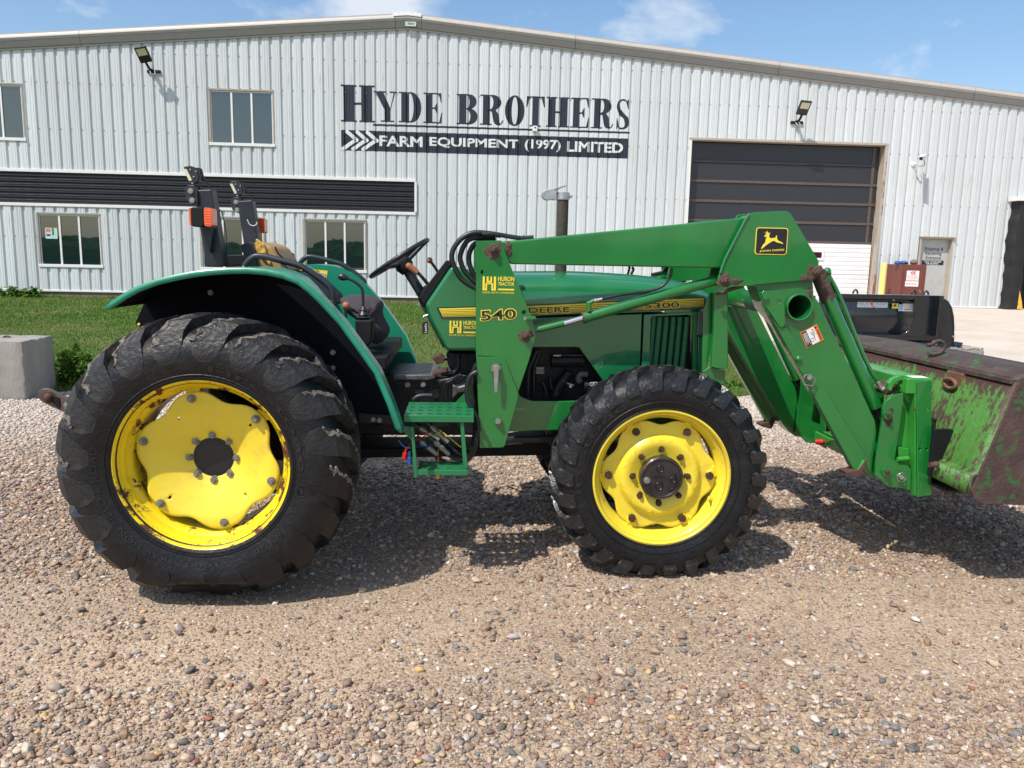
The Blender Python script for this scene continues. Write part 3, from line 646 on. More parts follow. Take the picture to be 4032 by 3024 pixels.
SC = empty('security_camera', b, 'white security camera on the wall between overhead door and entrance door', 'camera')
mb = MB(); mb.cyl(b + Vector((0, -.02, 0)), 'Y', .07, .04, 16); mb.tube([b+Vector((0, -.03, 0)), b+Vector((0, -.26, .0)), b+Vector((.02, -.30, .08))], .022, 8); mb.build('bracket', M_white, SC, smooth=40)
c = b + Vector((.05, -.42, .15)); Mx = Matrix.Rotation(R(-40), 3, 'Z') @ Matrix.Rotation(R(14), 3, 'X')
def T2(mb_): mb_.v = [tuple(c + Mx @ Vector(v)) for v in mb_.v]; return mb_
mb = MB(); mb.box((-.065, -.21, -.06), (.065, .21, .06)); T2(mb).build('housing', M_white, SC, bevel=.012)
mb = MB(); mb.box((-.075, -.27, .062), (.075, .2, .075)); T2(mb).build('sunshield', M_white, SC, bevel=.004)
mb = MB(); mb.cyl((0, -.212, 0), 'Y', .045, .012, 16); T2(mb).build('lens', M_blk, SC)
mb = MB(); mb.tube(smooth_path([c+Vector((.12, .12, -.03)), c+Vector((.17, .16, -.2)), c+Vector((.08, .3, -.22))], 5), .01, 6); mb.build('cable', M_blkm, SC, smooth=80)

# ------------------------------------------------------------ bollard, cabinet
a = [(12.710,1.646),(12.882,1.649)]; cx = (a[0][0]+a[1][0])/2; rb = (a[1][0]-a[0][0])/2; zt = a[0][1]; gb = gz(cx, 23.7)+.012
BO = MB(); BO.lathe([(gb, rb), (zt-.03, rb), (zt-.01, rb*.9), (zt, rb*.6), (zt+.004, .001)], (cx, 23.7, 0), 'Z', 24)
tag(BO.build('bollard', pbr('bollard_yellow', (.80, .58, .16), .5, var=.06), None, smooth=50), 'pale yellow steel bollard between the overhead door and the red cabinet', 'bollard')
a = [(13.251,1.613),(14.028,1.622)]; cx0, cx1, zt = a[0][0], a[1][0], (a[0][1]+a[1][1])/2; gb = gz(cx0, 23.6)+.012
M_cab = pbr('red_brown_paint', (.155, .042, .032), .5, var=.12, vs=3, coat=.1)
CB = empty('storage_cabinet', ((cx0+cx1)/2, 23.9, gb), 'red brown steel cabinet with white notices beside the entrance door', 'cabinet')
mb = MB(); mb.box((cx0, 23.5, gb), (cx1, 24.35, zt)); mb.build('cabinet_body', M_cab, CB, bevel=.008)
w = cx1-cx0; H5 = zt-gb
mb = MB(); mb.box((cx0+w*.1, 23.475, gb+.08), (cx1-w*.1, 23.499, zt-.16)); dr = mb.build('cabinet_door', M_cab, CB, bevel=.006)
mb = MB(); mb.cyl((cx1-w*.22, 23.46, gb+H5*.42), 'Y', .025, .04, 10); mb.tube([(cx1-w*.22, 23.45, gb+H5*.42), (cx1-w*.20, 23.44, gb+H5*.36)], .018, 8); mb.build('padlock', M_nut, dr, smooth=40)
a = [(13.406,1.128),(13.797,1.430)]; mb = MB(); mb.plate(rect(a[0][0], a[0][1], a[1][0], a[1][1]), 23.47, 23.474); n1 = mb.build('notice', M_white, dr)
mb = MB(); ww = a[1][0]-a[0][0]; hh = a[1][1]-a[0][1]; xx = a[0][0]; zz = a[0][1]
for q in (0, .2): mb.plate([(xx+ww*(.28+q), zz+hh*.78), (xx+ww*(.42+q), zz+hh*.95), (xx+ww*(.56+q), zz+hh*.95), (xx+ww*(.42+q), zz+hh*.78), (xx+ww*(.56+q), zz+hh*.60), (xx+ww*(.42+q), zz+hh*.60)], 23.466-q*.01, 23.4695-q*.01)
text(mb, 'CARDINAL', (xx+.02, zz+hh*.38), (xx+ww-.03, zz+hh*.38), hh*.13, 23.4685, .01); text(mb, 'COURIERS', (xx+.02, zz+hh*.20), (xx+ww-.03, zz+hh*.20), hh*.12, 23.4685, .01); text(mb, 'PARCEL DROP', (xx+.05, zz+hh*.05), (xx+ww-.06, zz+hh*.05), hh*.07, 23.4685, .0)
mb.build('notice_print', M_redp, dr)
a = [(13.385,0.952),(13.802,1.111)]; mb = MB(); mb.plate(rect(a[0][0], a[0][1], a[1][0], a[1][1]), 23.47, 23.474); mb.build('notice', M_white, dr)
mb = MB(); ww = a[1][0]-a[0][0]; hh = a[1][1]-a[0][1]; text(mb, 'BEFORE USE CALL', (a[0][0]+.03, a[0][1]+hh*.34), (a[1][0]-.03, a[0][1]+hh*.34), hh*.3, 23.4685, .02); mb.build('notice_print', M_redp, dr)
# gloves and a stone lying on the cabinet
def blob(name, c, s, mat, label, cat, seed, n=7, amp=.25):
    mb = MB(); mb.sphere((0, 0, 0), 1., n); q = random.Random(seed)
    mb.v = [(c[0]+v[0]*s[0]*(1+q.uniform(-amp, amp)), c[1]+v[1]*s[1]*(1+q.uniform(-amp, amp)), c[2]+max(v[2], -.8)*s[2]*(1+q.uniform(-amp, amp))) for v in mb.v]
    return tag(mb.build(name, mat, None, smooth=60), label, cat)
p = (13.218,23.700,1.680); blob('glove', (p[0], 23.7, zt+.045), (.09, .12, .055), M_blue, 'crumpled blue glove at the left on top of the red brown cabinet', 'glove', 1)
p = (13.413,23.700,1.679); blob('glove', (p[0], 23.7, zt+.045), (.12, .12, .055), M_blue, 'crumpled blue and black glove at the middle of the cabinet top', 'glove', 2)
p = (13.726,23.700,1.696); blob('stone', (p[0], 23.7, zt+.07), (.12, .10, .085), M_found, 'brown stone lying on top of the red brown cabinet', 'stone', 3, amp=.12)

# ------------------------------------------------------------ concrete blocks
def block(x0, x1, y0, y1, h, label, seed, rough=.012):
    q = random.Random(seed); g = gz((x0+x1)/2, (y0+y1)/2); V = []; F = []
    o = empty('concrete_block', ((x0+x1)/2, (y0+y1)/2, g), label, 'concrete block', 'concrete barrier blocks')
    mb = MB(); mb.box((x0, y0, g-.02), (x1, y1, g+h)); bm = bmesh.new(); vs = [bm.verts.new(v) for v in mb.v]
    for f in mb.f: bm.faces.new([vs[i] for i in f])
    bmesh.ops.bevel(bm, geom=bm.edges[:], offset=.018, segments=2, affect='EDGES', profile=.5)
    bmesh.ops.subdivide_edges(bm, edges=[e for e in bm.edges if e.calc_length() > .2], cuts=14, use_grid_fill=True)
    bm.verts.index_update()
    for v in bm.verts: v.co += Vector((q.gauss(0, 1), q.gauss(0, 1), q.gauss(0, 1)))*rough*.25
    V = [tuple(v.co) for v in bm.verts]; F = [tuple(v.index for v in f.verts) for f in bm.faces]; bm.free()
    fixn(obj('block_body', V, F, M_block, o, smooth=40))
    return o, g
a = [(-4.446,-0.000),(-4.419,0.599)]
o, g = block(a[0][0]-1.2, a[0][0], 8.15, 8.76, a[1][1]-a[0][1]-.0, 'grey concrete block with lifting ring at the left edge of the gravel', 1)
p = [(-4.801,8.450,0.601),(-4.758,8.450,0.640),(-4.706,8.450,0.602)]; zt = g + a[1][1]-a[0][1]; mb = MB(); cx = (p[0][0]+p[2][0])/2; rr = (p[2][0]-p[0][0])/2
mb.tube([(cx+rr*math.cos(R(t)), 8.45, zt-.02+rr*.8*math.sin(R(t))) for t in range(0, 181, 15)], .009, 8); mb.build('lifting_ring', M_rust, o, smooth=60)
a = [(3.676,0.141),(5.778,0.166)]; b = [(5.746,0.544),(6.304,0.552)]
zt = b[0][1]
block(a[0][0], a[1][0]-.01, 9.15, 9.76, zt, 'long grey concrete block under the black snow pusher, left of two', 2)
block(a[1][0]+.01, b[1][0]+.0, 9.17, 9.78, zt-.004, 'rough pale concrete block under the right end of the black snow pusher', 3, .03)

# ------------------------------------------------------------ snow pusher on the blocks
M_navyb = pbr('gloss_black_paint', (.006, .009, .014), .25, coat=.7, var=.2, vs=4)
_t = [(4.222,1.190),(5.704,1.202)]; PX0, PX1 = _t[0][0], _t[1][0]; PZ1 = (_t[0][1]+_t[1][1])/2; PZ0 = zt + .004; PH = PZ1-PZ0
SP = empty('snow_pusher', ((PX0+PX1)/2, 9.4, PZ0), 'black snow pusher attachment resting on the concrete blocks behind the bucket', 'snow pusher')
V = []; F = []; n = 14
for i in range(n+1):
    t = i/n; y = 9.238 - .036*math.sin(PI*t); z = PZ0 + .05 + (PH-.06)*t; V += [(PX0, y, z), (PX1-.02, y, z)]
F = [(2*i, 2*i+1, 2*i+3, 2*i+2) for i in range(n)]
o = obj('moldboard', V, F, M_navyb, SP, smooth=180); o.modifiers.new('thick', 'SOLIDIFY').thickness = .008
mb = MB(); mb.box((PX0, 9.13, PZ1-.055), (PX1, 9.25, PZ1)); mb.box((PX0, 9.17, PZ1-.080), (PX1-.02, 9.235, PZ1-.062)); mb.build('top_beam', M_navyb, SP, bevel=.006)
mb = MB(); mb.box((PX0, 9.14, PZ0+.11), (PX1-.04, 9.25, PZ0+.17)); mb.box((PX0, 9.18, PZ0+.0), (PX1+.18, 9.26, PZ0+.085)); mb.build('bottom_beam', M_navyb, SP, bevel=.006)
pm = [(5.335,1.163),(5.617,1.168),(5.666,0.718),(5.199,0.711),(5.295,0.769),(5.363,0.898)]; mb = MB(); mb.plate(pm, 9.12, 9.135); mb.build('mount_plate', M_navyb, SP, bevel=.003)
mb = MB(); q = [(5.329,1.163),(5.398,0.715)]; mb.box((pm[1][0]-.035, 9.02, pm[2][1]), (pm[1][0]-.02, 9.119, pm[1][1]+.03)); mb.build('mount_rib', M_navyb, SP, bevel=.003)
# rounded end plate: the skid side, outline curved at the top
for xx_, nm in ((PX1+.0, 'side_plate'), (PX0-.01, 'side_plate')):
    e = [(5.739,1.162),(5.822,1.155),(5.893,1.117),(5.946,1.046),(5.982,0.939),(6.003,0.808),(6.024,0.568),(5.804,0.565)]
    mb = MB(); dx = xx_ - e[0][0]; mb.plate([(x+dx, z if z > PZ0+.02 else PZ0+.002) for x, z in e][::-1] if xx_ > PX0 else [(2*xx_-(x+dx), z if z > PZ0+.02 else PZ0+.002) for x, z in e], 9.30, 9.32); mb.build(nm, M_navyb, SP, bevel=.004)
e = [(x, z) for x, z in [(5.822,1.155),(5.893,1.117),(5.946,1.046),(5.982,0.939),(6.003,0.808),(6.024,0.568)]]
mb = MB(); mb.tube([(x+PX1-(5.739,1.162)[0], 9.31, max(z, PZ0+.03)) for x, z in e], .018, 8); mb.build('edge_tube', M_navyb, SP, smooth=60)
a = [(5.978,0.560),(6.046,0.631),(6.024,0.561)]; mb = MB(); mb.plate([(a[0][0], PZ0+.002), (a[2][0], PZ0+.002), (a[1][0], a[1][1])], 9.2, 9.36); mb.build('skid_shoe', M_navyb, SP)
for gx in (765, 1255, 1360):
    x_ = PX0 + (gx-480)/1010*(PX1-PX0); mb = MB()
    mb.tube([(x_+.028*math.cos(R(t)), 9.19, PZ1+.004+.045*math.sin(R(t))) for t in range(0, 181, 20)], .011, 8); mb.build('lift_hook', M_blk, SP, smooth=60)
for gx, gy in ((1077,382), (482,405), (1037,740), (1257,742), (1475,745), (1527,746), (1108,715), (1612,678), (1437,618)):
    x_ = PX0 + (gx-480)/1010*(PX1-PX0); z_ = PZ1 - (gy-340)/450*PH; mb = MB(); mb.cyl((x_, 9.165 if gy < 730 else 9.172, max(z_, PZ0+.045)), 'Y', .012, .03, 8); mb.build('bolt', M_steel, SP)
def gx2(gx, gy): return (PX0 + (gx-480)/1010*(PX1-PX0), PZ1 - (gy-340)/450*PH)
a, b = gx2(792, 450), gx2(1048, 405); mb = MB(); mb.plate(rrect(a[0], a[1], b[0], b[1], .01), 9.196, 9.199); o = mb.build('logo_decal', M_white, SP)
w_, h_ = b[0]-a[0], b[1]-a[1]
mb = MB(); text(mb, 'HLA', (a[0]+.02*w_, a[1]+h_*.42), (a[0]+.38*w_, a[1]+h_*.42), h_*.5, 9.1945, .03); text(mb, '1500', (a[0]+.52*w_, a[1]+h_*.42), (a[0]+.97*w_, a[1]+h_*.42), h_*.5, 9.1945, .02); text(mb, 'SNOW PUSHER', (a[0]+.22*w_, a[1]+h_*.08), (a[0]+.95*w_, a[1]+h_*.08), h_*.2, 9.1945, .0); mb.build('lettering', M_lbl, o)
mb = MB(); mb.plate([(a[0]+.40*w_, b[1]+.01), (a[0]+.50*w_, b[1]+.005), (a[0]+.50*w_, a[1]+h_*.4), (a[0]+.70*w_, a[1]-.03), (a[0]+.52*w_, a[1]+h_*.1), (a[0]+.44*w_, a[1]+h_*.5)], 9.1925, 9.1942); mb.build('logo_swoosh', M_org, o)
a, b = gx2(1085, 455), gx2(1140, 412); mb = MB(); mb.plate(rect(a[0], a[1], b[0], b[1]), 9.196, 9.199); mb.build('warning_sticker', M_dyel, SP)
mb = MB(); mb.plate([(a[0]+.015, b[1]-.035), (a[0]+.055, b[1]-.035), (a[0]+.035, b[1]-.005)], 9.193, 9.1955); mb.build('warning_print', M_dblk, SP)
a, b = gx2(1142, 474), gx2(1262, 412); mb = MB(); mb.plate(rect(a[0]+.045, a[1], b[0], b[1]), 9.196, 9.199); mb.build('spec_sticker', M_white, SP)
mb = MB(); mb.plate([(a[0], a[1]), (a[0]+.04, a[1]), (a[0]+.04, b[1]-.01), (a[0]-.01, b[1]-.01)], 9.196, 9.199); mb.build('blue_sticker', M_lbl, SP)
mb = MB(); mb.box((a[0]+.07, 9.193, a[1]+.012), (b[0]-.03, 9.1955, a[1]+.02)); mb.build('print_line', M_red, SP)
# ============================================================ TRACTOR
YC = 4.30
TR = empty('tractor', (0, YC, 0), 'green open-station farm tractor with front loader and bucket, yellow wheels, parked on the gravel', 'tractor')
far = lambda y: 2*YC - y
near = lambda y: y
M_print = pbr('tyre_lettering', (.014, .015, .017), .34, var=.2)
# ---------------- wheels
def lug_mesh(st, sgn, tip):
    V = []; F = []; n = len(st)
    for (y, r, ny, nr, ph, wb, wt, h) in st:
        for w, hh in ((-wb, -.012), (-wt, h), (wt, h), (wb, -.012)):
            rr = r + nr*hh; yy = y + ny*hh; q = -ph + w/r
            V.append((rr*math.sin(q), sgn*yy, rr*math.cos(q)))
    for i in range(n-1):
        for j in range(4):
            a, b, c, d = i*4+j, i*4+(j+1) % 4, (i+1)*4+(j+1) % 4, (i+1)*4+j
            F.append((a, b, c, d))
    F += [(0, 1, 2, 3), ((n-1)*4+3, (n-1)*4+2, (n-1)*4+1, (n-1)*4)]
    bm = bmesh.new(); vs = [bm.verts.new(v) for v in V]
    for f in F: bm.faces.new([vs[i] for i in f])
    bmesh.ops.subdivide_edges(bm, edges=bm.edges[:], cuts=1, use_grid_fill=True)
    q = random.Random(3)
    for v in bm.verts:
        for k in range(3): v.co[k] += q.uniform(-.0006, .0006)
    bmesh.ops.recalc_face_normals(bm, faces=bm.faces)
    me = bpy.data.meshes.new('tread_lug'); bm.to_mesh(me); bm.free(); me.polygons.foreach_set('use_smooth', [True]*len(me.polygons)); me.set_sharp_from_angle(angle=R(24)); return me
def arc_text(s, r0, h, a0, a1, yfun, bold=.01):
    V, F = text_geo(s, bold); mb = MB(); P = []
    for a, b in V:
        q = R(a0 + (a1-a0)*a); r = r0 + h*b; P.append((r*math.sin(q), yfun(r) - .0035, r*math.cos(q)))
    F2 = []
    for f in F:
        a, b, c = (V[i] for i in f[:3]); cr = (b[0]-a[0])*(c[1]-a[1]) - (b[1]-a[1])*(c[0]-a[0]); F2.append(f if cr > 0 else f[::-1])
    mb.add(P, F2); return mb
def tyre_relief(mb, seed, amp):
    q = random.Random(seed)
    mb.v = [(x + q.uniform(-amp, amp), y + q.uniform(-amp, amp), z + q.uniform(-amp, amp)) for x, y, z in mb.v]
def shift(mb, c): mb.v = [(v[0]+c[0], v[1]+c[1], v[2]+c[2]) for v in mb.v]; return mb
def interp(prof_, r):
    for (ya, ra), (yb, rb) in zip(prof_, prof_[1:]):
        if min(ra, rb) <= r <= max(ra, rb) and rb > ra: return ya + (yb-ya)*(r-ra)/(rb-ra)
    return prof_[0][0]
def sag(v, cz, kind):
    """the loaded tyre: flat where it meets the ground, bulging just above"""
    x, y, z = v; w = z + cz; lo = .008 + (.85 if kind == 'rear' else .30)*max(0, abs(y) - (.075 if kind == 'rear' else .085)); k = .08 if kind == 'rear' else .04
    if w < lo + k: t = max(0, (lo + k - w)/k); w2 = lo + k*math.exp(-t)*.0 + k*(1 - min(t, 1))**1.25 if t < 1 else lo; y = y*(1 + .05*min(t, 1)); w = w2
    return (x, y, w - cz)
def wheel(kind, c):
    """kind 'rear' or 'front'; the near side faces -Y"""
    c = Vector(c); W = empty(kind + '_wheel', c, parent=TR)
    if kind == 'rear':
        half = [(-.183, .352), (-.198, .370), (-.208, .395), (-.220, .435), (-.224, .465), (-.219, .502), (-.205, .534), (-.176, .562), (-.115, .588), (0, .602)]
        st = [(.022, .599, 0, 1, -.045, .036, .024, .033), (-.07, .596, 0, 1, .085, .040, .032, .037), (-.140, .580, -.2, 1, .19, .054, .047, .038), (-.180, .556, -.6, .8, .25, .064, .058, .024), (-.206, .524, -1, .25, .28, .069, .063, .008), (-.2195, .482, -1, 0, .29, .055, .050, .006), (-.220, .448, -1, 0, .29, .028, .024, .0025)]
        nl = 20; mt, ml = M_tyre, M_lug
    else:
        half = [(-.098, .316), (-.108, .332), (-.116, .352), (-.128, .392), (-.130, .422), (-.122, .452), (-.105, .480), (-.078, .496), (-.04, .503), (0, .505)]
        st = [(.014, .503, 0, 1, -.035, .026, .015, .030), (-.035, .501, 0, 1, .06, .027, .017, .031), (-.075, .495, -.2, 1, .125, .029, .020, .031), (-.103, .481, -.7, .75, .165, .032, .025, .025), (-.120, .458, -1, .25, .185, .036, .031, .015), (-.130, .432, -1, 0, .19, .031, .027, .009)]
        nl = 26; mt, ml = M_tyre, M_flug
    full = half + [(-y, r) for y, r in half[:-1]][::-1]
    mb = MB(); mb.lathe(full + [(-half[0][0]*.9, half[0][1]+.005), (half[0][0]*.9, half[0][1]+.005)], (0, 0, 0), 'Y', 120, closed=True)
    mb.v = [sag(v, c.z, kind) for v in mb.v]
    shift(mb, c); ty = mb.build('tyre', mt, W, smooth=50, org=c); fixn(ty)
    for sgn, off in ((1, 0), (-1, PI/nl)):
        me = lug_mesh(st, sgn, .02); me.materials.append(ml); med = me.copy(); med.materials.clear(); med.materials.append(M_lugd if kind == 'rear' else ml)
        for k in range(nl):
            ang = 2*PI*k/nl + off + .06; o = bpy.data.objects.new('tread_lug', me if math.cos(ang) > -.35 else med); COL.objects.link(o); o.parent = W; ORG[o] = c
            if abs((ang % (2*PI)) - PI) < .75:      # lugs under load are pressed flat
                m2 = med.copy(); Mr = Matrix.Rotation(ang, 3, 'Y'); o.data = m2
                for v in m2.vertices: v.co = sag(tuple(Mr @ v.co), c.z, kind)
            else: o.rotation_euler = (0, ang, 0)
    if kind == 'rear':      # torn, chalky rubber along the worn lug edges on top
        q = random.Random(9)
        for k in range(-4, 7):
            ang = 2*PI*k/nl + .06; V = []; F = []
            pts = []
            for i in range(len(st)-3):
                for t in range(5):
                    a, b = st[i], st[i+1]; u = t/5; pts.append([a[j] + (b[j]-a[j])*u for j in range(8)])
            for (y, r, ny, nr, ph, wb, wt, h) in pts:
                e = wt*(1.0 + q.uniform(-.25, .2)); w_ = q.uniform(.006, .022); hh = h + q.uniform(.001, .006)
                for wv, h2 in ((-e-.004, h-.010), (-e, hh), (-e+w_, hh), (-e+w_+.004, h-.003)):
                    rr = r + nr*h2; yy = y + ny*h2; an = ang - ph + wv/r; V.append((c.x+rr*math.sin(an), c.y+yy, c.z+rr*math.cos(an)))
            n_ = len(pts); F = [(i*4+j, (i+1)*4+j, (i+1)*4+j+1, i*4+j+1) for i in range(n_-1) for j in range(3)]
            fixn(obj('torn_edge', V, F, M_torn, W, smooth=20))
    yf = lambda r: interp(half, r)
    # embossed sidewall rings and words
    mb = MB()
    for r in ((.382, .392) if kind == 'rear' else (.343, .375)):
        mb.lathe([(yf(r-.003)-.0005, r-.003), (yf(r)-.0035, r-.0015), (yf(r)-.0035, r+.0015), (yf(r+.003)-.0005, r+.003)], (0, 0, 0), 'Y', 90)
    shift(mb, c); mb.build('sidewall_ring', mt, W, smooth=60, org=c)
    words = [('Firestone', .408, .032, 7, 92), ('TRACTION FIELD & ROAD', .418, .026, 196, 282), ('16.9-28', .418, .030, 128, 150), ('1000', .420, .016, 172, 190)] if kind == 'rear' else \
        [('Firestone', .395, .034, -110, -28), ('9.5-24', .400, .026, 10, 34), ('SAT II', .425, .022, 92, 112), ('MADE IN CANADA', .384, .012, 40, 58), ('TUBE TYPE', .384, .012, 196, 214), ('ALL TRACTION', .400, .016, 214, 240)]
    for s, r0, h, a0, a1 in words:
        mb = arc_text(s, r0, h, a0, a1, yf); shift(mb, c); mb.build('lettering', M_print, W, org=c)
    q = R(103 if kind == 'rear' else 67); rr = .432 if kind == 'rear' else .418
    mb = MB(); p = (rr*math.sin(q), yf(rr)-.003, rr*math.cos(q)); mb.tube([(p[0]+.026*math.cos(t*PI/8), p[1], p[2]+.026*math.sin(t*PI/8)) for t in range(16)], .0025, 5, closed=True)
    mb.plate([(p[0]-.006, p[2]-.014), (p[0]+.002, p[2]-.014), (p[0]+.002, p[2]+.014), (p[0]-.010, p[2]+.010)], p[1]-.001, p[1]+.003); shift(mb, c); mb.build('maker_emblem', M_print, W, org=c)
    # rim
    if kind == 'rear':
        rp = [(-.186, .368), (-.193, .378), (-.190, .386), (-.181, .384), (-.178, .370), (-.172, .3625), (-.160, .3605), (-.150, .358), (-.146, .352), (-.125, .349), (-.112, .342), (-.104, .330), (-.080, .324), (.06, .322), (.10, .345), (.16, .354), (.185, .372), (.19, .386)]
        rp = [(y_, r_*.972) for y_, r_ in rp]
        dr = lambda q: .306 - .038*((1-math.cos(6*(q - R(-12))))/2)**1.7 
        def dy(r): return -.100 + .085*max(0, min(1, (.27-r)/.20))**1.2
        mr, md = M_yelr, M_yel; dn, r0 = (.075, 12)
    else:
        rp = [(-.100, .318), (-.108, .328), (-.106, .336), (-.098, .334), (-.094, .318), (-.086, .306), (-.060, .300), (-.045, .285), (.03, .280), (.06, .300), (.09, .306), (.10, .32), (.105, .334)]
        dr = lambda q: .283 - .034*((1-math.cos(6*(q - R(30))))/2)**2.2
        def dy(r):
            t = max(0, min(1, (.205-r)/.025)); t = t*t*(3-2*t); return -.038 - .030*t + .02*max(0, min(1, (.16-r)/.06))
        mr, md = M_yel, M_yel; dn, r0 = (.09, 12)
    mb = MB(); mb.lathe(rp, (0, 0, 0), 'Y', 96); shift(mb, c); o = mb.build('rim', mr, W, smooth=50, org=c); s_ = o.modifiers.new('thick', 'SOLIDIFY'); s_.thickness = .004
    # scalloped disc with square holes approximated by real openings in the polar grid
    V = []; F = []; nq, nr = 144, 16
    for i in range(nq):
        q = 2*PI*i/nq
        for j in range(nr+1): t = j/nr; r = dn + (dr(q)-dn)*t; V.append((r*math.sin(q), dy(r), r*math.cos(q)))
    hol = []
    if kind == 'rear': hol = [(int(round((a % 360)/360*nq)), 11) for a in (-34, 48, 134, -134)]
    for i in range(nq):
        for j in range(nr):
            if any(abs(i-h) <= 0 and j == hj for h, hj in hol): continue
            a, b = i*(nr+1)+j, ((i+1) % nq)*(nr+1)+j; F.append((a, a+1, b+1, b))
    V = [Vector(v)+c for v in V]; o = obj('wheel_disc', V, F, md, W, smooth=40, org=c); fixn(o); s_ = o.modifiers.new('thick', 'SOLIDIFY'); s_.thickness = .010; s_.offset = 0
    def at(r, deg, y): return c + Vector((r*math.sin(R(deg)), y, r*math.cos(R(deg))))
    def rep(name, meb, mat, n, r, a0, y, **k):
        o0 = None
        for i in range(n):
            p = at(r, a0 + 360*i/n, y)
            if o0 is None: m2 = MB(); m2.v = list(meb.v); m2.f = list(meb.f); m2.m = list(meb.m); shift(m2, p); o0 = m2.build(name, mat, W, org=p, **k)
            else: o = o0.copy(); COL.objects.link(o); o.parent = W; o.location = p - c; o.rotation_euler = (0, R(360*i/n), 0); ORG[o] = p
    if kind == 'rear':
        mb = MB(); mb.cyl((0, -.004, 0), 'Y', .019, .005, 16); mb.cyl((0, -.012, 0), 'Y', .0138, .014, 6); mb.cyl((0, -.022, 0), 'Y', .008, .012, 10); rep('rim_bolt', mb, M_nut, 6, .281, -12, -.106)
        mb = MB(); mb.box((-.030, -.010, -.012), (.030, .030, .045)); mb.box((-.020, .01, .04), (.020, .045, .06)); rep('rim_lug', mb, M_yelr, 6, .281, -12, -.080, bevel=.004)
        mb = MB(); mb.cyl((0, 0, 0), 'Y', .0185, .006, 16); mb.cyl((0, -.010, 0), 'Y', .0155, .018, 6); mb.cyl((0, -.020, 0), 'Y', .009, .010, 10); rep('hub_nut', mb, M_nut, 8, .102, 0, -.030)
        mb = MB(); mb.lathe([(-.030, .118), (-.034, .120), (-.030, .128), (-.020, .130)], (0, 0, 0), 'Y', 48)
        for k in range(16):
            p = Vector((.125*math.sin(R(22.5*k+11)), 0, .125*math.cos(R(22.5*k+11)))); mb.box((p.x-.008, -.026, p.z-.010), (p.x+.008, -.012, p.z+.010), rot=R(22.5*k+11), ax='Y', piv=p)
        shift(mb, c); mb.build('hub_ring', M_yel, W, smooth=40, org=c)
        mb = MB(); mb.lathe([(.06, .002), (.0, .060), (-.012, .070), (-.024, .078), (-.030, .0785), (-.030, .076), (-.018, .068), (-.014, .05), (-.016, .01), (-.022, .006), (-.022, .0005)], (0, 0, 0), 'Y', 48); shift(mb, c); mb.build('hub_cap', pbr('dark_hub', (.030, .022, .016), .35, var=.3, vs=20, coat=.3), W, smooth=35, org=c)
        mb = MB(); mb.cyl((0, .12, 0), 'Y', .14, .30, 32); shift(mb, c); mb.build('axle_end', M_blk, W, org=c)
        p = at(.318, 256, -.125); mb = MB(); mb.tube([p, p+Vector((.02, -.035, -.0))], .005, 8); mb.build('valve_stem', M_rub, W)
    else:
        mb = MB(); mb.cyl((0, -.004, 0), 'Y', .019, .008, 14); mb.cyl((0, -.014, 0), 'Y', .0175, .018, 10); rep('rim_bolt', mb, M_bolt, 6, .249, 30, -.046)
        mb = MB(); mb.box((-.022, -.004, -.006), (.022, .012, .030)); mb.box((-.030, .0, .028), (.030, .020, .046)); rep('rim_lug', mb, M_yelr, 6, .249, 30, -.050, bevel=.004)
        mb = MB(); mb.cyl((0, .004, 0), 'Y', .019, .008, 16); mb.cyl((0, -.006, 0), 'Y', .0155, .016, 6); mb.cyl((0, -.018, 0), 'Y', .009, .012, 8); rep('hub_stud', mb, M_bolt, 8, .136, 0, -.062)
        mb = MB(); mb.lathe([(.02, .103), (-.085, .103), (-.092, .1055), (-.104, .1055), (-.109, .100), (-.109, .092), (-.103, .088), (-.103, .0005)], (0, 0, 0), 'Y', 56); shift(mb, c)
        hb = mb.build('hub_cover', pbr('dark_axle_hub', (.022, .018, .018), .38, var=.35, vs=15, coat=.3, col2=(.10, .04, .025), c2s=14, c2t=.60, c2w=.08), W, smooth=30, org=c)
        for nm, (rx, rz, rr) in (('cover_boss', (-.01, .045, .016)), ('cover_boss', (-.012, -.04, .018)), ('cover_boss', (.055, -.008, .014))):
            mb = MB(); mb.tube([(rx+rr*math.cos(t*PI/6), -.105, rz+rr*math.sin(t*PI/6)) for t in range(12)], .0028, 6, closed=True); shift(mb, c); mb.build(nm, M_blk, W, smooth=60, org=c)
        mb = MB(); mb.cyl((-.073, -.108, -.010), 'Y', .016, .012, 16); mb.cyl((-.073, -.118, -.010), 'Y', .010, .014, 6); shift(mb, c); mb.build('drain_plug', M_nut, W, org=c)
        mb = MB(); mb.tube([(.03+.045*math.cos(R(t)), -.105, -.01+.05*math.sin(R(t))) for t in range(-80, 50, 12)], .004, 6); mb.box((-.045, -.107, .006), (.015, -.102, .010)); shift(mb, c); mb.build('cast_rib', M_blk, W, smooth=60, org=c)
        mb = MB(); mb.cyl((0, .06, 0), 'Y', .075, .22, 28); shift(mb, c); mb.build('axle_end', M_blk, W, org=c)
        p = at(.283, 114, -.055); mb = MB(); mb.tube([p, p+Vector((-.018, -.03, .006))], .006, 8); mb.cyl(p, 'Y', .012, .01, 10); mb.build('valve_stem', M_yel, W)
    return W
def copy_tree(o, parent, loc=None, rot=None):
    c = o.copy(); COL.objects.link(c); c.parent = parent; c.matrix_parent_inverse = Matrix()
    for ch in [x for x in list(bpy.data.objects) if x.parent == o]: copy_tree(ch, c)
    return c
RWC = Vector((-1.100, 3.480, .632)); FWC = Vector((.950, 3.715, .498))
rw = wheel('rear', RWC); fw = wheel('front', FWC)
rw2 = copy_tree(rw, TR); rw2.location = (RWC.x, YC - RWC.y, RWC.z); rw2.rotation_euler = (0, 0, PI)
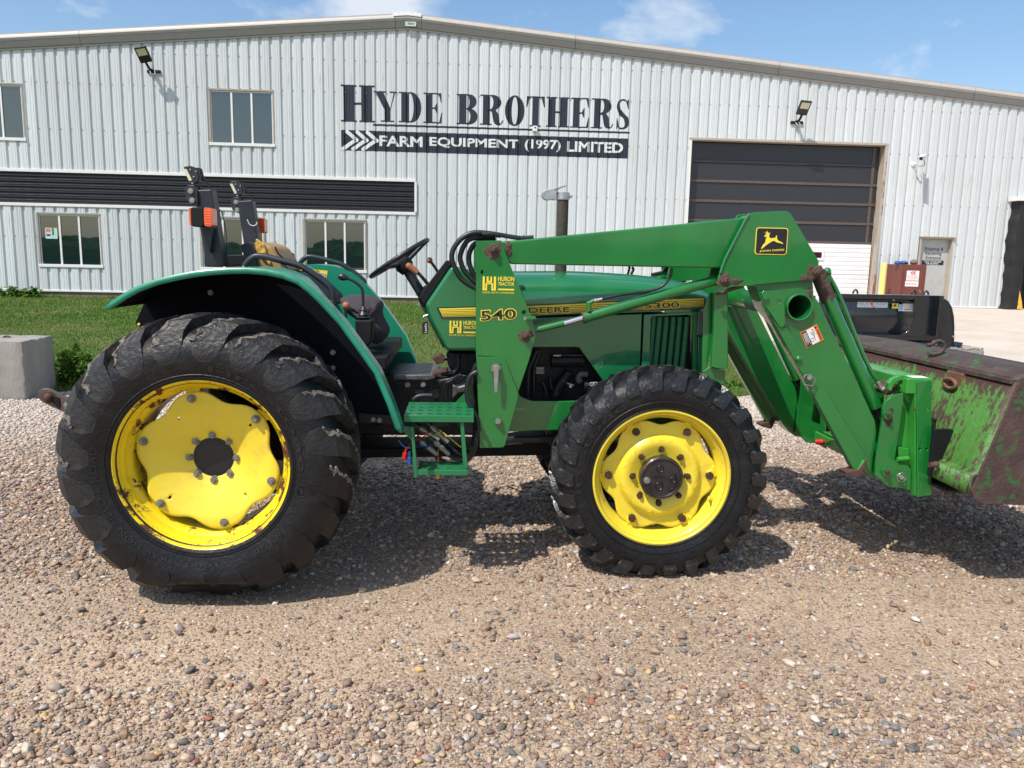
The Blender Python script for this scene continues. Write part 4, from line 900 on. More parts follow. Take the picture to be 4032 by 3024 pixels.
fw2 = copy_tree(fw, TR); fw2.location = (FWC.x, YC - FWC.y, FWC.z); fw2.rotation_euler = (0, 0, PI)
# dried mud caked along the crown of the near rear tyre
def mudpatch(name, c, rx, rz, t, seed, mat=None, n=26, y0=None, parent=None):
    """an irregular crust spread flat against a plate that faces the camera"""
    q = random.Random(seed); ph = [q.uniform(0, 6.28) for _ in range(6)]; V = []; F = []; nr = 5
    y = c[1]
    V.append((c[0], y - t, c[2]))
    for i in range(n):
        a = 2*PI*i/n; m = 1 + .16*math.sin(2*a+ph[0]) + .13*math.sin(3*a+ph[1]) + .09*math.sin(5*a+ph[2]) + .07*math.sin(9*a+ph[3])
        for j in range(1, nr+1):
            s_ = j/nr; V.append((c[0] + rx*m*s_*math.cos(a), y - t*(1-s_**2.5)*q.uniform(.5, 1.3) + (.001 if j == nr else 0), c[2] + rz*m*s_*math.sin(a)))
    for i in range(n):
        b, d = 1 + i*nr, 1 + ((i+1) % n)*nr; F.append((0, d, b))
        for j in range(nr-1): F.append((b+j, d+j, d+j+1, b+j+1))
    o = obj(name, V, F, mat or M_mud, parent or TR, smooth=60); return fixn(o)

# ---------------- hood, cowl, grille
HW = .295; YH = YC - HW   # near hood side at 4.005
crown = [(0.049,1.456),(0.267,1.457),(0.487,1.465),(0.621,1.464),(0.756,1.460),(0.925,1.453),(1.068,1.440),(1.165,1.424),(1.234,1.403),(1.291,1.365),(1.315,1.335)]
zb = (0.313,1.235)[1]; zb2 = (1.231,1.283)[1]
V = []; F = []
def hood_sec(x, zt, zbot, w):
    hw = w; r = min(1, (zt-zbot)/.16)
    P = [(-hw, zbot), (-hw, zt-.125*r), (-hw+.010, zt-.085*r), (-hw+.032, zt-.052*r), (-hw+.070, zt-.028*r), (-hw+.13, zt-.010*r), (-.08, zt-.002), (0, zt)]
    P += [(-a, b) for a, b in P[:-1]][::-1]; return [(x, YC+a, b) for a, b in P]
xs0, xs1 = crown[0][0], crown[-1][0]
for i, (x, z) in enumerate(crown):
    t = (x-xs0)/(xs1-xs0); zbb = zb + (zb2-zb)*max(0, (x-(0.313,1.235)[0])/( (1.231,1.283)[0]-(0.313,1.235)[0])); V += hood_sec(x, z, min(zbb, z-.02), HW - (.02*max(0, t-.9)*10))
n = 15
for i in range(len(crown)-1):
    for j in range(n-1): a = i*n+j; F.append((a, a+n, a+n+1, a+1))
F.append(tuple(range((len(crown)-1)*n, len(crown)*n)))
o = obj('hood', V, F, M_hood, TR, smooth=40); fixn(o)
sm = o.modifiers.new('sub', 'SUBSURF'); sm.levels = 1; sm.render_levels = 1
# rear cowl (dash side) with its sloping rear edge
cw = [(-0.073,1.484),(-0.207,1.283),(-0.185,1.219),(-0.105,1.067),(-0.093,1.049),(0.074,1.052),(0.156,1.053),(0.149,1.479)]
xh = crown[0][0]
poly = [cw[0], cw[1], cw[2], cw[3], cw[4], (xh+.30, cw[5][1]), (xh+.30, zb-.012), (xh+.03, zb-.012), (xh+.03, crown[0][1]-.004)]
mb = MB(); mb.plate(poly, YH+.003, 2*YC-YH-.003); mb.build('cowl', M_hood, TR, bevel=.028, bseg=5)
dk = [(-0.098,1.509),(-0.074,1.499),(-0.067,1.484),(-0.076,1.479),(-0.209,1.277),(-0.235,1.319),(-0.201,1.374)]
mb = MB(); mb.plate(dk, YH+.012, far(YH)-.012); dash = mb.build('dash_panel', M_blkm, TR, bevel=.006)
mb = MB(); a = [(-0.248,1.333),(-0.237,1.353),(-0.217,1.373),(-0.198,1.373),(-0.182,1.358),(-0.209,1.319),(-0.233,1.299)]; mb.plate(a, YC-.10, YC+.10); mb.build('column_boot', M_blkm, TR, bevel=.01)
mb = MB(); e = [(-0.242,1.328),(-0.218,1.270),(-0.207,1.271),(-0.184,1.221),(-0.105,1.064),(-0.113,1.066),(-0.191,1.213),(-0.234,1.297)]; mb.plate(e, YH+.02, far(YH)-.02); mb.build('dash_seal', M_blk, TR)
for a, y in (((-0.235,1.285), YC-.06),): mb = MB(); mb.cyl((a[0]+.0, 4.02, a[1]), 'Y', .008, .03, 8); mb.build('dash_bolt', M_nut, TR)
# side shroud over the engine
pt = lambda s: s
sh = [(0.210,1.228),(0.908,1.256),(0.911,0.869),(0.728,0.867),(0.718,0.908),(0.589,1.077),(0.573,1.080),(0.213,1.074)]
sh[0] = (sh[0][0], zb-.016); 
mb = MB(); mb.plate(sh, YH+.006, YH+.016); mb.build('side_shroud', M_hood, TR, bevel=.003)
mb = MB(); mb.plate([(x, z) for x, z in sh], far(YH)-.016, far(YH)-.006); mb.build('side_shroud', M_hood, TR, bevel=.003)
st_ = [(0.212,1.114),(0.593,1.109),(0.723,0.970),(0.725,0.919),(0.581,1.094),(0.213,1.089)]
# grille
gr = [(0.916,1.254),(1.197,1.274),(1.210,0.872),(0.918,0.869)]; hol = [(0.962,1.245),(1.158,1.257),(1.177,1.243),(1.187,0.885),(0.960,0.882),(0.954,1.233)]
mb = MB(); mb.plate(gr, YH-.004, YH+.02, [hol]); gf = mb.build('grille_frame', M_hood, TR, bevel=.004)
mb = MB(); mb.plate(hol, YH+.055, YH+.06); mb.build('grille_backing', M_blkm, gf)
for k, (xa, xb) in enumerate(((1552, 1525), (1607, 1583), (1664, 1640), (1718, 1696), (1775, 1752), (1500, 1478))):
    pa, pb = (1.004,1.246), (1.005,0.880)
    sx = ((0.652,1.240), (1.292,1.250)); px_ = lambda v: sx[0][0] + (v-1000)/1000*(sx[1][0]-sx[0][0])
    mb = MB(); mb.tube([(px_(xa), YH+.026, pa[1]-.004), (px_(xa)-.001, YH+.024, pa[1]-.05), (px_(xb), YH+.026, pb[1])], .0155, 10)
    mb.build('grille_slat', M_gdark, gf, smooth=60)
ns_ = [(1.198,1.277),(1.230,1.283),(1.247,0.873),(1.213,0.873)]
mb = MB(); mb.plate(ns_, YH+.004, far(YH)-.004); mb.build('nose_panel', M_hood, TR, bevel=.012, bseg=3)
mk_ = [(1.199,1.276),(1.224,1.279),(1.219,1.213),(1.223,1.160),(1.211,1.153),(1.197,1.153)]
mb = MB(); mb.plate(mk_, YH-.012, YH+.003); mb.build('side_marker', pbr('grey_purple_plastic', (.14, .11, .13), .3, coat=.5), TR, bevel=.004)
a = [(1.197,1.151),(1.228,1.150),(1.226,1.144),(1.196,1.143)]; mb = MB(); mb.plate(a, YH-.010, YH+.003); mb.build('marker_clip', M_blk, TR)
# ---------------- decals
YD = YH - .0035
q = [(-0.145,1.271),(0.067,1.280),(0.068,1.224),(-0.122,1.219)]; r_ = [(0.321,1.292),(1.230,1.348),(1.232,1.314),(0.322,1.229)]
z_t = (q[0][1] + r_[0][1])/2; 
band = [(q[0][0], q[0][1]), (q[3][0], q[3][1]), (r_[3][0], r_[3][1]+.004), (r_[2][0], (1.230,1.294)[1]), (r_[1][0]-.004, r_[1][1]), (r_[0][0], r_[0][1])]
mb = MB(); mb.plate(band, YD+.001, YD+.004); dec = mb.build('stripe_decal', M_dblk, TR)
def lerp(a, b, t): return (a[0]+(b[0]-a[0])*t, a[1]+(b[1]-a[1])*t)
TL, BL, BM, BR, TRr, TM = band
mb = MB(); fr0, h_ = .07, (.19, .135, .105, .08, .06, .04, .028); g_ = .052; f0 = .08
for k, hh in enumerate(h_):
    f1 = f0 + hh*.80
    A = lerp(TL, BL, f0); B_ = lerp(TL, BL, f1); Cm = lerp(TM, BM, f0); Dm = lerp(TM, BM, f1); E_ = lerp(TRr, BR, f0); G_ = lerp(TRr, BR, f1)
    i = .010
    mb.add([(A[0]+i, YD, A[1]), (Cm[0], YD, Cm[1]), (E_[0]-.004, YD, E_[1]), (G_[0]-.004, YD, G_[1]), (Dm[0], YD, Dm[1]), (B_[0]+i, YD, B_[1])], [(5, 4, 1, 0), (4, 3, 2, 1)])
    f0 = f1 + g_
mb.build('stripe_lines', M_dyel, dec)
def outlined(s, p0, p1, h, y, name, parent, slant=0):
    mb = MB(); text(mb, s, (p0[0]-.004, p0[1]-.004), (p1[0]+.004, p1[1]-.004), h+.008, y, .05, slant=slant); mb.build(name, M_dyel, parent)
    mb = MB(); text(mb, s, p0, p1, h, y-.0012, .012, slant=slant); mb.build(name, M_dblk, parent)
a = [(0.275,1.249),(0.530,1.259),(0.916,1.283),(1.097,1.293)]
outlined('DEERE', a[0] if False else (0.322,1.251), a[1], .0285, YD-.001, 'lettering', dec)
outlined('5300', a[2], a[3], .0285, YD-.001, 'lettering', dec)
def dealer(p_h, s, y, name='dealer_decal'):
    """HURON TRACTOR dealer decal; p_h = lower left of the H mark, s = mark height"""
    x, z = p_h; w = s*.96; t = s*.17; mb = MB()
    fl = lambda a, b, c, d: mb.plate(rect(x+a*w, z+b*s, x+c*w, z+d*s), y, y+.0008)
    for a_ in ((0, 0, .16, 1), (.84, 0, 1, 1), (.16, 0, .34, .12), (.66, 0, .84, .12), (.30, .56, .70, .68), (.30, .68, .44, 1), (.56+.02, .68, .70, 1), (.22, .121, .34, .44), (.66, .121, .78, .44), (.221, .44, .78, .52)): fl(*a_)
    o = mb.build(name, M_dyel, TR)
    mb = MB(); X = x + 1.16*w; text(mb, 'HURON', (X, z+.68*s), (X+1.22*w, z+.68*s), .34*s, y, .02); text(mb, 'TRACTOR', (X, z+.36*s), (X+1.22*w, z+.36*s), .25*s, y, .015)
    mb.plate(rect(X, z+.03*s, X+1.22*w, z+.14*s), y, y+.0008)
    text(mb, 'EXETER \u2022 BLYTH \u2022 THAMESFORD', (x, z-.22*s), (x+2.38*w, z-.22*s), .14*s, y, .0); mb.build('lettering', M_dyel, o)
    return o
a = [(-0.079,1.143),(-0.080,1.206)]; dealer(a[0], a[1][1]-a[0][1], YD)
# ---------------- exhaust
a = [(0.516,1.450),(0.504,1.840)]; xe = a[0][0]; ze = a[1][1]
mb = MB(); mb.cyl((xe, YC, (1.40+ze)/2), 'Z', .031, ze-1.40, 20); ex_ = mb.build('exhaust_pipe', M_pipe, TR, smooth=40)
mb = MB(); mb.lathe([(ze, .033), (ze, .0355), (ze+.038, .0355), (ze+.038, .032)], (xe, YC, 0), 'Z', 24); mb.cyl((xe+.045, YC, ze+.018), 'Y', .008, .03, 8); mb.build('rain_cap_clamp', M_silver, ex_, smooth=40)
a = [(0.476,1.837),(0.450,1.839),(0.437,1.835),(0.414,1.838),(0.399,1.857),(0.403,1.877),(0.422,1.889),(0.497,1.904),(0.475,1.865)]
mb = MB(); mb.plate(a, YC-.020, YC+.020); mb.build('rain_cap_arm', M_silver, ex_, bevel=.002)
a = [(0.435,1.883),(0.538,1.916)]; d = Vector((a[1][0]-a[0][0], 0, a[1][1]-a[0][1])); cc = Vector((a[0][0], YC, a[0][1])) + d*.60; mb = MB(); mb.cyl(cc, (-d.z, 0, d.x), .038, .004, 24); mb.build('rain_cap', M_silver, ex_)
# ---------------- steering wheel, column, levers
col0 = Vector((-0.245,4.300,1.339)); hub = Vector((-0.333,4.300,1.480)); ax_ = (hub-col0).normalized()
mb = MB(); mb.tube([col0 - ax_*.03, hub - ax_*.02], .026, 14); mb.build('steering_column', M_rops, TR, smooth=50)
mb = MB(); mb.tube([hub - ax_*.045, hub - ax_*.01, hub + ax_*.02, hub + ax_*.03], [.035, .050, .046, .030], 18); stw = mb.build('steering_hub', M_blkm, TR, smooth=40)
top = Vector((-0.198,4.300,1.618)); bot = Vector((-0.513,4.300,1.408)); rc = (top+bot)/2; u = (top-bot).normalized(); rr = (top-bot).length/2 - .010; w = Vector((0, 1, 0))
mb = MB(); mb.tube([rc + (u*math.cos(2*PI*i/48) + w*math.sin(2*PI*i/48))*rr for i in range(48)], .0125, 10, closed=True); mb.build('steering_rim', M_blk, stw, smooth=80)
for k in range(3):
    a = 2*PI*k/3 + .05; e = rc + (u*math.cos(a) + w*math.sin(a))*rr; mb = MB(); mb.tube([hub, hub + (e-hub)*.5 - (u.cross(w))*.0, e], [.013, .011, .009], 8); mb.build('steering_spoke', M_blk, stw, smooth=60)
def lever(pts, r, name='lever', mat=None, y=None, parent=None): mb = MB(); mb.tube(smooth_path(pts, 5), r, 8); return mb.build(name, mat or M_blk, parent or TR, smooth=70)
def knob(p, r, mat, parent, name='knob', sc_=(1, 1, 1)): mb = MB(); mb.sphere(p, r, 8, sc_=sc_); return mb.build(name, mat, parent, smooth=180)
pt_ = [(-0.199,4.220,1.381),(-0.241,4.220,1.429),(-0.259,4.220,1.442),(-0.299,4.220,1.473)]
l = lever(pt_[:3], .009); mb = MB(); mb.tube([Vector(pt_[2])+(Vector(pt_[1])-Vector(pt_[2]))*.3, pt_[3]], [.0165, .0185], 12); mb.sphere(pt_[3], .0185, 6); mb.build('grip', M_brown, l, smooth=60)
pt_ = [(-0.156,4.450,1.444),(-0.184,4.450,1.484),(-0.201,4.450,1.505)]; l = lever(pt_, .008); knob(pt_[2], .017, M_brown, l)
# ignition key fob: hangs from the dash, a thing of its own
p = Vector((-0.200,3.990,1.226)); KF = empty('key_fob', p, 'black key fob hanging on a ring from the dash beside the steering column', 'key fob')
mb = MB(); mb.tube([p+Vector((.018*math.cos(t*PI/7)-.003, 0, -.020+.020*math.sin(t*PI/7))) for t in range(14)], .0018, 5, closed=True); mb.cyl(p+Vector((.002, 0, .004)), (.9, 0, .35), .006, .024, 8); mb.build('ring', M_steel, KF, smooth=80)
a = [(-0.212,1.200),(-0.190,1.205),(-0.187,1.197),(-0.187,1.141),(-0.190,1.138),(-0.213,1.139),(-0.216,1.142),(-0.215,1.195)]; mb = MB(); mb.plate(a, 3.985, 3.993); o = mb.build('tag', M_dblk, KF, bevel=.002)
V_, F_ = text_geo('Leaths', .0); b0 = [(-0.193,1.145),(-0.205,1.191)]; mb = MB(); hh = b0[1][1]-b0[0][1]; ww = b0[0][0]-b0[1][0]
mb.add([(b0[0][0] - b*ww, 3.9835, b0[1][1] - (1-a)*hh) for a, b in V_], [f[::1] for f in F_]); mb.build('lettering', M_white, KF)

# ---------------- fenders
ARC = [(-1.480,1.287),(-1.455,1.313),(-1.401,1.349),(-1.348,1.379),(-1.269,1.410),(-1.191,1.430),(-1.122,1.445),(-1.052,1.455),(-0.974,1.462),(-0.896,1.465),(-0.818,1.461),(-0.749,1.449),(-0.683,1.425),(-0.636,1.391),(-0.592,1.352),(-0.505,1.257),(-0.426,1.147),(-0.355,1.045),(-0.274,0.907)]
ARC += [(-0.345,1.020),(-0.298,0.905),(-0.264,0.802),(-0.256,0.778)]
ARC = [p for i, p in enumerate(ARC) if i != 18]
_n = len(ARC); tp = lambda i: min(1, max(0, (i-8)/6))     # the front of the fender narrows
_sh = [(-0.564,1.316),(-0.564,1.286)]; ARC = [(x - .006*tp(i), z - .004*tp(i)) for i, (x, z) in enumerate(ARC)]
WARC = [(x - .060*tp(i), z - .034*tp(i)) for i, (x, z) in enumerate(ARC)]
def ribbon(P, y0, y1, off=0.):
    mb = MB(); V = []; y0_, y1_ = y0, y1
    for i, (x, z) in enumerate(P):
        a = P[max(i-1, 0)]; b = P[min(i+1, len(P)-1)]; t = Vector((b[0]-a[0], b[1]-a[1])).normalized(); nx, nz = -t.y, t.x
        y0 = y0_(i) if callable(y0_) else y0_; y1 = y1_(i) if callable(y1_) else y1_
        V += [(x+nx*off, y0, z+nz*off), (x+nx*off, y1, z+nz*off)]
    mb.add(V, [(2*i, 2*i+2, 2*i+3, 2*i+1) for i in range(len(P)-1)]); return mb
wtail = [(-0.411,0.717),(-0.510,0.744),(-0.593,0.845)] + [(-0.757,0.609),(-1.103,0.815),(-1.348,1.097),(-1.502,1.169),(-1.526,1.193)]
wl = WARC + wtail
M_fblk = pbr('fender_black_and_shade', (.004, .005, .008), .7, var=.3, vs=5, spec=.08)  # black underside coat, with the shade under the fender put into its colour
for f, nm in ((near, 0), (far, 1)):
    if f is near: ys = (3.34, lambda i: 3.742 - .31*tp(i))
    else: ys = (far(3.742), lambda i: far(3.34) - .34*tp(i))
    mb = ribbon(ARC, ys[0], ys[1]); o = mb.build('fender', M_teal, TR, smooth=50); fixn(o)
    fen = o; wl = (WARC if f is near else ARC) + wtail
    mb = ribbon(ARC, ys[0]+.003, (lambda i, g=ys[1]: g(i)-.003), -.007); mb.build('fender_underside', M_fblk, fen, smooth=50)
    lip = []; low = []
    for i, (x, z) in enumerate(ARC):
        a = ARC[max(i-1, 0)]; b = ARC[min(i+1, len(ARC)-1)]; t = Vector((b[0]-a[0], b[1]-a[1])).normalized(); d_ = .026 if 0 < i < len(ARC)-1 else .010
        low.append((x+t.y*d_, z-t.x*d_))
    V = []; F = []
    for i_, ((x, z), (x2, z2)) in enumerate(zip(ARC, low)): yo = 3.336 if f is near else far(3.336) - .34*tp(i_); V += [(x, yo, z), (x2, yo+.002, z2)]
    F = [(2*i, 2*i+1, 2*i+3, 2*i+2) for i in range(len(ARC)-1)]; o = obj('fender_lip', V, F, M_teal, fen, smooth=50); s_ = o.modifiers.new('thick', 'SOLIDIFY'); s_.thickness = .005; s_.offset = 0
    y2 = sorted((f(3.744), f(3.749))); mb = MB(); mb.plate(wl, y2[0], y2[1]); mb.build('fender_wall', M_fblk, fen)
    y2 = sorted((f(3.7495), f(3.757))); mb = MB(); mb.plate(wl, y2[0], y2[1]); mb.build('fender_inner_wall', M_teal, fen)
for p in [(-1.177,3.738,1.339),(-0.622,3.738,1.068),(-0.623,3.738,0.994)]:
    mb = MB(); mb.cyl(p, 'Y', .0125, .008, 14); mb.cyl(Vector(p)+Vector((0, -.006, 0)), 'Y', .008, .01, 6); mb.build('fender_bolt', M_nut, TR)
for p in (-0.405,3.738,0.744), (-0.435,3.738,0.747): mb = MB(); mb.cyl(p, 'Y', .012, .010, 12); mb.cyl(Vector(p)+Vector((0, -.008, 0)), 'Y', .007, .012, 6); mb.build('fender_bolt', M_nut, TR)
p = (-1.508,3.738,1.188); mb = MB(); mb.cyl(p, 'Y', .006, .004, 14); mb.build('fender_hole_spot', M_dyel, TR)  # yellow disc added in place of a see-through hole in the wall
a = [(-0.505,0.777),(-0.310,0.763),(-0.303,0.723),(-0.501,0.732)]; mb = MB(); mb.plate(a, 3.735, 3.742); mb.build('fender_bracket', pbr('muddy_black', (.02, .016, .012), .8, var=.4, col2=(.3, .2, .1), c2s=22, c2t=.66), TR)
# inner console on the far fender with its caution sticker
a = [(-1.023,1.457),(-0.986,1.462),(-0.920,1.452),(-0.861,1.416),(-0.822,1.320),(-0.849,1.278),(-1.035,1.275)]
mb = MB(); mb.plate(a, 4.66, 4.84); mb.build('console', M_teal, TR, bevel=.025, bseg=4)
a = [(-0.989,1.412),(-0.979,1.447),(-0.797,1.432),(-0.806,1.383),(-0.955,1.391)]; mb = MB(); mb.plate(a, 4.651, 4.656); stk = mb.build('caution_sticker', M_dyel, TR)
mb = MB(); mb.plate([(-0.982,1.411),(-0.977,1.434),(-0.815,1.417),(-0.820,1.389),(-0.946,1.396)], 4.6485, 4.650); mb.build('sticker_panel', M_dblk, stk)
a = [(-0.924,1.427),(-0.846,1.424)]; mb = MB(); text(mb, 'CAUTION', a[0], a[1], .013, 4.648, .01); mb.build('lettering', M_dblk, stk)
mb = MB()
for k in range(5):
    for s_ in (0, 1): p0 = (-0.960,1.424); mb.box((p0[0]+.02+s_*.075, 4.646, p0[1]-.008-k*.006), (p0[0]+.075+s_*.075, 4.648, p0[1]-.0055-k*.006))
mb.build('fine_print', M_white, stk)
# grab rails
for f in (near, far):
    P = [Vector((x, f(3.70), z)) for x, z in [(-1.009,1.463),(-0.993,1.484),(-0.973,1.502),(-0.947,1.511),(-0.893,1.504),(-0.826,1.488),(-0.763,1.472),(-0.712,1.444),(-0.662,1.408),(-0.633,1.385),(-0.619,1.365),(-0.614,1.339),(-0.616,1.303)]]
    mb = MB(); mb.tube(smooth_path(P, 3), .0145, 10); rl = mb.build('grab_rail', M_rops, TR, smooth=70)
    mb = MB(); e = P[-1]; mb.box((e.x-.03, e.y-.02, e.z-.006), (e.x+.012, e.y+.02, e.z+.012)); mb.build('rail_foot', M_blk, rl, bevel=.003)
# ---------------- rear roll bar posts
for f, tx in ((near, 0), (far, 1)):
    po = [(-1.289,1.812),(-1.206,1.818),(-1.161,1.456),(-1.244,1.454)]
    y2 = sorted((f(3.90), f(3.985))); mb = MB(); mb.plate(po, y2[0], y2[1]); rp_ = mb.build('roll_bar_post', M_rops, TR, bevel=.006)
    mb = MB(); a = [(-1.324,1.816),(-1.308,1.833),(-1.279,1.833),(-1.267,1.812),(-1.266,1.741),(-1.297,1.749),(-1.320,1.764)]; y2 = sorted((f(3.885), f(3.899))); hol = [circ((-1.301,1.808), .008, 12)]
    mb.plate(a, y2[0], y2[1], hol); mb.build('hinge_bracket', M_rops, rp_, bevel=.003); y3 = sorted((f(3.96), f(3.975))); mb = MB(); mb.plate(a, y3[0], y3[1]); mb.build('hinge_bracket', M_rops, rp_, bevel=.003)
    for c_ in [(-1.295,1.806),(-1.290,1.763)]: mb = MB(); mb.cyl((c_[0], f(3.93), c_[1]), 'Y', .013, .11, 12); mb.build('hinge_pin', M_nut, rp_)
    # LED work light
    lx, lz = (-1.292,1.884); mb = MB()
    Rm = Matrix.Rotation(R(-12), 3, 'Y')
    def place(m_): m_.v = [tuple(Vector((lx, f(3.93), lz)) + Rm @ Vector(v)) for v in m_.v]; return m_
    ho = [(-.031, .036), (-.026, .042), (.000, .041), (.018, .030), (.028, .010), (.030, -.012), (.020, -.036), (.004, -.042), (-.012, -.040), (-.018, -.018), (-.026, .016)]
    mb.plate(ho, -.032, .032); place(mb); wlt = mb.build('work_light', M_blk, rp_, bevel=.004)
    mb = MB(); mb.plate([(-.033, .030), (-.018, .028), (-.006, -.026), (-.020, -.028)], -.0345, -.0325); place(mb).build('lens', M_lens, wlt)
    mb = MB()
    for k in range(5): mb.box((.0, -.027+k*.012, -.030), (.036, -.024+k*.012, .026))
    place(mb).build('heat_fin', M_blk, wlt)
    for q_ in ((-.002, .022), (.006, -.012), (-.008, -.04), (.022, .01)): mb = MB(); mb.cyl((q_[0], -.034, q_[1]), 'Y', .004, .004, 8); place(mb).build('screw', M_steel, wlt)
    mb = MB(); mb.tube([(lx, f(3.93), lz-.045), (lx, f(3.93), lz-.075)], .010, 8); mb.box((lx-.03, f(3.93)-.012, lz-.088), (lx+.03, f(3.93)+.012, lz-.076)); mb.build('light_mount', M_rust, wlt)
    P = [Vector((x, f(3.92), z)) for x, z in [(-1.264,1.872),(-1.240,1.864),(-1.224,1.838),(-1.215,1.815)]]; mb = MB(); mb.tube(smooth_path(P, 5), .004, 6); mb.build('cable', M_rub, wlt, smooth=80)
    # amber warning lamp
    a = [(-1.275,1.719),(-1.225,1.729),(-1.186,1.727),(-1.172,1.713),(-1.171,1.640),(-1.220,1.633),(-1.267,1.634),(-1.273,1.655)]
    x0_, x1_ = a[0][0], a[4][0]; z0_, z1_ = a[4][1]-.002, a[2][1]; cxx = (x0_+x1_)/2
    y2 = sorted((f(3.78), f(3.86))); hb = cxx + .004
    mb = MB(); mb.plate(rrect(x0_+.008, z0_, x1_-.038, z1_, .012, 3), y2[0], y2[1]); am = mb.build('amber_lamp', M_blkm, rp_, bevel=.006)
    mb = MB(); mb.plate(rrect(x1_-.037, z0_+.003, x1_, z1_-.002, .010, 3), y2[0]+.002, y2[1]-.002)
    for k in range(9): mb.box((x1_-.033, y2[0]+.0005 if f is near else y2[1]-.0035, z0_+.012+k*.0075), (x1_-.004, y2[0]+.003 if f is near else y2[1]-.001, z0_+.0155+k*.0075))
    mb.build('amber_lens', M_amber, am, bevel=.004)
    mb = MB(); mb.plate(rrect(x0_, z0_+.006, x0_+.0075, z1_-.004, .003, 2), y2[0]+.004, y2[1]-.004); mb.build('amber_lens', M_amber, am)
    a = [(-1.245,1.635),(-1.196,1.636),(-1.219,1.524),(-1.212,1.521)]; y2 = sorted((f(3.86), f(3.899))); mb = MB(); mb.plate([a[0], a[2], a[3], a[1]], y2[0], y2[1]); mb.build('lamp_bracket', M_rops, am)
mb = MB(); a = [(-1.317,1.511),(-0.955,1.529),(-0.952,1.479),(-1.316,1.447)]; mb.plate(a, 4.45, 4.52); mb.build('seat_crossbar', M_blkm, TR, bevel=.008)
P = [Vector(p) for p in [(-1.203,3.985,1.734),(-1.186,3.985,1.713),(-1.172,3.985,1.641),(-1.167,3.985,1.544),(-1.169,3.985,1.501)]]; mb = MB(); mb.tube(smooth_path(P, 5), .0025, 5); mb.build('wire', pbr('green_wire', (.03, .12, .07), .5), TR, smooth=80)
P = [Vector(p) for p in [(-1.231,4.600,1.711),(-1.218,4.600,1.684),(-1.197,4.600,1.676),(-1.177,4.600,1.688),(-1.182,4.600,1.698)]]; mb = MB(); mb.tube(smooth_path(P, 5), .0025, 5); mb.build('wire', M_white, TR, smooth=80)
# ---------------- seat
SE = empty('seat', (-1.0, YC, 1.35), parent=TR)
a = [(-1.095,1.576),(-1.079,1.578),(-1.058,1.536),(-1.048,1.449),(-0.933,1.445),(-0.921,1.436),(-1.049,1.430),(-1.086,1.455),(-1.122,1.528),(-1.133,1.556),(-1.121,1.567)]; mb = MB(); mb.plate(a, 4.08, 4.52); mb.build('seat_shell', M_rops, SE, bevel=.012)
a = [(-1.072,1.587),(-1.037,1.580),(-0.981,1.562),(-0.961,1.531),(-0.937,1.493),(-0.911,1.433),(-1.047,1.430),(-1.062,1.471),(-1.070,1.529)]; mb = MB(); mb.plate(a, 4.10, 4.50); mb.build('backrest', M_tan, SE, bevel=.022, bseg=3)
a = [(-1.058,1.592),(-1.047,1.596),(-1.037,1.586),(-1.013,1.569),(-1.003,1.530),(-1.009,1.505),(-0.983,1.486),(-0.987,1.461),(-1.009,1.486),(-1.028,1.492),(-1.049,1.523),(-1.057,1.548),(-1.048,1.567)]; mb = MB(); mb.plate(a, 4.085, 4.105); o = mb.build('torn_foam', M_foam, SE, bevel=.006)
for a in ([(-0.962,1.557),(-0.949,1.525),(-0.925,1.503)], [(-0.941,1.481),(-0.913,1.462),(-0.892,1.434)]): mb = MB(); mb.tube([(x, 4.098, z) for x, z in a], .004, 6); mb.build('seam', M_blkm, SE)
a = [(-1.061,1.426),(-0.828,1.424),(-0.694,1.302),(-0.694,1.249),(-1.067,1.242)]; mb = MB(); mb.plate(a, 4.02, 4.58); mb.build('seat_cushion', M_blkm, SE, bevel=.03, bseg=3)
# ---------------- hydraulic lever tower beside the seat
a = [(-0.535,1.213),(-0.449,1.215),(-0.456,1.107),(-0.481,1.075),(-0.532,1.154)]; mb = MB(); mb.plate(a, 3.86, 3.97); lt = mb.build('lever_tower', M_blkm, TR, bevel=.01)
bx = (-0.498,1.218); zs_ = [(-0.498,1.218)[1], (-0.498,1.233)[1], (-0.498,1.243)[1], (-0.498,1.255)[1], (-0.498,1.265)[1], (-0.498,1.273)[1]]
mb = MB(); mb.lathe([(zs_[0]-.002, .026), (zs_[0]+.006, .034), (zs_[1], .022), (zs_[1]+.004, .028), (zs_[3], .017), (zs_[3]+.005, .021), (zs_[5], .010), (zs_[5]+.006, .006)], (bx[0], 3.90, 0), 'Z', 20); mb.build('boot', M_rub, lt, smooth=30)
P = [(-0.499,3.900,1.273),(-0.500,3.900,1.327),(-0.506,3.900,1.366),(-0.541,3.900,1.397),(-0.579,3.900,1.415)]; mb = MB(); mb.tube(smooth_path(P, 5), .007, 8); jl = mb.build('loader_lever', M_blk, lt, smooth=70)
mb = MB(); p = Vector((-0.599,3.900,1.419)); mb.tube([p+Vector((.028, 0, -.008)), p+Vector((.010, 0, -.003)), p, p-Vector((.010, 0, -.003))], [.009, .017, .019, .014], 12); mb.sphere(p-Vector((.006, 0, 0)), .0155, 6); mb.build('knob', M_blk, jl, smooth=60)
for fr_, y in (([(-0.581,3.880,1.241),(-0.580,3.880,1.272),(-0.579,3.880,1.280)], 3.88), ([(-0.487,4.350,1.219),(-0.485,4.350,1.241),(-0.485,4.350,1.251)], 4.35)):
    l = lever([Vector(fr_[0])-Vector((0, 0, .1)), fr_[0], fr_[2]], .0075); knob(Vector(fr_[2])+Vector((0, 0, .0)), .020 if y < 4 else .017, M_brown, l)
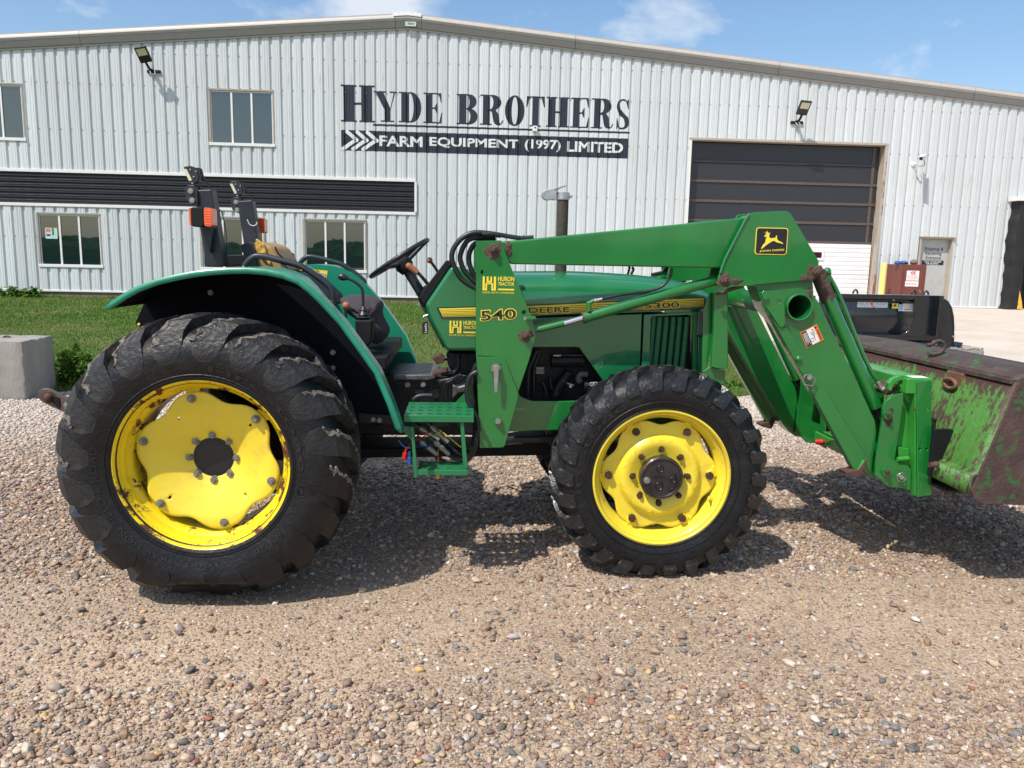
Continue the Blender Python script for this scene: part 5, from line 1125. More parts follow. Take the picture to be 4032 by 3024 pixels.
# grey coat thrown over the seat base
q = random.Random(12); V = []; F = []; out_ = [(-0.659,1.309),(-0.611,1.320),(-0.562,1.319),(-0.514,1.314),(-0.478,1.292),(-0.450,1.281),(-0.442,1.248),(-0.456,1.232),(-0.442,1.183),(-0.406,1.134),(-0.411,1.092),(-0.451,1.050),(-0.492,1.075),(-0.524,1.140),(-0.564,1.205),(-0.604,1.221),(-0.636,1.269)]
cx = sum(p[0] for p in out_)/len(out_); cz = sum(p[1] for p in out_)/len(out_); n = len(out_); nr = 8
V.append((cx, 3.995, cz))
for i, (x, z) in enumerate(out_):
    for j in range(1, nr+1):
        t = j/nr; fold = .016*math.sin(i*1.9+j*.9) + .010*math.sin(i*3.1-j*1.7); V.append((cx+(x-cx)*t, 3.995 + .10*t**2.4 + fold*(1-.3*t), cz+(z-cz)*t + .006*math.sin(j*2+i)))
for i in range(n):
    b, d = 1+i*nr, 1+((i+1) % n)*nr; F.append((0, d, b)); F += [(b+j, d+j, d+j+1, b+j+1) for j in range(nr-1)]
V2 = [(v[0], 2*4.28-v[1] if False else 4.40, v[2]) for v in V]; k = len(V); F2 = [tuple(i+k for i in f[::-1]) for f in F]
rim_ = [(1+i*nr+nr-1) for i in range(n)]; F3 = [(rim_[i], rim_[i]+k, rim_[(i+1) % n]+k, rim_[(i+1) % n]) for i in range(n)]
o = obj('coat', V+V2, F+F2+F3, M_cloth, None, smooth=50); fixn(o); tag(o, 'dark grey coat draped over the platform behind the levers', 'coat')
sb = o.modifiers.new('sub', 'SUBSURF'); sb.levels = 1; sb.render_levels = 2
# ---------------- driveline
def box_part(name, fr_pts, y0, y1, mat, bevel=.01, parent=None): mb = MB(); mb.plate(fr_pts, y0, y1); return mb.build(name, mat, parent or TR, bevel=bevel)
gb_ = box_part('transmission', [(-0.422,0.917),(-0.181,0.924),(-0.131,0.895),(0.016,0.923),(0.054,0.885),(0.062,0.592),(-0.599,0.587),(-0.598,0.673),(-0.448,0.709)], 4.08, 4.52, M_eng, .02)
M_topw = pbr('grey_steel_top', (.09, .09, .09), .35, metal=.4, var=.4, vs=30)  # paler grey for the covers and every other hydraulic line
box_part('transmission_cover', [(-0.374,0.915),(-0.163,0.923),(-0.147,0.902),(-0.188,0.889),(-0.370,0.891)], 4.05, 4.50, M_topw, .008, gb_)
for c_ in [(-0.295,0.864),(-0.214,0.867)]: mb = MB(); mb.cyl((c_[0], 4.075, c_[1]), 'Y', .015, .02, 14); mb.cyl((c_[0], 4.062, c_[1]), 'Y', .011, .012, 6); mb.build('case_bolt', M_nut, gb_)
P = [(-0.270,3.980,0.772),(-0.262,3.980,0.797),(-0.237,3.980,0.818),(-0.200,3.980,0.824),(-0.160,3.980,0.823)]; mb = MB(); mb.tube(smooth_path(P, 5), .0125, 10); mb.build('brake_pipe', M_rops, TR, smooth=70)
c_ = (-0.143,3.980,0.832); mb = MB(); mb.cyl(c_, 'Y', .020, .06, 18); mb.cyl(Vector(c_)-Vector((0, .035, 0)), 'Y', .014, .02, 6); mb.tube([Vector(c_), Vector(c_)-Vector((-.002, 0, .055))], .008, 8); mb.build('linkage_pivot', M_eng, TR)
for k in range(5):
    P = [(-0.030,4.030,0.929),(-0.069,4.030,0.895),(-0.102,4.030,0.870),(-0.107,4.030,0.768)]; P = [Vector(p) + Vector((k*.010, k*.008, -k*.003)) for p in P]; mb = MB(); mb.tube(smooth_path(P, 4), .0045, 6); mb.build('hydraulic_line', M_topw if k % 2 else M_blk, TR, smooth=80)
a = [(-0.063,0.878),(-0.030,0.866),(0.012,0.879),(0.037,0.862),(0.042,0.837),(-0.029,0.828),(-0.062,0.793)]; box_part('clutch_cover', a, 4.02, 4.2, M_topw, .012, gb_)
box_part('clutch_housing', [(-0.099,1.037),(0.065,1.039),(0.138,0.925),(0.143,0.614),(0.015,0.613),(0.021,0.838),(-0.090,0.957)], 4.12, 4.48, M_eng, .02)
# pedals
for P, pd, y in (([(-0.036,4.120,1.023),(-0.035,4.120,0.955),(-0.064,4.120,0.920),(-0.124,4.120,0.919)], [(-0.199,0.888),(-0.153,0.932),(-0.094,0.947),(-0.086,0.933),(-0.149,0.915),(-0.178,0.884)], 4.12), ([(-0.059,4.300,0.992),(-0.077,4.300,0.983),(-0.112,4.300,0.974)], [(-0.177,0.982),(-0.130,1.002),(-0.108,0.982),(-0.110,0.960),(-0.151,0.945)], 4.30)):
    mb = MB(); mb.tube(smooth_path(P, 5), .013, 8); pp = mb.build('pedal_arm', M_rops, TR, smooth=60); mb = MB(); mb.plate(pd, y-.045, y+.045); mb.build('pedal_pad', M_rust, pp, bevel=.004)
# chassis rail, drive shaft guard and front axle
box_part('chassis_rail', [(-0.583,0.502),(0.087,0.509),(0.500,0.568),(0.503,0.468),(0.079,0.458),(-0.584,0.445)], 4.16, 4.44, M_blkm, .01)
mb = MB(); a = [(0.235,4.200,0.566),(0.518,4.200,0.559)]; mb.cyl(((a[0][0]+a[1][0])/2+.15, 4.12, a[0][2]+.0), 'X', .02, .9, 12); mb.build('drive_shaft', M_blk, TR)
mb = MB(); mb.cyl((FWC.x, YC, FWC.z), 'Y', .062, .92, 20); mb.sphere((FWC.x, YC+.1, FWC.z), .15, 10); mb.build('front_axle', M_blk, TR, smooth=60)
mb = MB(); mb.cyl((RWC.x, YC, RWC.z), 'Y', .11, 1.4, 24); mb.build('rear_axle', M_blk, TR, smooth=60)
mb = MB(); mb.box((RWC.x-.22, 4.05, .45), (RWC.x+.35, 4.55, 1.12)); mb.build('rear_housing', M_eng, TR, bevel=.03)
mb = MB(); mb.box((RWC.x-.30, 3.80, .98), (-.38, 4.80, 1.04)); mb.build('platform', M_blkm, TR, bevel=.006)
mb = MB(); mb.box((.45, 4.14, .52), (1.30, 4.46, .70)); mb.build('front_bolster', M_blk, TR, bevel=.02)
# engine seen through the shroud opening
EB = empty('engine', (.55, 4.3, .95), parent=TR)
mb = MB(); mb.box((.08, 4.14, .68), (1.0, 4.46, 1.22)); mb.build('engine_block', M_eng, EB, bevel=.02)
mb = MB(); mb.box((.0, 4.03+.22, 1.12), (1.1, 4.57-.22, 1.25)); mb.build('engine_head', M_eng, EB, bevel=.01)
a, b = Vector((0.453,4.080,0.996)), Vector((0.624,4.080,1.000)); rr = ((0.515,1.029)[1]-(0.517,0.966)[1])/2
mb = MB(); mb.cyl((a+b)/2, b-a, rr, (b-a).length, 26); 
for t in (.03, .36, .50, .96): mb.cyl(a+(b-a)*t, b-a, rr+.0025, .006, 26)
st1 = mb.build('starter_motor', M_eng, EB, smooth=40)
mb = MB(); mb.tube([a+Vector((.01, -.01, rr)), b+Vector((0, -.01, rr))], .0018, 5); mb.build('solenoid_wire', M_zinc, EB)
a = [(0.371,0.925),(0.370,0.965),(0.423,0.967),(0.424,0.928)]; mb = MB(); mb.plate(a, 4.095, 4.12); pj = mb.build('pump_plate', M_blk, EB, bevel=.003)
mb = MB(); x0_, z0_ = a[0]; w_, h_ = a[2][0]-a[0][0], a[1][1]-a[0][1]
for (u0, v0, u1, v1) in ((.02, .62, .86, .92), (.02, .36, .60, .54), (.66, .36, .86, .54), (.02, .06, .90, .26)): mb.box((x0_+u0*w_, 4.092, z0_+v0*h_), (x0_+u1*w_, 4.0945, z0_+v1*h_))
mb.build('data_plate', pbr('dirty_label', (.35, .31, .24), .6, var=.2, vs=40), pj)
P = [(0.482,4.080,0.813),(0.494,4.080,0.853),(0.513,4.080,0.886),(0.538,4.080,0.919),(0.553,4.080,0.939)]; mb = MB(); mb.tube(smooth_path(P, 4), [.034, .034, .032, .030, .030, .030, .028, .028, .028, .028, .026, .026, .026, .027, .027, .028, .024][:len(smooth_path(P, 4))], 14); mb.build('intake_hose', M_eng, EB, smooth=60)
mb = MB(); mb.tube([(0.519,4.070,0.888), (0.574,4.070,0.872)], .006, 6); mb.cyl((0.556,4.055,0.867), 'Y', .007, .012, 8); mb.build('hose_clamp', M_zinc, EB)
P = [(0.610,4.080,0.887),(0.600,4.080,0.907),(0.612,4.080,0.928),(0.648,4.080,0.930)]; mb = MB(); mb.tube(smooth_path(P, 5), .017, 12); mb.build('oil_elbow', pbr('grey_cast', (.09, .09, .09), .5, var=.4, vs=20), EB, smooth=60)
mb = MB(); a, b = Vector((0.630,4.080,0.868)), Vector((0.715,4.080,0.872)); mb.cyl((a+b)/2, b-a, .030, (b-a).length, 20); fl_ = mb.build('oil_filter', M_blk, EB, smooth=50)
mb = MB(); p = Vector((0.666,4.040,0.883)); mb.tube([p+Vector((.009*math.cos(t*PI/5), 0, .009*math.sin(t*PI/5))) for t in range(10)], .0015, 5, closed=True); p2 = Vector((0.684,4.040,0.886))
mb.box((p2.x-.010, p2.y-.001, p2.z-.008), (p2.x-.007, p2.y, p2.z+.008)); mb.box((p2.x+.007, p2.y-.001, p2.z-.008), (p2.x+.010, p2.y, p2.z+.008)); mb.box((p2.x-.006, p2.y-.001, p2.z+.006), (p2.x+.006, p2.y, p2.z+.0085)); mb.build('filter_print', M_white, fl_)
for P, r_ in (([(0.372,4.040,1.058),(0.357,4.040,1.016),(0.336,4.040,0.967),(0.331,4.040,0.903),(0.330,4.040,0.806)], .013), ([(0.390,4.060,1.056),(0.378,4.060,1.010),(0.363,4.060,0.965),(0.361,4.060,0.913),(0.367,4.060,0.803)], .011), ([(0.408,4.070,0.886),(0.421,4.070,0.860),(0.436,4.070,0.802)], .012), ([(0.452,4.070,0.913),(0.450,4.070,0.887),(0.461,4.070,0.848)], .010)):
    mb = MB(); mb.tube(smooth_path(P, 4), r_, 8); mb.build('engine_hose', M_rub, EB, smooth=70)
P = [(0.462,4.070,1.028),(0.501,4.070,1.029)]; mb = MB(); mb.box((P[0][0], 4.06, P[0][2]-.003), (P[1][0], 4.064, P[1][2]+.003)); mb.build('scuff_strip', M_zinc, EB)
# ---------------- steps
M_step = pbr('step_green', (.010, .16, .055), .42, coat=.3, var=.12, vs=6)
def tread(name, fl, z, y0, y1, x0, x1, nx, ny, r, lipz, skew=0):
    """perforated tread: real holes through the plate, folded lip toward the camera"""
    mb = MB(); holes = []
    for i in range(nx):
        for j in range(ny):
            cx = x0 + (x1-x0)*(i+.5+(.0 if j % 2 else 0))/nx; cy = y0 + (y1-y0)*(j+.6)/(ny+.2); holes.append(circ((cx, cy), r, 10))
    base = [(x0, y0), (x1, y0), (x1, y1), (x0, y1)]
    mb.plate(base, z-.004, z, [h[::-1] for h in holes], mapf=lambda a, yy, b: (a, b, yy))
    o = mb.build(name, M_step, TR); fixn(o)
    m2 = MB(); m2.box((x0, y0-.006, z-lipz), (x1, y0, z+.002)); m2.build('step_lip', M_step, o, bevel=.002)
    return o
u0, u1 = [(-0.267,0.782),(0.039,0.815)]; zS = ((-0.267,0.795)[1] + (0.037,0.835)[1])/2
upS = tread('upper_step', None, zS, 3.50, 3.84, u0[0], u1[0]+.005, 7, 4, .0135, .028)
for xx_ in (u0[0], u1[0]): mb = MB(); mb.box((xx_-.003, 3.50, zS-.026), (xx_+.003, 3.84, zS+.001)); mb.build('step_side', M_step, upS)
l0, l1 = [(-0.208,0.531),(0.021,0.564)]; zL = ((-0.208,0.541)[1] + (0.021,0.582)[1])/2
loS = tread('lower_step', None, zL, 3.50, 3.66, l0[0], l1[0], 4, 2, .0135, .022)
for a in ([(-0.240,0.762),(-0.227,0.762),(-0.208,0.525),(-0.225,0.525)], [(-0.018,0.791),(-0.002,0.793),(0.021,0.562),(-0.002,0.586)]):
    mb = MB(); mb.plate(a, 3.505, 3.512); mb.plate([(a[0][0], a[0][1]), (a[0][0]+.006, a[0][1]), (a[3][0]+.006, a[3][1]), (a[3][0], a[3][1])], 3.513, 3.66); mb.build('step_hanger', M_step, loS, bevel=.002)
a = [(-0.302,0.744),(-0.232,0.741),(-0.244,0.677),(-0.279,0.720)]; mb = MB(); mb.plate(a, 3.60, 3.608); mb.build('step_bracket', M_step, upS)
a = [(-0.058,0.799),(0.027,0.887),(0.032,0.796)]; mb = MB(); mb.plate(a, 3.85, 3.858); mb.build('step_gusset', M_green, upS)
mb = MB(); p = (-0.120,3.560,0.511); mb.cyl(Vector(p)+Vector((0, 0, .006)), 'Z', .010, .022, 10); mb.build('yellow_cap', pbr('dust_cap_orange', (.75, .30, .02), .5), loS)
# couplers and hoses behind the step
for (p0, p1, col_) in (((300, 860), (535, 1000), M_red), ((430, 840), (645, 1030), M_dyel), ((310, 1020), (515, 1185), M_blue), ((470, 1020), (655, 1180), None)):
    sc2 = [(-0.335,1.059),(0.068,0.655)]; f3 = lambda a, b: Vector((sc2[0][0] + (sc2[1][0]-sc2[0][0])*a/1000, 3.72, sc2[0][1] + (sc2[1][1]-sc2[0][1])*b/1000))
    a, b = f3(*p0), f3(*p1); d = b - a; cp = MB(); pts = [a, a+d*.12, a+d*.12, a+d*.3, a+d*.3, a+d*.45, a+d*.45, a+d*.6, a+d*.6, b]
    rr = [.012, .012, .016, .016, .011, .011, .014, .014, .0125, .0125]
    for i in range(0, 10, 2): cp.tube([pts[i], pts[i+1]+d*.001], rr[i], 12)
    o = cp.build('hose_coupler', M_zinc, TR, smooth=40)
    hb = MB(); hb.cyl(a-d.normalized()*.012, d, .017, .03, 12); hb.build('coupler_socket', M_blk, o)
    if col_: t = MB(); m_ = a+d*.42; t.tube([m_+Vector((.016*math.cos(R(t_)), .016*math.sin(R(t_)), .010*math.cos(R(t_)))) for t_ in range(0, 360, 30)], .003, 6, closed=True); t.build('cable_tie', col_, o, smooth=60)
for P in ([(-0.129,3.720,0.574),(-0.102,3.720,0.547),(-0.053,3.720,0.533),(0.008,3.720,0.546),(0.052,3.720,0.601),(0.069,3.720,0.697)], [(-0.072,3.720,0.579),(-0.033,3.720,0.558),(0.012,3.720,0.567),(0.048,3.720,0.622),(0.061,3.720,0.717)], [(-0.079,3.740,0.635),(-0.046,3.740,0.599),(-0.001,3.740,0.570),(0.040,3.740,0.612),(0.057,3.740,0.734),(0.050,3.740,0.800)],
    [(0.059,3.700,0.991),(0.025,3.700,0.966),(0.012,3.700,0.913),(0.016,3.700,0.857),(0.037,3.700,0.808),(0.060,3.700,0.767),(0.071,3.700,0.701)], [(0.064,3.760,0.962),(0.044,3.760,0.937),(0.037,3.760,0.887),(0.050,3.760,0.813),(0.067,3.760,0.771)], [(0.057,3.740,1.022),(0.047,3.740,0.997),(0.039,3.740,0.968),(0.038,3.740,0.928)], [(-0.120,3.760,0.636),(-0.079,3.760,0.581),(-0.029,3.760,0.569),(0.020,3.760,0.603)]):
    mb = MB(); mb.tube(smooth_path(P, 5), .0115, 10); mb.build('hydraulic_hose', M_rub, TR, smooth=80)
for P, m_ in (([(-0.170,3.680,0.702),(-0.182,3.680,0.683),(-0.213,3.680,0.666),(-0.241,3.680,0.650),(-0.257,3.680,0.637),(-0.273,3.680,0.613)], M_red), ([(-0.169,3.660,0.637),(-0.212,3.660,0.632),(-0.256,3.660,0.626),(-0.284,3.660,0.634),(-0.307,3.660,0.662)], M_blue), ([(-0.119,3.700,0.708),(-0.074,3.700,0.673),(-0.038,3.700,0.642),(-0.013,3.700,0.622)], M_dyel), ([(-0.123,3.700,0.613),(-0.122,3.700,0.575),(-0.121,3.700,0.538)], M_org), ([(-0.134,3.700,0.579),(-0.135,3.700,0.546)], M_blk), ([(-0.106,3.700,0.584),(-0.105,3.700,0.538)], M_blk)):
    mb = MB(); mb.tube(smooth_path(P, 5), .0025, 6); mb.build('cap_cord', m_, TR, smooth=80)
mb = MB(); mb.tube([(-0.272,3.660,0.622), (-0.276,3.660,0.605), (-0.276,3.660,0.603), (-0.280,3.660,0.574)], [.006, .006, .0125, .0125], 12); mb.build('red_cap', M_red, TR, smooth=40)
mb = MB(); mb.tube([(-0.254,3.640,0.614), (-0.254,3.640,0.588), (-0.254,3.640,0.586), (-0.254,3.640,0.555)], [.006, .006, .0115, .0115], 12); mb.build('blue_cap', M_blue, TR, smooth=40)
# drawbar link behind the rear wheel
a = [(-1.950,0.723),(-1.961,0.725),(-2.065,0.777),(-2.086,0.797),(-2.088,0.820),(-2.081,0.836),(-2.065,0.846),(-2.043,0.847),(-2.026,0.842),(-1.937,0.794)]; mb = MB(); mb.plate(a, 3.93, 3.955); dw = mb.build('lift_arm_end', pbr('worn_link_steel', (.10, .075, .065), .45, metal=.3, var=.3, vs=18, coat=.2), TR, bevel=.004)
p = (-2.036,0.806); mb = MB(); mb.sphere((p[0], 3.93, p[1]), .024, 8); mb.tube([(p[0]+.027*math.cos(t*PI/8), 3.929, p[1]+.027*math.sin(t*PI/8)) for t in range(16)], .004, 6, closed=True); mb.build('ball_joint', M_rust, dw, smooth=60)
mb = MB(); p = (-2.004,0.788); mb.plate([(p[0]-.02, p[1]), (p[0], p[1]+.02), (p[0]+.02, p[1]+.012), (p[0]+.022, p[1]-.03), (p[0]+.012, p[1]-.04)], 3.925, 3.931); mb.build('latch_hole', M_blkm, dw)
mb = MB(); mb.box((-1.62, 3.93, .60), (-1.0, 3.96, .68), rot=R(0)); mb.build('lift_arm', M_blk, TR, bevel=.005)
# ---------------- front loader
def pin(name, p, f, r, h, mat, yv, parent, n=16):
    mb = MB(); mb.cyl((p[0], f(yv), p[1]), 'Y', r, h, n); return mb.build(name, mat, parent, smooth=40)
def pl2(name, poly, f, y0, y1, mat, parent, bevel=.004, holes=(), bseg=2):
    a, b = sorted((f(y0), f(y1))); mb = MB(); mb.plate(poly, a, b, holes); return mb.build(name, mat, parent, bevel=bevel, bseg=bseg)
def P3(pts, f, y): return [Vector((x, f(y), z)) for x, z in pts]
for f in (near, far):
    nr_ = f is near; G = M_green
    # mast
    mast = [(0.046,1.601),(0.160,1.606),(0.167,1.601),(0.191,1.534),(0.222,1.461),(0.263,1.370),(0.299,1.284),(0.319,1.244),(0.333,1.165),(0.331,1.139),(0.316,1.080),(0.305,1.038)] + [(0.255,0.879),(0.198,1.034),(0.177,1.057),(0.167,1.060),(0.054,1.063)]
    hl = [circ((0.277,1.273), .0105, 14)[::-1], circ((0.076,1.458), .0055, 10, .011)[::-1]]
    ms = pl2('loader_mast', mast, f, 3.73, 3.742, G, TR, .003, hl)
    pl2('mast_inner_plate', mast, f, 3.892, 3.904, G, ms, .003)
    rf = [(0.046,1.601),(0.054,1.601),(0.080,1.065),(0.071,1.064)]; pl2('mast_flange', rf, f, 3.743, 3.891, G, ms, .002)
    low = [(0.054,1.071),(0.061,1.076),(0.068,1.060),(0.168,1.061),(0.189,1.050),(0.201,1.027),(0.260,0.888),(0.257,0.858),(0.200,0.632),(0.192,0.619),(0.078,0.615)]
    lh = [circ((0.148,1.006), .017, 18)[::-1]]
    lw = pl2('mast_foot', low, f, 3.712, 3.7285, G, TR, .003, lh)
    pl2('mast_foot_plate', low, f, 3.892, 3.91, G, lw, .003)
    fl = [(0.054,1.065),(0.065,1.065),(0.088,0.618),(0.079,0.617)]; pl2('mast_flange', fl, f, 3.7295, 3.89, G, lw, .002)
    c = (0.147,1.008)
    for r, y, h, m_ in ((.026, 3.706, .010, G), (.022, 3.698, .008, M_nut), (.014, 3.686, .03, M_nut)): pin('pivot_washer' if r > .02 else 'lock_pin', c, f, r, h, m_, y, lw)
    a = [(0.139,1.023),(0.157,1.024),(0.161,0.987),(0.156,0.896),(0.142,0.893),(0.136,0.987)]; pl2('lock_handle', a, f, 3.668, 3.680, M_steel, lw, .003)
    c = (0.162,0.753)
    for r, y, h, m_ in ((.020, 3.705, .014, G), (.013, 3.692, .016, M_nut)): pin('boss', c, f, r, h, m_, y, lw)
    a = [(0.279,1.249),(0.285,1.257),(0.332,1.256),(0.335,1.242),(0.286,1.239)]; pl2('hose_clip', a, f, 3.70, 3.728, G, ms, .003); pin('clip_bolt', (0.280,1.247), f, .008, .012, M_nut, 3.695, ms)
    # side rail tying mast to the front axle
    rail = [(0.264,0.861),(0.285,0.842),(0.309,0.831),(0.341,0.822),(0.471,0.822)] + [(0.567,0.826),(0.734,0.831),(1.078,0.839),(1.085,0.698),(0.740,0.687),(0.474,0.675),(0.348,0.671)] + [(0.216,0.663),(0.219,0.684)]
    rl = pl2('loader_side_rail', rail, f, 3.862, 3.875, G, TR, .003); 
    V = [(x, z) for x, z in [(0.264,0.861),(0.285,0.842),(0.309,0.831),(0.341,0.822),(0.471,0.822)]]
    # boom
    bm_ = [(0.087,1.594),(0.165,1.602),(0.260,1.612),(1.248,1.730),(1.322,1.741),(1.422,1.733),(1.376,1.524),(1.264,1.497),(1.191,1.498),(0.216,1.497),(0.088,1.555)]
    b_ = pl2('loader_boom', bm_, f, 3.765, 3.875, G, TR, .010, bseg=3)
    kn = [(1.329,1.752),(1.339,1.759),(1.357,1.763),(1.501,1.773),(1.521,1.771),(1.538,1.761),(1.693,1.541),(1.693,1.517),(1.673,1.457),(1.655,1.452),(1.381,1.422),(1.354,1.417),(1.216,1.406),(1.201,1.428),(1.220,1.512),(1.232,1.543),(1.328,1.735)]
    k_ = pl2('knee_plate', kn, f, 3.735, 3.748, G, b_, .003); pl2('knee_plate', kn, f, 3.892, 3.905, G, b_, .003)
    ins = [(1.342,1.750),(1.510,1.764),(1.536,1.754),(1.689,1.538),(1.671,1.463),(1.367,1.433),(1.257,1.442)]; pl2('knee_box', ins, f, 3.749, 3.891, G, b_, .002)
    mb = MB(); P = P3([(1.332,1.749),(1.318,1.726),(1.231,1.539),(1.214,1.477)], f, 3.733); mb.tube(P, .0065, 8); mb.build('weld_bead', M_hood, k_, smooth=70)
    lo = [(1.391,1.431),(1.661,1.458),(1.678,1.445),(1.688,1.378),(1.717,1.342),(2.053,0.762),(2.068,0.704),(2.060,0.482),(2.088,0.453),(2.030,0.492),(1.987,0.540),(1.531,1.221),(1.451,1.302)]
    c = (1.613,1.320); ro = ((1.603,1.387)[1]-(1.614,1.255)[1])/2
    l_ = pl2('lower_boom', lo, f, 3.752, 3.888, G, TR, .006, holes=[circ(c, ro-.008, 32)[::-1]], bseg=2)
    # torque tube seen end-on
    c = (1.613,1.320); ro = ((1.603,1.387)[1]-(1.614,1.255)[1])/2
    mb = MB(); mb.lathe([(0, ro), (-.022, ro), (-.024, ro-.003), (-.022, ro-.0085), (.14, ro-.010), (.14, ro)], (c[0], f(3.750), c[1]), 'Y', 40)
    if not nr_: mb.v = [(x, 2*f(3.750)-y, z) for x, y, z in mb.v]
    tt = mb.build('torque_tube_collar', G, l_, smooth=40); fixn(tt)
    a = (1.618,1.320); mb = MB(); mb.cyl((c[0], f(3.751), c[1]), 'Y', ro-.009, .004, 32); mb.build('tube_shadow_disc', M_blkm, l_) if False else None
    # parking stand folded against the lower boom
    st1 = [(1.406,1.388),(1.417,1.398),(1.501,1.400),(1.513,1.393),(1.520,1.341),(1.533,1.243),(1.519,1.223),(1.505,1.226),(1.408,1.357)]
    hs = [circ((1.493,1.348), .0085, 12)[::-1]]
    s1_ = pl2('stand_plate', st1, f, 3.690, 3.699, G, TR, .003, hs); pin('stand_pivot', (1.421,1.370), f, .014, .016, G, 3.684, s1_)
    st2 = [(1.444,1.303),(1.519,1.224),(1.544,1.226),(1.577,1.179),(2.015,0.572),(1.979,0.478),(1.966,0.478),(1.522,1.178)]
    s2_ = pl2('parking_stand', st2, f, 3.700, 3.750, G, s1_, .009, bseg=3)
    ft = [(1.891,0.512),(1.958,0.524),(1.994,0.582),(1.991,0.534),(1.965,0.478),(1.899,0.497)]; pl2('stand_foot', ft, f, 3.685, 3.76, M_rust, s2_, .003)
    P = P3([(1.951,0.496),(1.985,0.572),(1.995,0.569),(1.965,0.486)], f, 3.697); mb = MB(); mb.tube(P[:2], .007, 6); mb.build('stand_edge', M_greenb, s2_)
    for c in ((1.613,1.073),): mb = MB(); mb.sphere((c[0], f(3.698), c[1]), .016, 8); mb.build('stand_button', G, s2_, smooth=180)
    c = (1.665,0.985); pin('clevis_pin', c, f, .0115, .03, M_steel, 3.69, s2_)
    P = P3([(1.644,0.998),(1.631,0.971),(1.642,0.950),(1.686,0.944),(1.695,0.978),(1.666,0.999)], f, 3.678); mb = MB(); mb.tube(P, .0035, 6, closed=True); mb.build('linch_ring', M_steel, s2_, smooth=60)
    # lift cylinder
    A_, B_ = Vector((0.575,3.820,1.244)), Vector((1.211,3.820,1.438)); d = (B_-A_).normalized(); mv = lambda v: Vector((v.x, f(v.y), v.z))
    A2, B2 = mv(A_), mv(B_); d2 = (B2-A2).normalized()
    mb = MB(); mb.tube([A2-d2*.004, A2, A2+d2*.012, A2+d2*.014, B2, B2+d2*.03], [.024, .0285, .0285, .0265, .0265, .018], 24); cy = mb.build('lift_cylinder', G, TR, smooth=35)
    C_ = mv(Vector((0.481,3.820,1.217))); mb = MB(); mb.cyl((A2+C_)/2, d2, .0135, (A2-C_).length, 20); mb.build('cylinder_rod', M_chrome, cy, smooth=60)
    E_ = mv(Vector((0.358,3.820,1.185))); F_ = mv(Vector((0.293,3.820,1.158))); mb = MB(); mb.tube([C_, E_], .0155, 16); mb.tube([E_-d2*.0, F_], [.012, .014], 14); mb.cyl(F_, 'Y', .026, .05, 20); mb.build('rod_end', G, cy, smooth=50)
    mb = MB(); mb.tube([A2-d2*.004, A2+d2*.004], .0292, 24); mb.build('gland_nut', M_mud, cy, smooth=40)
    e0, e1, e2 = (mv(Vector(p)) for p in [(0.599,3.800,1.284),(0.597,3.800,1.317),(0.620,3.800,1.329)]); mb = MB(); mb.tube([e0, e1], .012, 12); mb.sphere(e1, .0125, 6); mb.tube([e1, e2], .0105, 12); mb.build('port_elbow', G, cy, smooth=50)
    h0, h1 = (mv(Vector(p)) for p in [(0.621,3.800,1.329),(0.661,3.800,1.339)]); mb = MB(); mb.tube([h0, h0+(h1-h0)*.3, h0+(h1-h0)*.35, h1], [.010, .010, .0078, .0078], 10); mb.build('hose_fitting', M_zinc, cy, smooth=40)
    P = [mv(Vector(p)) for p in [(0.661,3.800,1.339),(0.732,3.800,1.357),(0.810,3.800,1.370),(0.899,3.800,1.383),(0.952,3.800,1.406),(0.984,3.800,1.442),(0.994,3.800,1.472),(0.995,3.800,1.495)]]; mb = MB(); mb.tube(smooth_path(P, 5), .0072, 10); mb.build('cylinder_hose', M_rub, cy, smooth=80)
    # bucket cylinder
    A2, B2 = (mv(Vector(p)) for p in [(1.759,3.820,1.422),(2.087,3.820,0.817)]); d2 = (B2-A2).normalized()
    mb = MB(); mb.tube([A2, A2+d2*.05, B2, B2+d2*.004], [.027, .0325, .0325, .028], 24); cy = mb.build('bucket_cylinder', G, TR, smooth=35)
    T_ = mv(Vector((1.729,3.820,1.487))); L_ = mv(Vector((2.152,3.820,0.777)))
    mb = MB(); mb.tube([T_, A2+d2*.01, A2+d2*.06, A2+d2*.085], [.034, .036, .0345, .033], 20); q = random.Random(4); tyre_relief(mb, 4, .0025); mb.build('mud_on_cylinder', M_mud, cy, smooth=60)
    mb = MB(); mb.tube([B2+d2*.002, B2+d2*.035, L_], [.022, .024, .018], 16); mb.cyl(L_, 'Y', .03, .06, 16); mb.build('rod_end', M_blk, cy, smooth=50)
    P = [mv(Vector(p)) for p in [(1.778,3.840,1.500),(1.799,3.840,1.468),(1.843,3.840,1.400),(1.895,3.840,1.303),(1.954,3.840,1.183),(2.013,3.840,1.070),(2.065,3.840,0.985),(2.101,3.840,0.937)]]; mb = MB(); mb.tube(smooth_path(P, 4), .0105, 12); sl = mb.build('steel_line', G, cy, smooth=70)
    mb = MB(); p = mv(Vector((1.786,3.840,1.493))); mb.sphere(p, .020, 7); mb.cyl(p+Vector((.008, 0, -.03)), 'Z', .014, .05, 8); mb.build('line_fitting', G, sl, smooth=50)
    P = [mv(Vector(p)) for p in [(1.809,3.860,1.463),(1.836,3.860,1.376),(1.863,3.860,1.339)]]; mb = MB(); mb.tube(P, .013, 10); mb.build('steel_line', G, cy, smooth=70)
    mb = MB(); p = mv(Vector((2.093,3.800,0.922))); mb.tube([p-d2*.03, p, p+Vector((.02, 0, -.012))], [.009, .013, .012], 10); mb.sphere(p+Vector((.012, 0, -.008)), .016, 6); mb.build('brass_fitting', M_zinc, cy, smooth=50)
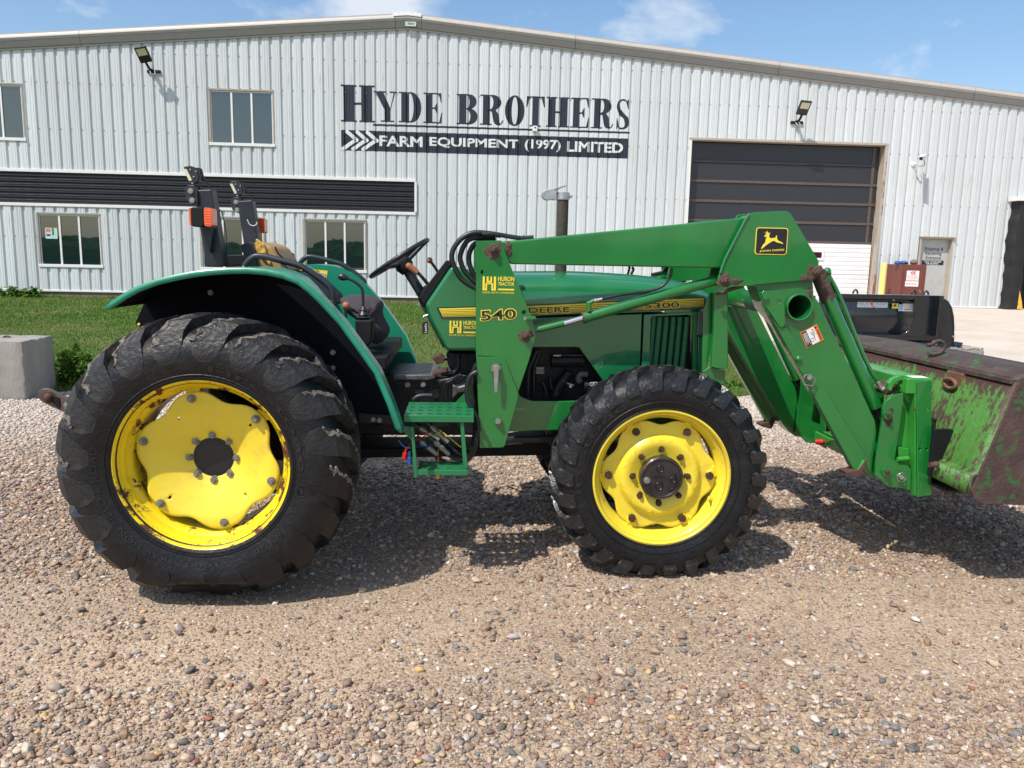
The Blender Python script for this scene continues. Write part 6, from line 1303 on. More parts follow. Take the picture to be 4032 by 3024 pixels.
    # linkage plate at the end of the boom
    lk = [(2.071,0.838),(2.081,0.863),(2.108,0.885),(2.131,0.897),(2.170,0.907),(2.173,0.860),(2.167,0.707),(2.159,0.568),(2.176,0.558),(2.233,0.536),(2.252,0.515),(2.258,0.407),(2.212,0.419),(2.138,0.427),(2.101,0.461),(2.065,0.483),(2.062,0.562),(2.074,0.773)]
    lp = pl2('link_plate', lk, f, 3.722, 3.738, G, TR, .003); pl2('link_plate', lk, f, 3.900, 3.915, G, TR, .003)
    for c in ((2.093,0.797), (2.115,0.507)):
        pin('pin_collar', c, f, .022, .018, G, 3.715, lp, 24); pin('pin_bolt', c, f, .0115, .03, M_bolt, 3.704, lp, 6)
    # quick carrier
    x0_, x1_ = 2.186, 2.300
    cp = [(2.213,0.968),(2.287,0.976),(2.350,0.393),(2.276,0.381)]
    hs = [circ(c_, .0065, 12)[::-1] for c_ in [(2.284,0.830),(2.263,0.630),(2.300,0.631)]]
    cr = pl2('carrier_plate', cp, f, 3.690, 3.700, M_greenb if False else G, TR, .003, hs)
    pl2('carrier_web', [(2.208,0.965),(2.214,0.965),(2.278,0.383),(2.268,0.388)], f, 3.701, 3.90, M_greenb, cr, .002)
    ap = [(2.182,0.974),(2.241,0.966),(2.301,0.402),(2.282,0.421),(2.216,0.539),(2.187,0.558),(2.189,0.809)]; pl2('carrier_side', ap, f, 3.770, 3.785, M_greenb, cr, .003)
    hk = [(2.094,0.953),(2.113,0.977),(2.159,0.996),(2.198,0.987),(2.215,0.959),(2.213,0.935),(2.183,0.945),(2.162,0.968),(2.136,0.958),(2.124,0.944),(2.115,0.911),(2.102,0.915)]; pl2('carrier_hook', hk, f, 3.735, 3.765, M_greenb, cr, .005)
    hk = [(2.159,0.944),(2.197,0.949),(2.218,0.907),(2.227,0.846),(2.212,0.851),(2.184,0.888)]; pl2('hook_gusset', hk, f, 3.745, 3.80, M_greenb, cr, .004)
    hk = [(2.116,0.944),(2.148,0.958),(2.174,0.944),(2.169,0.897),(2.143,0.883),(2.108,0.887),(2.086,0.911)]; pl2('hook_throat', hk, f, 3.79, 3.86, M_rust, cr, .008)
    a = [(2.180,0.628),(2.239,0.621),(2.251,0.452),(2.214,0.530),(2.193,0.549)]; pl2('lock_bracket', a, f, 3.74, 3.75, M_greenb, cr, .004)
    mb = MB(); a, b = mv(Vector((2.169,3.720,0.570))), mv(Vector((2.227,3.720,0.576))); mb.cyl((a+b)/2, b-a, .012, (b-a).length, 14); mb.build('lock_pin', M_greenb, cr, smooth=50)
    c = (2.190,0.482); mb = MB(); mb.tube([(c[0]+.021*math.cos(t*PI/9), f(3.70), c[1]+.023*math.sin(t*PI/9)) for t in range(18)], .0028, 6, closed=True); mb.build('linch_ring', M_steel, cr, smooth=80); pin('linch_pin', (2.186,0.484), f, .011, .04, M_zinc, 3.71, cr)
    a = [(2.210,0.527),(2.239,0.518),(2.245,0.425),(2.209,0.449)]; pl2('pin_guard', a, f, 3.722, 3.7218, M_rust, cr, 0) if False else None
    # brush guard post beside the nose
    po = [(1.229,1.372),(1.300,1.377),(1.324,1.006),(1.313,0.999),(1.294,0.995),(1.265,0.997),(1.236,1.005),(1.238,1.198)]
    g_ = pl2('guard_post', po, f, 3.855, 3.885, G, TR, .006)
    a = [(1.240,1.002),(1.322,0.984),(1.324,0.927),(1.315,0.909),(1.238,0.950),(1.203,0.978)]; pl2('guard_foot', a, f, 3.888, 3.9, G, g_, .003)
    a = [(1.222,1.375),(1.260,1.375),(1.262,1.190),(1.227,0.968),(1.207,0.968),(1.194,1.284)]; pl2('guard_bracket', a, f, 3.905, 3.915, G, g_, .003)
    P = [mv(Vector(p)) for p in [(1.222,3.800,1.385),(1.250,3.800,1.381),(1.304,3.800,1.401),(1.350,3.800,1.415)]]; mb = MB(); mb.tube(P, .010, 8); mb.build('knee_hose', M_mud, b_, smooth=60)
# cross members between the arms
c = (1.613,1.320); mb = MB(); mb.lathe([(0, ro-.012), (far(3.90)-3.90, ro-.012)], (c[0], 3.90, c[1]), 'Y', 36)
mb.build('torque_tube', M_green, TR, smooth=60)
mb = MB(); mb.lathe([(0, ro-.0095), (.60, ro-.0095)], (c[0], 3.752, c[1]), 'Y', 36); mb.cyl((c[0], 4.35, c[1]), 'Y', ro-.010, .004, 32); mb.build('tube_bore', M_gdark, TR, smooth=60)
mb = MB(); mb.box((2.170, 3.700, .905), (2.300, far(3.700), .982)); mb.build('carrier_top_beam', M_greenb, TR, bevel=.006)
mb = MB(); mb.box((2.185, 3.91, .44), (2.30, far(3.91), .50)); mb.build('carrier_bottom_beam', M_greenb, TR, bevel=.006)
a = (2.215,3.900,0.481); mb = MB(); mb.cyl((a[0], YC, a[2]), 'Y', .022, 1.0, 14); mb.build('cross_shaft', M_blk, TR, smooth=60)
a = Vector((2.156,4.550,0.464)); mb = MB(); mb.cyl(a, (.7, -.7, .2), .017, .04, 14); mb.sphere(a+Vector((.01, -.01, 0)), .019, 6); mb.build('red_end_cap', M_red, TR, smooth=40)
P = [(2.168,3.690,1.001),(2.210,3.690,1.001),(2.266,3.690,0.991),(2.221,3.690,0.988)]; mb = MB(); mb.box((2.205, 3.715, .984), (2.285, 3.78, .986)); mb.build('white_sticker', M_white, TR)
# hoses looping over the mast
for P, y in (([(0.140,3.840,1.637),(0.041,3.840,1.642),(-0.017,3.840,1.617),(-0.057,3.840,1.569),(-0.068,3.840,1.525),(-0.056,3.840,1.482),(-0.026,3.840,1.428),(0.015,3.840,1.395),(0.054,3.840,1.374),(0.097,3.840,1.349)], 0), ([(0.141,3.860,1.628),(0.027,3.860,1.615),(-0.009,3.860,1.581),(-0.027,3.860,1.533),(-0.023,3.860,1.497),(-0.004,3.860,1.457),(0.026,3.860,1.425),(0.056,3.860,1.399),(0.097,3.860,1.374)], 0), ([(0.142,3.880,1.621),(0.050,3.880,1.594),(0.021,3.880,1.557),(0.014,3.880,1.516),(0.025,3.880,1.472),(0.052,3.880,1.425),(0.097,3.880,1.392)], 0), ([(0.169,3.900,1.633),(0.087,3.900,1.643),(0.020,3.900,1.623)], 0)):
    mb = MB(); mb.tube(smooth_path(P, 6), .0125, 12); mb.build('loop_hose', M_rub, TR, smooth=80)
P = [(0.076,3.820,1.634),(0.134,3.820,1.637),(0.193,3.820,1.629),(0.246,3.820,1.622),(0.275,3.820,1.621),(0.322,3.820,1.626)]; mb = MB(); mb.tube(smooth_path(P, 5), .011, 10); mb.tube([Vector(P[4])+Vector((0,0,-.005)), Vector(P[4])+Vector((.0,0,.016))], .003, 6); mb.build('boom_line', M_blk, TR, smooth=80)
for P in ([(1.001,4.750,1.488),(1.010,4.750,1.473),(0.996,4.750,1.444)], [(1.137,4.500,1.490),(1.117,4.500,1.465),(1.061,4.500,1.450)]): mb = MB(); mb.tube(smooth_path(P, 5), .008, 8); mb.build('hose_bracket', M_blk, TR, smooth=80)
# mud and grease round the pivots
for p, rx, rz, y, sd in (((0.127,3.728,1.555), .036, .044, 3.729, 1), ((0.200,3.760,1.568), .018, .032, 3.762, 5), ((0.288,3.728,1.159), .036, .028, 3.729, 2), ((1.238,3.733,1.442), .030, .040, 3.734, 3), ((1.288,3.733,1.438), .034, .018, 3.7338, 8), ((1.676,3.733,1.493), .038, .036, 3.734, 4), ((1.635,3.733,1.458), .034, .016, 3.7337, 9)):
    mudpatch('mud_patch', (p[0], y, p[2]), rx, rz, .005, sd)
p = (2.104,3.721,0.785); mudpatch('mud_patch', (p[0], 3.7218, p[2]), .030, .045, .003, 6, pbr('thin_grease', (.045, .035, .025), .7, var=.4, vs=40))
p = (1.667,3.750,1.378); mudpatch('mud_patch', (p[0], 3.7515, p[2]), .016, .04, .005, 12)
for p, y in (((0.126,1.566), 3.715), ((0.284,1.167), 3.716), ((1.230,1.444), 3.72), ((1.679,1.493), 3.72)):
    mb = MB(); mb.cyl((p[0], y, p[1]), 'Y', .019, .02, 16); mb.cyl((p[0], y-.014, p[1]), 'Y', .013, .012, 6); mb.build('pivot_pin', M_mud, TR, bevel=.003)
# loader decals
a = [(0.080,1.373),(0.079,1.438)]; dealer(a[0], a[1][1]-a[0][1], 3.7285)
a = [(0.075,1.229),(0.242,1.243)]; outlined('540', a[0], a[1], ((0.154,1.285)[1]-(0.155,1.238)[1]), 3.7282, 'model_number', TR, slant=.0)
a = [(1.374,1.695),(1.530,1.567)]; x0_, z1_ = a[0]; x1_, z0_ = a[1]; z0_ = (1.460,1.567)[1]; z1_ = (1.451,1.694)[1]
mb = MB(); mb.plate(rrect(x0_, z0_, x1_, z1_, .014), 3.7325, 3.7345); em = mb.build('maker_emblem', M_dyel, TR)
mb = MB(); mb.plate(rrect(x0_+.004, z0_+.004, x1_-.004, z1_-.004, .011), 3.7315, 3.7322); mb.build('emblem_field', M_dblk, em)
deer = [(1.403,1.595),(1.410,1.611),(1.421,1.624),(1.424,1.644),(1.430,1.653),(1.425,1.650),(1.414,1.651),(1.419,1.659),(1.426,1.664),(1.418,1.667),(1.414,1.674),(1.419,1.669),(1.425,1.667),(1.421,1.678),(1.427,1.671),(1.428,1.680),(1.432,1.667),(1.434,1.673),(1.438,1.664),(1.443,1.672),(1.440,1.661),(1.437,1.654),(1.443,1.645),(1.454,1.645),(1.470,1.648),(1.472,1.658),(1.476,1.658),(1.478,1.642),(1.484,1.634),(1.497,1.629),(1.509,1.622),(1.507,1.619),(1.492,1.623),(1.476,1.626),(1.464,1.633),(1.452,1.629),(1.442,1.622),(1.429,1.613),(1.417,1.602),(1.408,1.594)]
mb = MB(); mb.plate(deer, 3.7306, 3.7312); mb.build('leaping_deer', M_dyel, em)
a = [(1.397,1.576),(1.517,1.585)]; mb = MB(); text(mb, 'JOHN DEERE', a[0], a[1], .0115, 3.7305, .015); mb.build('lettering', M_dyel, em)
# warning sticker on the lower boom
q = [(1.633,1.194),(1.714,1.237),(1.759,1.168),(1.674,1.119)]; c0 = Vector(((q[0][0]+q[2][0])/2, (q[0][1]+q[2][1])/2)); ux = Vector((q[1][0]-q[0][0], q[1][1]-q[0][1])); uy = Vector((q[3][0]-q[0][0], q[3][1]-q[0][1]))
def sp(u_, v_): p = Vector(q[0]) + ux*u_ + uy*v_; return (p.x, p.y)
def quad(u0, v0, u1, v1): return [sp(u0, v1), sp(u1, v1), sp(u1, v0), sp(u0, v0)]
mb = MB(); mb.plate(quad(0, 0, 1, 1), 3.7495, 3.7515); ws_ = mb.build('warning_sticker', M_org, TR)
mb = MB(); mb.plate(quad(.04, .04, .34, .96), 3.7486, 3.7493); mb.build('sticker_text_field', M_dblk, ws_)
mb = MB(); mb.plate(quad(.345, .04, .78, .96), 3.7486, 3.7493); mb.build('sticker_picture', M_white, ws_)
mb = MB()
for k in range(8): mb.plate(quad(.08+k*.030, .12, .092+k*.030, .88 - (k % 3)*.12), 3.7478, 3.7484)
mb.build('fine_print', M_white, ws_)
mb = MB(); p = Vector(sp(.52, .72)); 
for (u_, v_, r_) in ((.44, .70, .0085), (.60, .36, .006)):
    p = Vector(sp(u_, v_)); mb.tube([(p.x+r_*math.cos(t*PI/8), 3.7480, p.y+r_*math.sin(t*PI/8)) for t in range(16)], .0008, 4, closed=True)
for L_ in ([(.50, .25), (.62, .55), (.60, .85)], [(.62, .12), (.70, .30), (.66, .50), (.56, .62)], [(.66, .10), (.72, .18)]): mb.tube([(sp(*p)[0], 3.7480, sp(*p)[1]) for p in L_], .0009, 4)
mb.build('sticker_drawing', M_dblk, ws_)
V_, F_ = text_geo('WARNING', .015); mb = MB(); P = [(*sp(.96-.13*b, .22+.72*a),) for a, b in V_]; P = [sp(.84+.11*b, .24+.70*a) for a, b in V_]
mb.add([(x, 3.7480, z) for x, z in P], [f for f in F_]); o = mb.build('lettering', M_dblk, ws_)
mb = MB(); mb.plate([sp(.82, .05), sp(.96, .12), sp(.82, .19)], 3.7478, 3.7484); mb.build('warning_triangle', M_dblk, ws_)
# bucket
M_buck = bpy.data.materials.new('peeling_bucket_paint'); M_buck.use_nodes = True; t = M_buck.node_tree; b = t.nodes['Principled BSDF']; LL = t.links.new
tcn = N(t, 'ShaderNodeTexCoord'); mpn = N(t, 'ShaderNodeMapping'); mpn.inputs['Scale'].default_value = (1, 1.4, .75); LL(tcn.outputs['Object'], mpn.inputs[0])
na = N(t, 'ShaderNodeTexNoise', inp={'Scale': 30., 'Detail': 10., 'Roughness': .74}); LL(mpn.outputs[0], na.inputs[0])
nb = N(t, 'ShaderNodeTexNoise', inp={'Scale': 4., 'Detail': 5., 'Roughness': .6, 'Distortion': .8}); LL(mpn.outputs[0], nb.inputs[0])
sx = N(t, 'ShaderNodeSeparateXYZ'); LL(tcn.outputs['Object'], sx.inputs[0])
hgt = N(t, 'ShaderNodeMapRange', inp={1: .20, 2: .29, 3: 0., 4: .22}); LL(sx.outputs['Z'], hgt.inputs[0])
ad = N(t, 'ShaderNodeMath', operation='MULTIPLY_ADD', inp={1: .55}); LL(nb.outputs['Fac'], ad.inputs[0]); LL(na.outputs['Fac'], ad.inputs[2])
ad2 = N(t, 'ShaderNodeMath', operation='ADD'); LL(ad.outputs[0], ad2.inputs[0]); LL(hgt.outputs[0], ad2.inputs[1])
rm = N(t, 'ShaderNodeMapRange', inp={1: .800, 2: .812, 3: 0., 4: 1.}); LL(ad2.outputs[0], rm.inputs[0])
nc = N(t, 'ShaderNodeTexNoise', inp={'Scale': 60., 'Detail': 4.}); LL(mpn.outputs[0], nc.inputs[0])
g1 = N(t, 'ShaderNodeMix', data_type='RGBA'); g1.inputs['A'].default_value = (.028, .105, .012, 1); g1.inputs['B'].default_value = (.085, .25, .040, 1); LL(nc.outputs['Fac'], g1.inputs['Factor'])
r1 = N(t, 'ShaderNodeMix', data_type='RGBA'); r1.inputs['A'].default_value = (.030, .013, .011, 1); r1.inputs['B'].default_value = (.085, .042, .034, 1); LL(nc.outputs['Fac'], r1.inputs['Factor'])
mxx = N(t, 'ShaderNodeMix', data_type='RGBA'); LL(rm.outputs[0], mxx.inputs['Factor']); LL(g1.outputs['Result'], mxx.inputs['A']); LL(r1.outputs['Result'], mxx.inputs['B']); LL(mxx.outputs['Result'], b.inputs['Base Color'])
b.inputs['Roughness'].default_value = .62; bpn = N(t, 'ShaderNodeBump', inp={'Strength': .5, 'Distance': .004}); bpn.invert = True; LL(rm.outputs[0], bpn.inputs['Height']); LL(bpn.outputs[0], b.inputs['Normal'])
M_brust = pbr('bucket_rust', (.066, .038, .034), .65, var=.4, vs=9, bump=.5, bs=60, col2=(.035, .10, .03), c2s=14, c2t=.535, c2w=.05)
Y0, Y1 = 3.375, 5.225
pr = [(3.02, 1.02), (2.62, 1.062), (2.505, 1.030), (2.498, 1.018), (2.362, .590), (2.337, .575), (2.325, .50), (2.40, .462), (3.15, .445)]
def shell(name, pr_, y0, y1, mat, th, ny=2, **k):
    V = []; n = len(pr_)
    for j in range(ny):
        y = y0 + (y1-y0)*j/(ny-1); V += [(x, y, z) for x, z in pr_]
    F = [(j*n+i, j*n+i+1, (j+1)*n+i+1, (j+1)*n+i) for j in range(ny-1) for i in range(n-1)]
    o = obj(name, V, F, mat, BK, smooth=30); s_ = o.modifiers.new('thick', 'SOLIDIFY'); s_.thickness = th; s_.offset = 0; return o
BK = empty('loader_bucket', (2.5, YC, .8), parent=TR)
shell('bucket_shell', pr[3:], Y0, Y1, M_buck, .010, 24)
shell('top_rim', pr[:4], Y0, Y1, M_brust, .012, 24)
mb = MB(); mb.box((2.478, Y0+.02, 1.004), (2.500, Y1-.02, 1.028)); mb.build('rim_angle', M_brust, BK, bevel=.004)
shell('wear_strip', [(2.330, .580), (2.318, .50)], Y0+.01, Y1-.01, M_buck, .006)
sd = [(3.02, 1.02), (2.62, 1.07), (2.50, 1.038), (2.345, .560), (2.328, .515), (2.345, .475), (2.40, .450), (3.18, .432), (3.22, .47)]
for y in (Y0-.006, Y1+.006): mb = MB(); mb.plate(sd, y-.006, y+.006); mb.build('bucket_side', M_brust, BK, bevel=.003)
sd2 = [(2.62, 1.05), (2.53, 1.03), (2.40, .60), (2.55, .56), (2.9, .60), (2.9, 1.0)]
mb = MB(); mb.box((2.35, Y0+.2, .44), (3.2, Y1-.2, .450)); mb.build('floor_brace', M_brust, BK)
mb = MB(); mb.box((3.12, Y0-.02, .430), (3.26, Y1+.02, .446)); mb.build('cutting_edge', M_brust, BK, bevel=.003)
# hook and chain eyes on the bucket
hp = Vector((2.55, 4.10, 1.065)); mb = MB(); P = [hp+Vector((0, -.005, -.005)), hp+Vector((0, -.012, .035)), hp+Vector((.005, .0, .055)), hp+Vector((.01, .035, .070)), hp+Vector((.01, .060, .062)), hp+Vector((.01, .082, .045))]
P = [hp + Vector((v[0], 0, v[1])) for v in ((-.045, -.004), (-.01, -.006), (.022, .004), (.040, .028), (.034, .055), (.010, .066), (-.015, .058), (-.035, .046), (-.058, .044))]
mb.tube(smooth_path(P, 5), [.011]*(len(P)*5-6) + [.010, .005][:2], 10); mb.build('grab_hook', M_brust, BK, smooth=70)
M_rusty = pbr('warm_rust', (.16, .075, .045), .7, var=.35, vs=14, bump=.4, bs=50)
for yy in (3.80, 4.85):
    c_ = Vector((2.455, yy, .945)); mb = MB(); mb.box((2.468, yy-.065, .915), (2.492, yy+.065, 1.005)); rb_ = mb.build('chain_eye_plate', M_rusty, BK, bevel=.006)
    P = [c_+Vector((-.004, .05*math.cos(R(t_)), .024*math.sin(R(t_)))) for t_ in range(0, 360, 24)]; mb = MB(); mb.tube(P, .010, 8, closed=True); mb.build('chain_eye', M_rusty, rb_, smooth=60)
    mb = MB(); V = [(2.492-.32*(1.0-z_)-.004, yy+dy_, z_) for dy_, z_ in ((-.055, .90), (.05, .90), (.06, .80), (.045, .70), (.01, .635), (-.035, .66), (-.06, .76))]; k = len(V)
    mb.add(V + [(x+.02, y, z) for x, y, z in V], [tuple(range(k)), tuple(range(k, 2*k))[::-1]] + [(i, (i+1) % k, (i+1) % k + k, i+k) for i in range(k)]); fixn(mb.build('backing_plate', M_brust, rb_, bevel=.003))
mb = MB(); c_ = Vector((2.284,3.600,0.574)); mb.tube([c_+Vector((-.02, 0, .0)), c_+Vector((.02, 0, 0))], [.013, .016], 12); mb.sphere(c_+Vector((.012, 0, .002)), .017, 6); mb.build('carrier_lock_end', M_rust, BK, smooth=60)
for ya in (3.66, far(3.66)): mb = MB(); mb.plate([(2.30, .50), (2.345, .50), (2.385, .62), (2.40, .74), (2.30, .74)], ya-.012, ya+.012); mb.build('bucket_ear_shade', M_blkm, BK, bevel=.004)  # ears coloured black to stand for the deep shadow beside the carrier
for yy in (3.55, 3.60, 3.66):
    mb = MB(); q = random.Random(int(yy*100))
    for k in range(14): x_ = 2.33+q.uniform(0, .09); l_ = q.uniform(.03, .10); mb.tube([(x_, yy+q.uniform(-.03, .03), .46), (x_+q.uniform(-.015, .015), yy, .46-l_)], .0012, 3)
    tag(mb.build('hanging_roots', M_mud, BK), kind='stuff')
# ============================================================ loose stones, grass, weeds
def pebble_mat():
    m = bpy.data.materials.new('pebble'); m.use_nodes = True; t = m.node_tree; b = t.nodes['Principled BSDF']; L = t.links.new
    at = N(t, 'ShaderNodeAttribute', attribute_name='rnd'); at.attribute_type = 'INSTANCER'
    ap = N(t, 'ShaderNodeAttribute', attribute_name='pale'); ap.attribute_type = 'INSTANCER'
    cr = N(t, 'ShaderNodeValToRGB'); e = cr.color_ramp.elements; cr.color_ramp.interpolation = 'CONSTANT'
    cols = [(.0, (.27, .195, .14)), (.15, (.36, .27, .185)), (.30, (.22, .165, .13)), (.42, (.46, .37, .27)), (.53, (.24, .185, .165)), (.62, (.33, .27, .23)), (.70, (.12, .11, .11)), (.76, (.40, .38, .36)), (.81, (.17, .175, .18)), (.84, (.52, .46, .38)), (.90, (.29, .19, .12)), (.94, (.58, .56, .53)), (.965, (.30, .12, .075)), (.98, (.10, .13, .13)), (.99, (.55, .38, .15))]
    while len(e) > 1: e.remove(e[-1])
    for i, (p, c) in enumerate(cols):
        el = e[0] if i == 0 else e.new(p); el.position = p; el.color = (c[0]*.96, c[1]*.905, c[2]*.865, 1)
    L(at.outputs['Fac'], cr.inputs[0])
    w = N(t, 'ShaderNodeMix', data_type='RGBA'); w.inputs['B'].default_value = (.60, .53, .46, 1); L(cr.outputs[0], w.inputs['A']); L(ap.outputs['Fac'], w.inputs['Factor'])
    tc = N(t, 'ShaderNodeTexCoord'); n = N(t, 'ShaderNodeTexNoise', inp={'Scale': 2.2, 'Detail': 5.}); L(tc.outputs['Object'], n.inputs['Vector'])
    mr = N(t, 'ShaderNodeMapRange', inp={1: .3, 2: .7, 3: .78, 4: 1.22}); L(n.outputs['Fac'], mr.inputs[0])
    sv = N(t, 'ShaderNodeVectorMath', operation='SCALE'); L(w.outputs['Result'], sv.inputs[0]); L(mr.outputs[0], sv.inputs['Scale']); L(sv.outputs[0], b.inputs['Base Color'])
    b.inputs['Roughness'].default_value = .72; return m
def smn(x, y, s, seed):
    q = np.random.default_rng(seed); o = np.zeros_like(x)
    for k in range(7):
        a = q.uniform(0, 6.28); f = s*q.uniform(.5, 1.8); o += np.sin(x*f*math.cos(a) + y*f*math.sin(a) + q.uniform(0, 6.28))
    return o/7*1.6
def gravel(name, pts, label_mat, subdiv=2):
    """pts: array (x,y,z,scale,rx,ry,rz,rnd,pale)"""
    me = bpy.data.meshes.new(name); me.vertices.add(len(pts)); me.vertices.foreach_set('co', pts[:, :3].astype('f').ravel())
    for nm, col in (('scl', 3), ('rnd', 7), ('pale', 8)):
        a = me.attributes.new(nm, 'FLOAT', 'POINT'); a.data.foreach_set('value', pts[:, col].astype('f'))
    a = me.attributes.new('rot', 'FLOAT_VECTOR', 'POINT'); a.data.foreach_set('vector', pts[:, 4:7].astype('f').ravel())
    o = bpy.data.objects.new(name, me); COL.objects.link(o); tag(o, kind='stuff')
    ng = bpy.data.node_groups.new(name, 'GeometryNodeTree'); ng.interface.new_socket('Geometry', in_out='INPUT', socket_type='NodeSocketGeometry'); ng.interface.new_socket('Geometry', in_out='OUTPUT', socket_type='NodeSocketGeometry')
    gi = ng.nodes.new('NodeGroupInput'); go = ng.nodes.new('NodeGroupOutput'); L = ng.links.new
    jn = ng.nodes.new('GeometryNodeGeometryToInstance')
    for k, (sx_, sy_, sz_) in enumerate(((1, .8, .58), (1, .68, .5), (1.15, .85, .72), (.9, .9, .62), (1.2, .6, .55), (1, .75, .8))):
        ic = ng.nodes.new('GeometryNodeMeshIcoSphere'); ic.inputs['Subdivisions'].default_value = subdiv; ic.inputs['Radius'].default_value = 1.
        nz = ng.nodes.new('ShaderNodeTexNoise'); nz.noise_dimensions = '4D'; nz.inputs['W'].default_value = k*3.7; nz.inputs['Scale'].default_value = .9; nz.inputs['Detail'].default_value = 2.
        sb = ng.nodes.new('ShaderNodeVectorMath'); sb.operation = 'SUBTRACT'; sb.inputs[1].default_value = (.5, .5, .5); L(nz.outputs['Color'], sb.inputs[0])
        ml = ng.nodes.new('ShaderNodeVectorMath'); ml.operation = 'SCALE'; ml.inputs['Scale'].default_value = 2.0; L(sb.outputs[0], ml.inputs[0])
        sp_ = ng.nodes.new('GeometryNodeSetPosition'); L(ic.outputs[0], sp_.inputs[0]); L(ml.outputs[0], sp_.inputs['Offset'])
        tr = ng.nodes.new('GeometryNodeTransform'); tr.inputs['Scale'].default_value = (sx_, sy_, sz_); L(sp_.outputs[0], tr.inputs[0])
        ss = ng.nodes.new('GeometryNodeSetShadeSmooth'); L(tr.outputs[0], ss.inputs[0]); sm_ = ng.nodes.new('GeometryNodeSetMaterial'); sm_.inputs['Material'].default_value = label_mat; L(ss.outputs[0], sm_.inputs[0])
        L(sm_.outputs[0], jn.inputs[0])
    ip = ng.nodes.new('GeometryNodeInstanceOnPoints'); ip.inputs['Pick Instance'].default_value = True
    L(gi.outputs[0], ip.inputs['Points']); L(jn.outputs[0], ip.inputs['Instance'])
    for nm, ty, sock in (('rot', 'FLOAT_VECTOR', 'Rotation'), ('scl', 'FLOAT', 'Scale')):
        na_ = ng.nodes.new('GeometryNodeInputNamedAttribute'); na_.data_type = ty; na_.inputs['Name'].default_value = nm; L(na_.outputs[0], ip.inputs[sock])
    L(ip.outputs[0], go.inputs[0]); md = o.modifiers.new('scatter', 'NODES'); md.node_group = ng
    return o
MP = pebble_mat()
def scatter(n, y0, y1, r0, r1, dens, seed, sink=.35, palef=None, power=2.0):
    q = np.random.default_rng(seed)
    y = q.uniform(y0, y1, n*3); hw = .80*y + 1.0; x = q.uniform(-1, 1, n*3)*(.8*y1 + 1.0) + y*.055
    keep = (np.abs(x - y*.055) < hw) & (q.random(n*3) < dens(x, y)); x, y = x[keep][:n], y[keep][:n]; m = len(x)
    r = r0 + (r1-r0)*q.random(m)**power
    gzv = np.array([gz(a, b) for a, b in zip(x, y)])
    pale = palef(x, y) if palef else np.zeros(m)
    return np.column_stack([x, y, gzv + r*(.5 - sink), r, q.uniform(-.35, .35, m), q.uniform(-.35, .35, m), q.uniform(0, 6.28, m), q.random(m), np.clip(pale + q.uniform(-.1, .1, m), 0, .85)])
ss = lambda t: np.clip(t, 0, 1)**2*(3-2*np.clip(t, 0, 1))
def pal(x, y): return .72*ss((y-5.0)/2.6)*(np.random.default_rng(1).random(len(x)) < .85)
patchy = lambda x, y: smn(x, y, 2.6, 21)
# worn wheel-track: packed hard, few loose stones between about 2.8 and 3.4 m; loose in front and behind
loose = lambda x, y: np.clip(.10 + 1.0*ss((2.72 + .10*patchy(x, y) - y)/.32) + .75*ss((y - 3.50 - .10*patchy(x, y))/.40) + .22*patchy(x, y), .05, 1)
mid = lambda x, y: np.clip(.28 + .8*ss((2.75 - y)/.4) + .7*ss((y-3.45)/.4) + .15*patchy(x, y), .1, 1)
lawncut = lambda f: (lambda x, y: f(x, y)*(y < 8.75 + .12*np.sin(x*1.7) + .5*np.clip(x-3, 0, 1) + (x > 5.8)*1.1))
G1 = scatter(20000, 1.7, 4.6, .0060, .0165, lambda x, y: loose(x, y)*1.0, 31, sink=.30)
G2 = scatter(62000, 1.7, 4.8, .0035, .0085, mid, 32, sink=.48)
G6 = scatter(16000, 1.7, 5.0, .007, .012, lambda x, y: .8+0*x, 37, sink=.92)
G3 = scatter(78000, 4.4, 10.6, .008, .021, lawncut(lambda x, y: .85+0*x), 33, sink=.35, palef=pal)
G4 = scatter(650, 1.8, 5.5, .014, .024, lambda x, y: .35+.6*loose(x, y), 34, sink=.15, power=1.5)
G5 = scatter(30000, 4.4, 10.6, .005, .010, lawncut(lambda x, y: .9+0*x), 36, sink=.2, palef=pal)
gravel('gravel', np.vstack([G1, G4, G6]), MP, 2); gravel('grit', np.vstack([G2, G5]), MP, 1); gravel('gravel', G3, MP, 1)

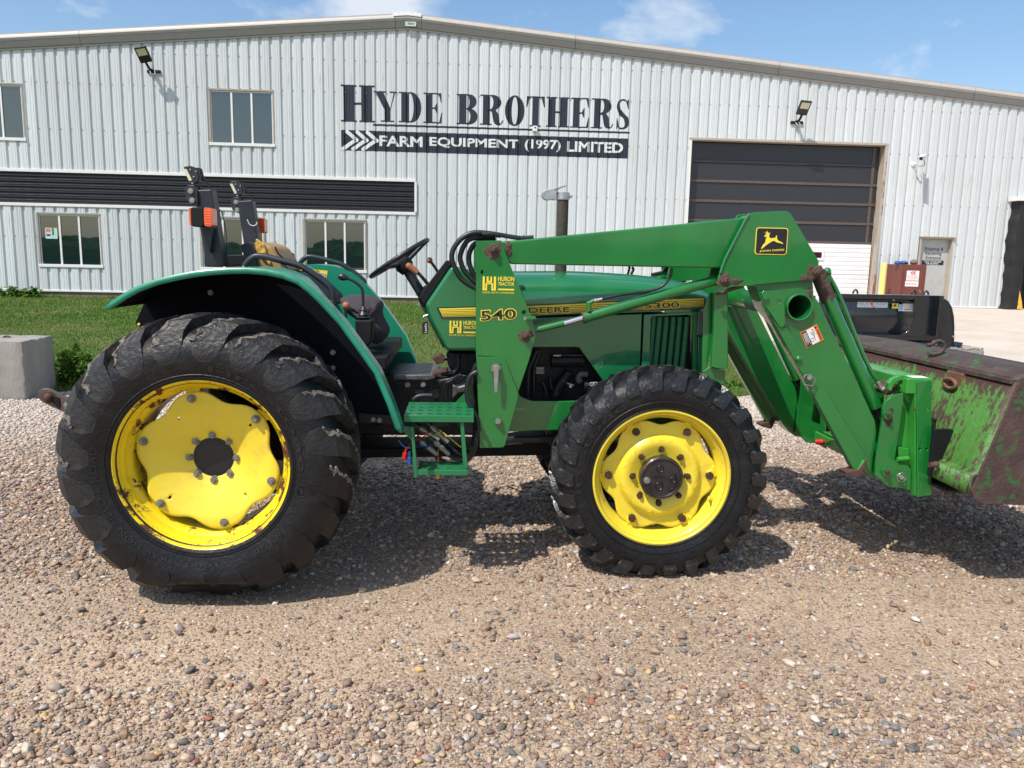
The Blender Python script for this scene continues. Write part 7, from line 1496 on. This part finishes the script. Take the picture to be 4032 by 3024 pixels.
# ---- lawn blades
def blades(name, regs, mat, seed):
    q = np.random.default_rng(seed); VV = []; 
    for n, (x0, x1), (y0, y1), h0, h1, w, ok in regs:
        x = q.uniform(x0, x1, n); y = q.uniform(y0, y1, n); k = ok(x, y); x, y = x[k], y[k]; m = len(x)
        h = q.uniform(h0, h1, m)*(1 + .35*smn(x, y, 1.1, 4)); a = q.uniform(0, 6.28, m); l = h*q.uniform(.1, .8, m); b = q.uniform(0, 6.28, m)
        z = np.array([gz(i, j) for i, j in zip(x, y)]) + .006
        dx, dy = np.cos(a)*w, np.sin(a)*w; tx, ty = np.cos(b)*l, np.sin(b)*l
        P = np.stack([np.stack([x-dx, y-dy, z], 1), np.stack([x+dx, y+dy, z], 1), np.stack([x+tx*.4+dx*.7, y+ty*.4+dy*.7, z+h*.6], 1), np.stack([x+tx, y+ty, z+h], 1)], 1)
        VV.append(P.reshape(-1, 3))
    V = np.vstack(VV); n = len(V)//4; me = bpy.data.meshes.new(name); me.vertices.add(n*4); me.vertices.foreach_set('co', V.astype('f').ravel())
    idx = (np.arange(n)[:, None]*4 + np.array([0, 1, 2, 0, 2, 3])).ravel(); me.loops.add(n*6); me.loops.foreach_set('vertex_index', idx.astype('i'))
    me.polygons.add(n*2); me.polygons.foreach_set('loop_start', (np.arange(n*2)*3).astype('i')); me.polygons.foreach_set('loop_total', np.full(n*2, 3, 'i')); me.update(calc_edges=True)
    me.materials.append(mat); o = bpy.data.objects.new(name, me); COL.objects.link(o); tag(o, kind='stuff'); return o
def grass_mat(name, c1, c2, c3, s=.55):
    m = bpy.data.materials.new(name); m.use_nodes = True; t = m.node_tree; b = t.nodes['Principled BSDF']; L = t.links.new
    g = N(t, 'ShaderNodeNewGeometry'); tc = N(t, 'ShaderNodeTexCoord'); n = N(t, 'ShaderNodeTexNoise', inp={'Scale': s, 'Detail': 5., 'Roughness': .7}); L(tc.outputs['Object'], n.inputs['Vector'])
    r = N(t, 'ShaderNodeMapRange', inp={1: .42, 2: .66, 3: 0., 4: 1.}); L(n.outputs['Fac'], r.inputs[0])
    a = N(t, 'ShaderNodeMix', data_type='RGBA'); a.inputs['A'].default_value = (*c1, 1); a.inputs['B'].default_value = (*c2, 1); L(g.outputs['Random Per Island'], a.inputs['Factor'])
    a2 = N(t, 'ShaderNodeMix', data_type='RGBA'); L(a.outputs['Result'], a2.inputs['A']); a2.inputs['B'].default_value = (*c3, 1)
    mu = N(t, 'ShaderNodeMath', operation='MULTIPLY', inp={1: .7}); L(r.outputs[0], mu.inputs[0]); L(mu.outputs[0], a2.inputs['Factor'])
    L(a2.outputs['Result'], b.inputs['Base Color']); b.inputs['Roughness'].default_value = .65; b.inputs['Specular IOR Level'].default_value = .25
    tr = N(t, 'ShaderNodeBsdfTranslucent'); L(a2.outputs['Result'], tr.inputs['Color']); ms = N(t, 'ShaderNodeMixShader', inp={0: .3}); L(b.outputs[0], ms.inputs[1]); L(tr.outputs[0], ms.inputs[2]); L(ms.outputs[0], t.nodes['Material Output'].inputs[0]); return m
MG = grass_mat('grass_blade', (.070, .165, .020), (.125, .245, .036), (.26, .27, .09))
def okl(x, y): return (y > np.array([edgeY(a) for a in x]) - .04) & (x < 4.2 + (24.5-y)*.085) & (y < WY-.05) & (np.abs(x - y*.055) < .80*y + 1)
blades('grass', [(95000, (-9, 6.3), (8.6, 12), .022, .050, .0035, okl), (80000, (-13, 6), (12, 17), .03, .06, .006, okl), (80000, (-18, 5.5), (17, 24.5), .035, .075, .010, okl),
    (5000, (-9, 6.3), (8.55, 9.1), .04, .10, .0035, okl), (2500, (-19, 3.9), (24.2, 24.5), .06, .16, .010, okl)], MG, 8)
# taller weeds along the foundation at the far left and the edge in front of the post
MW = grass_mat('weed_leaf', (.06, .14, .015), (.12, .24, .03), (.10, .20, .03), 3.)
def leafy(name, c, rx, ry, h, n, ls, label, seed, mat=MW, stems=9):
    q = random.Random(seed); g = gz(c[0], c[1]); o = empty(name, (c[0], c[1], g), label, 'weed'); mb = MB(); sb_ = MB()
    for s_ in range(stems):
        a = q.uniform(0, 6.28); d = q.uniform(.05, .9); tip = Vector((c[0]+rx*d*math.cos(a), c[1]+ry*d*math.sin(a), g + h*(1-.45*d*d)*q.uniform(.85, 1.05))); bs_ = Vector((c[0]+rx*.35*d*math.cos(a), c[1]+ry*.35*d*math.sin(a), g-.01))
        sb_.tube([bs_, (bs_+tip)/2+Vector((q.uniform(-.02, .02), 0, .02)), tip], .004, 4)
        for k in range(n//stems):
            t = q.uniform(.12, 1)**.8; p = bs_.lerp(tip, t); az = q.uniform(0, 6.28); el = q.uniform(-.5, .75); L_ = ls*q.uniform(.6, 1.2)*(1.15-.5*t); d_ = Vector((math.cos(az)*math.cos(el), math.sin(az)*math.cos(el), math.sin(el))); w = d_.cross(Vector((0, 0, 1))).normalized()*L_*.26
            p0 = p + d_*L_*.2; m_ = p0 + d_*L_*.5 + Vector((0, 0, .012)); e = p0 + d_*L_ - Vector((0, 0, L_*.25))
            mb.add([p0, m_+w, e, m_-w, m_+Vector((0, 0, -.004))], [(0, 4, 1), (4, 2, 1), (0, 3, 4), (4, 3, 2)])
            if q.random() < .6:
                for sg in (1, -1): e2 = p0 + d_*L_*.35 + w*sg*2.2; mb.add([p0, p0+d_*L_*.45+w*sg*.6, e2], [(0, 1, 2)])
    sb_.build('stem', mat, o, smooth=60); tag(mb.build('foliage', mat, o), kind='stuff'); return o
leafy('weed', (-4.356,9.000,0.070), .34, .28, .50, 900, .085, 'leafy green weed clump growing between the concrete block and the rear tyre', 3, stems=22)
leafy('weed', (-4.491,9.000,0.034), .20, .18, .22, 260, .06, 'low spreading weed at the foot of the leafy clump by the block', 4, stems=10)
for i, (px_, h_) in enumerate(((-13.5, .42), (-13.1, .26), (-12.75, .32))):
    leafy('weed', (px_, 24.2, 0), .42, .18, h_, 170, .17, ['tall pale weed against the foundation at the left edge of the picture', 'short weed against the foundation right of the tallest one', 'straggly weed against the foundation below the left end of the lower window'][i], 20+i, stems=12)
leafy('weed', (3.342,9.350,0.074), .5, .15, .12, 300, .05, 'low weeds at the gravel edge seen behind the front wheel and loader post', 31, stems=16)
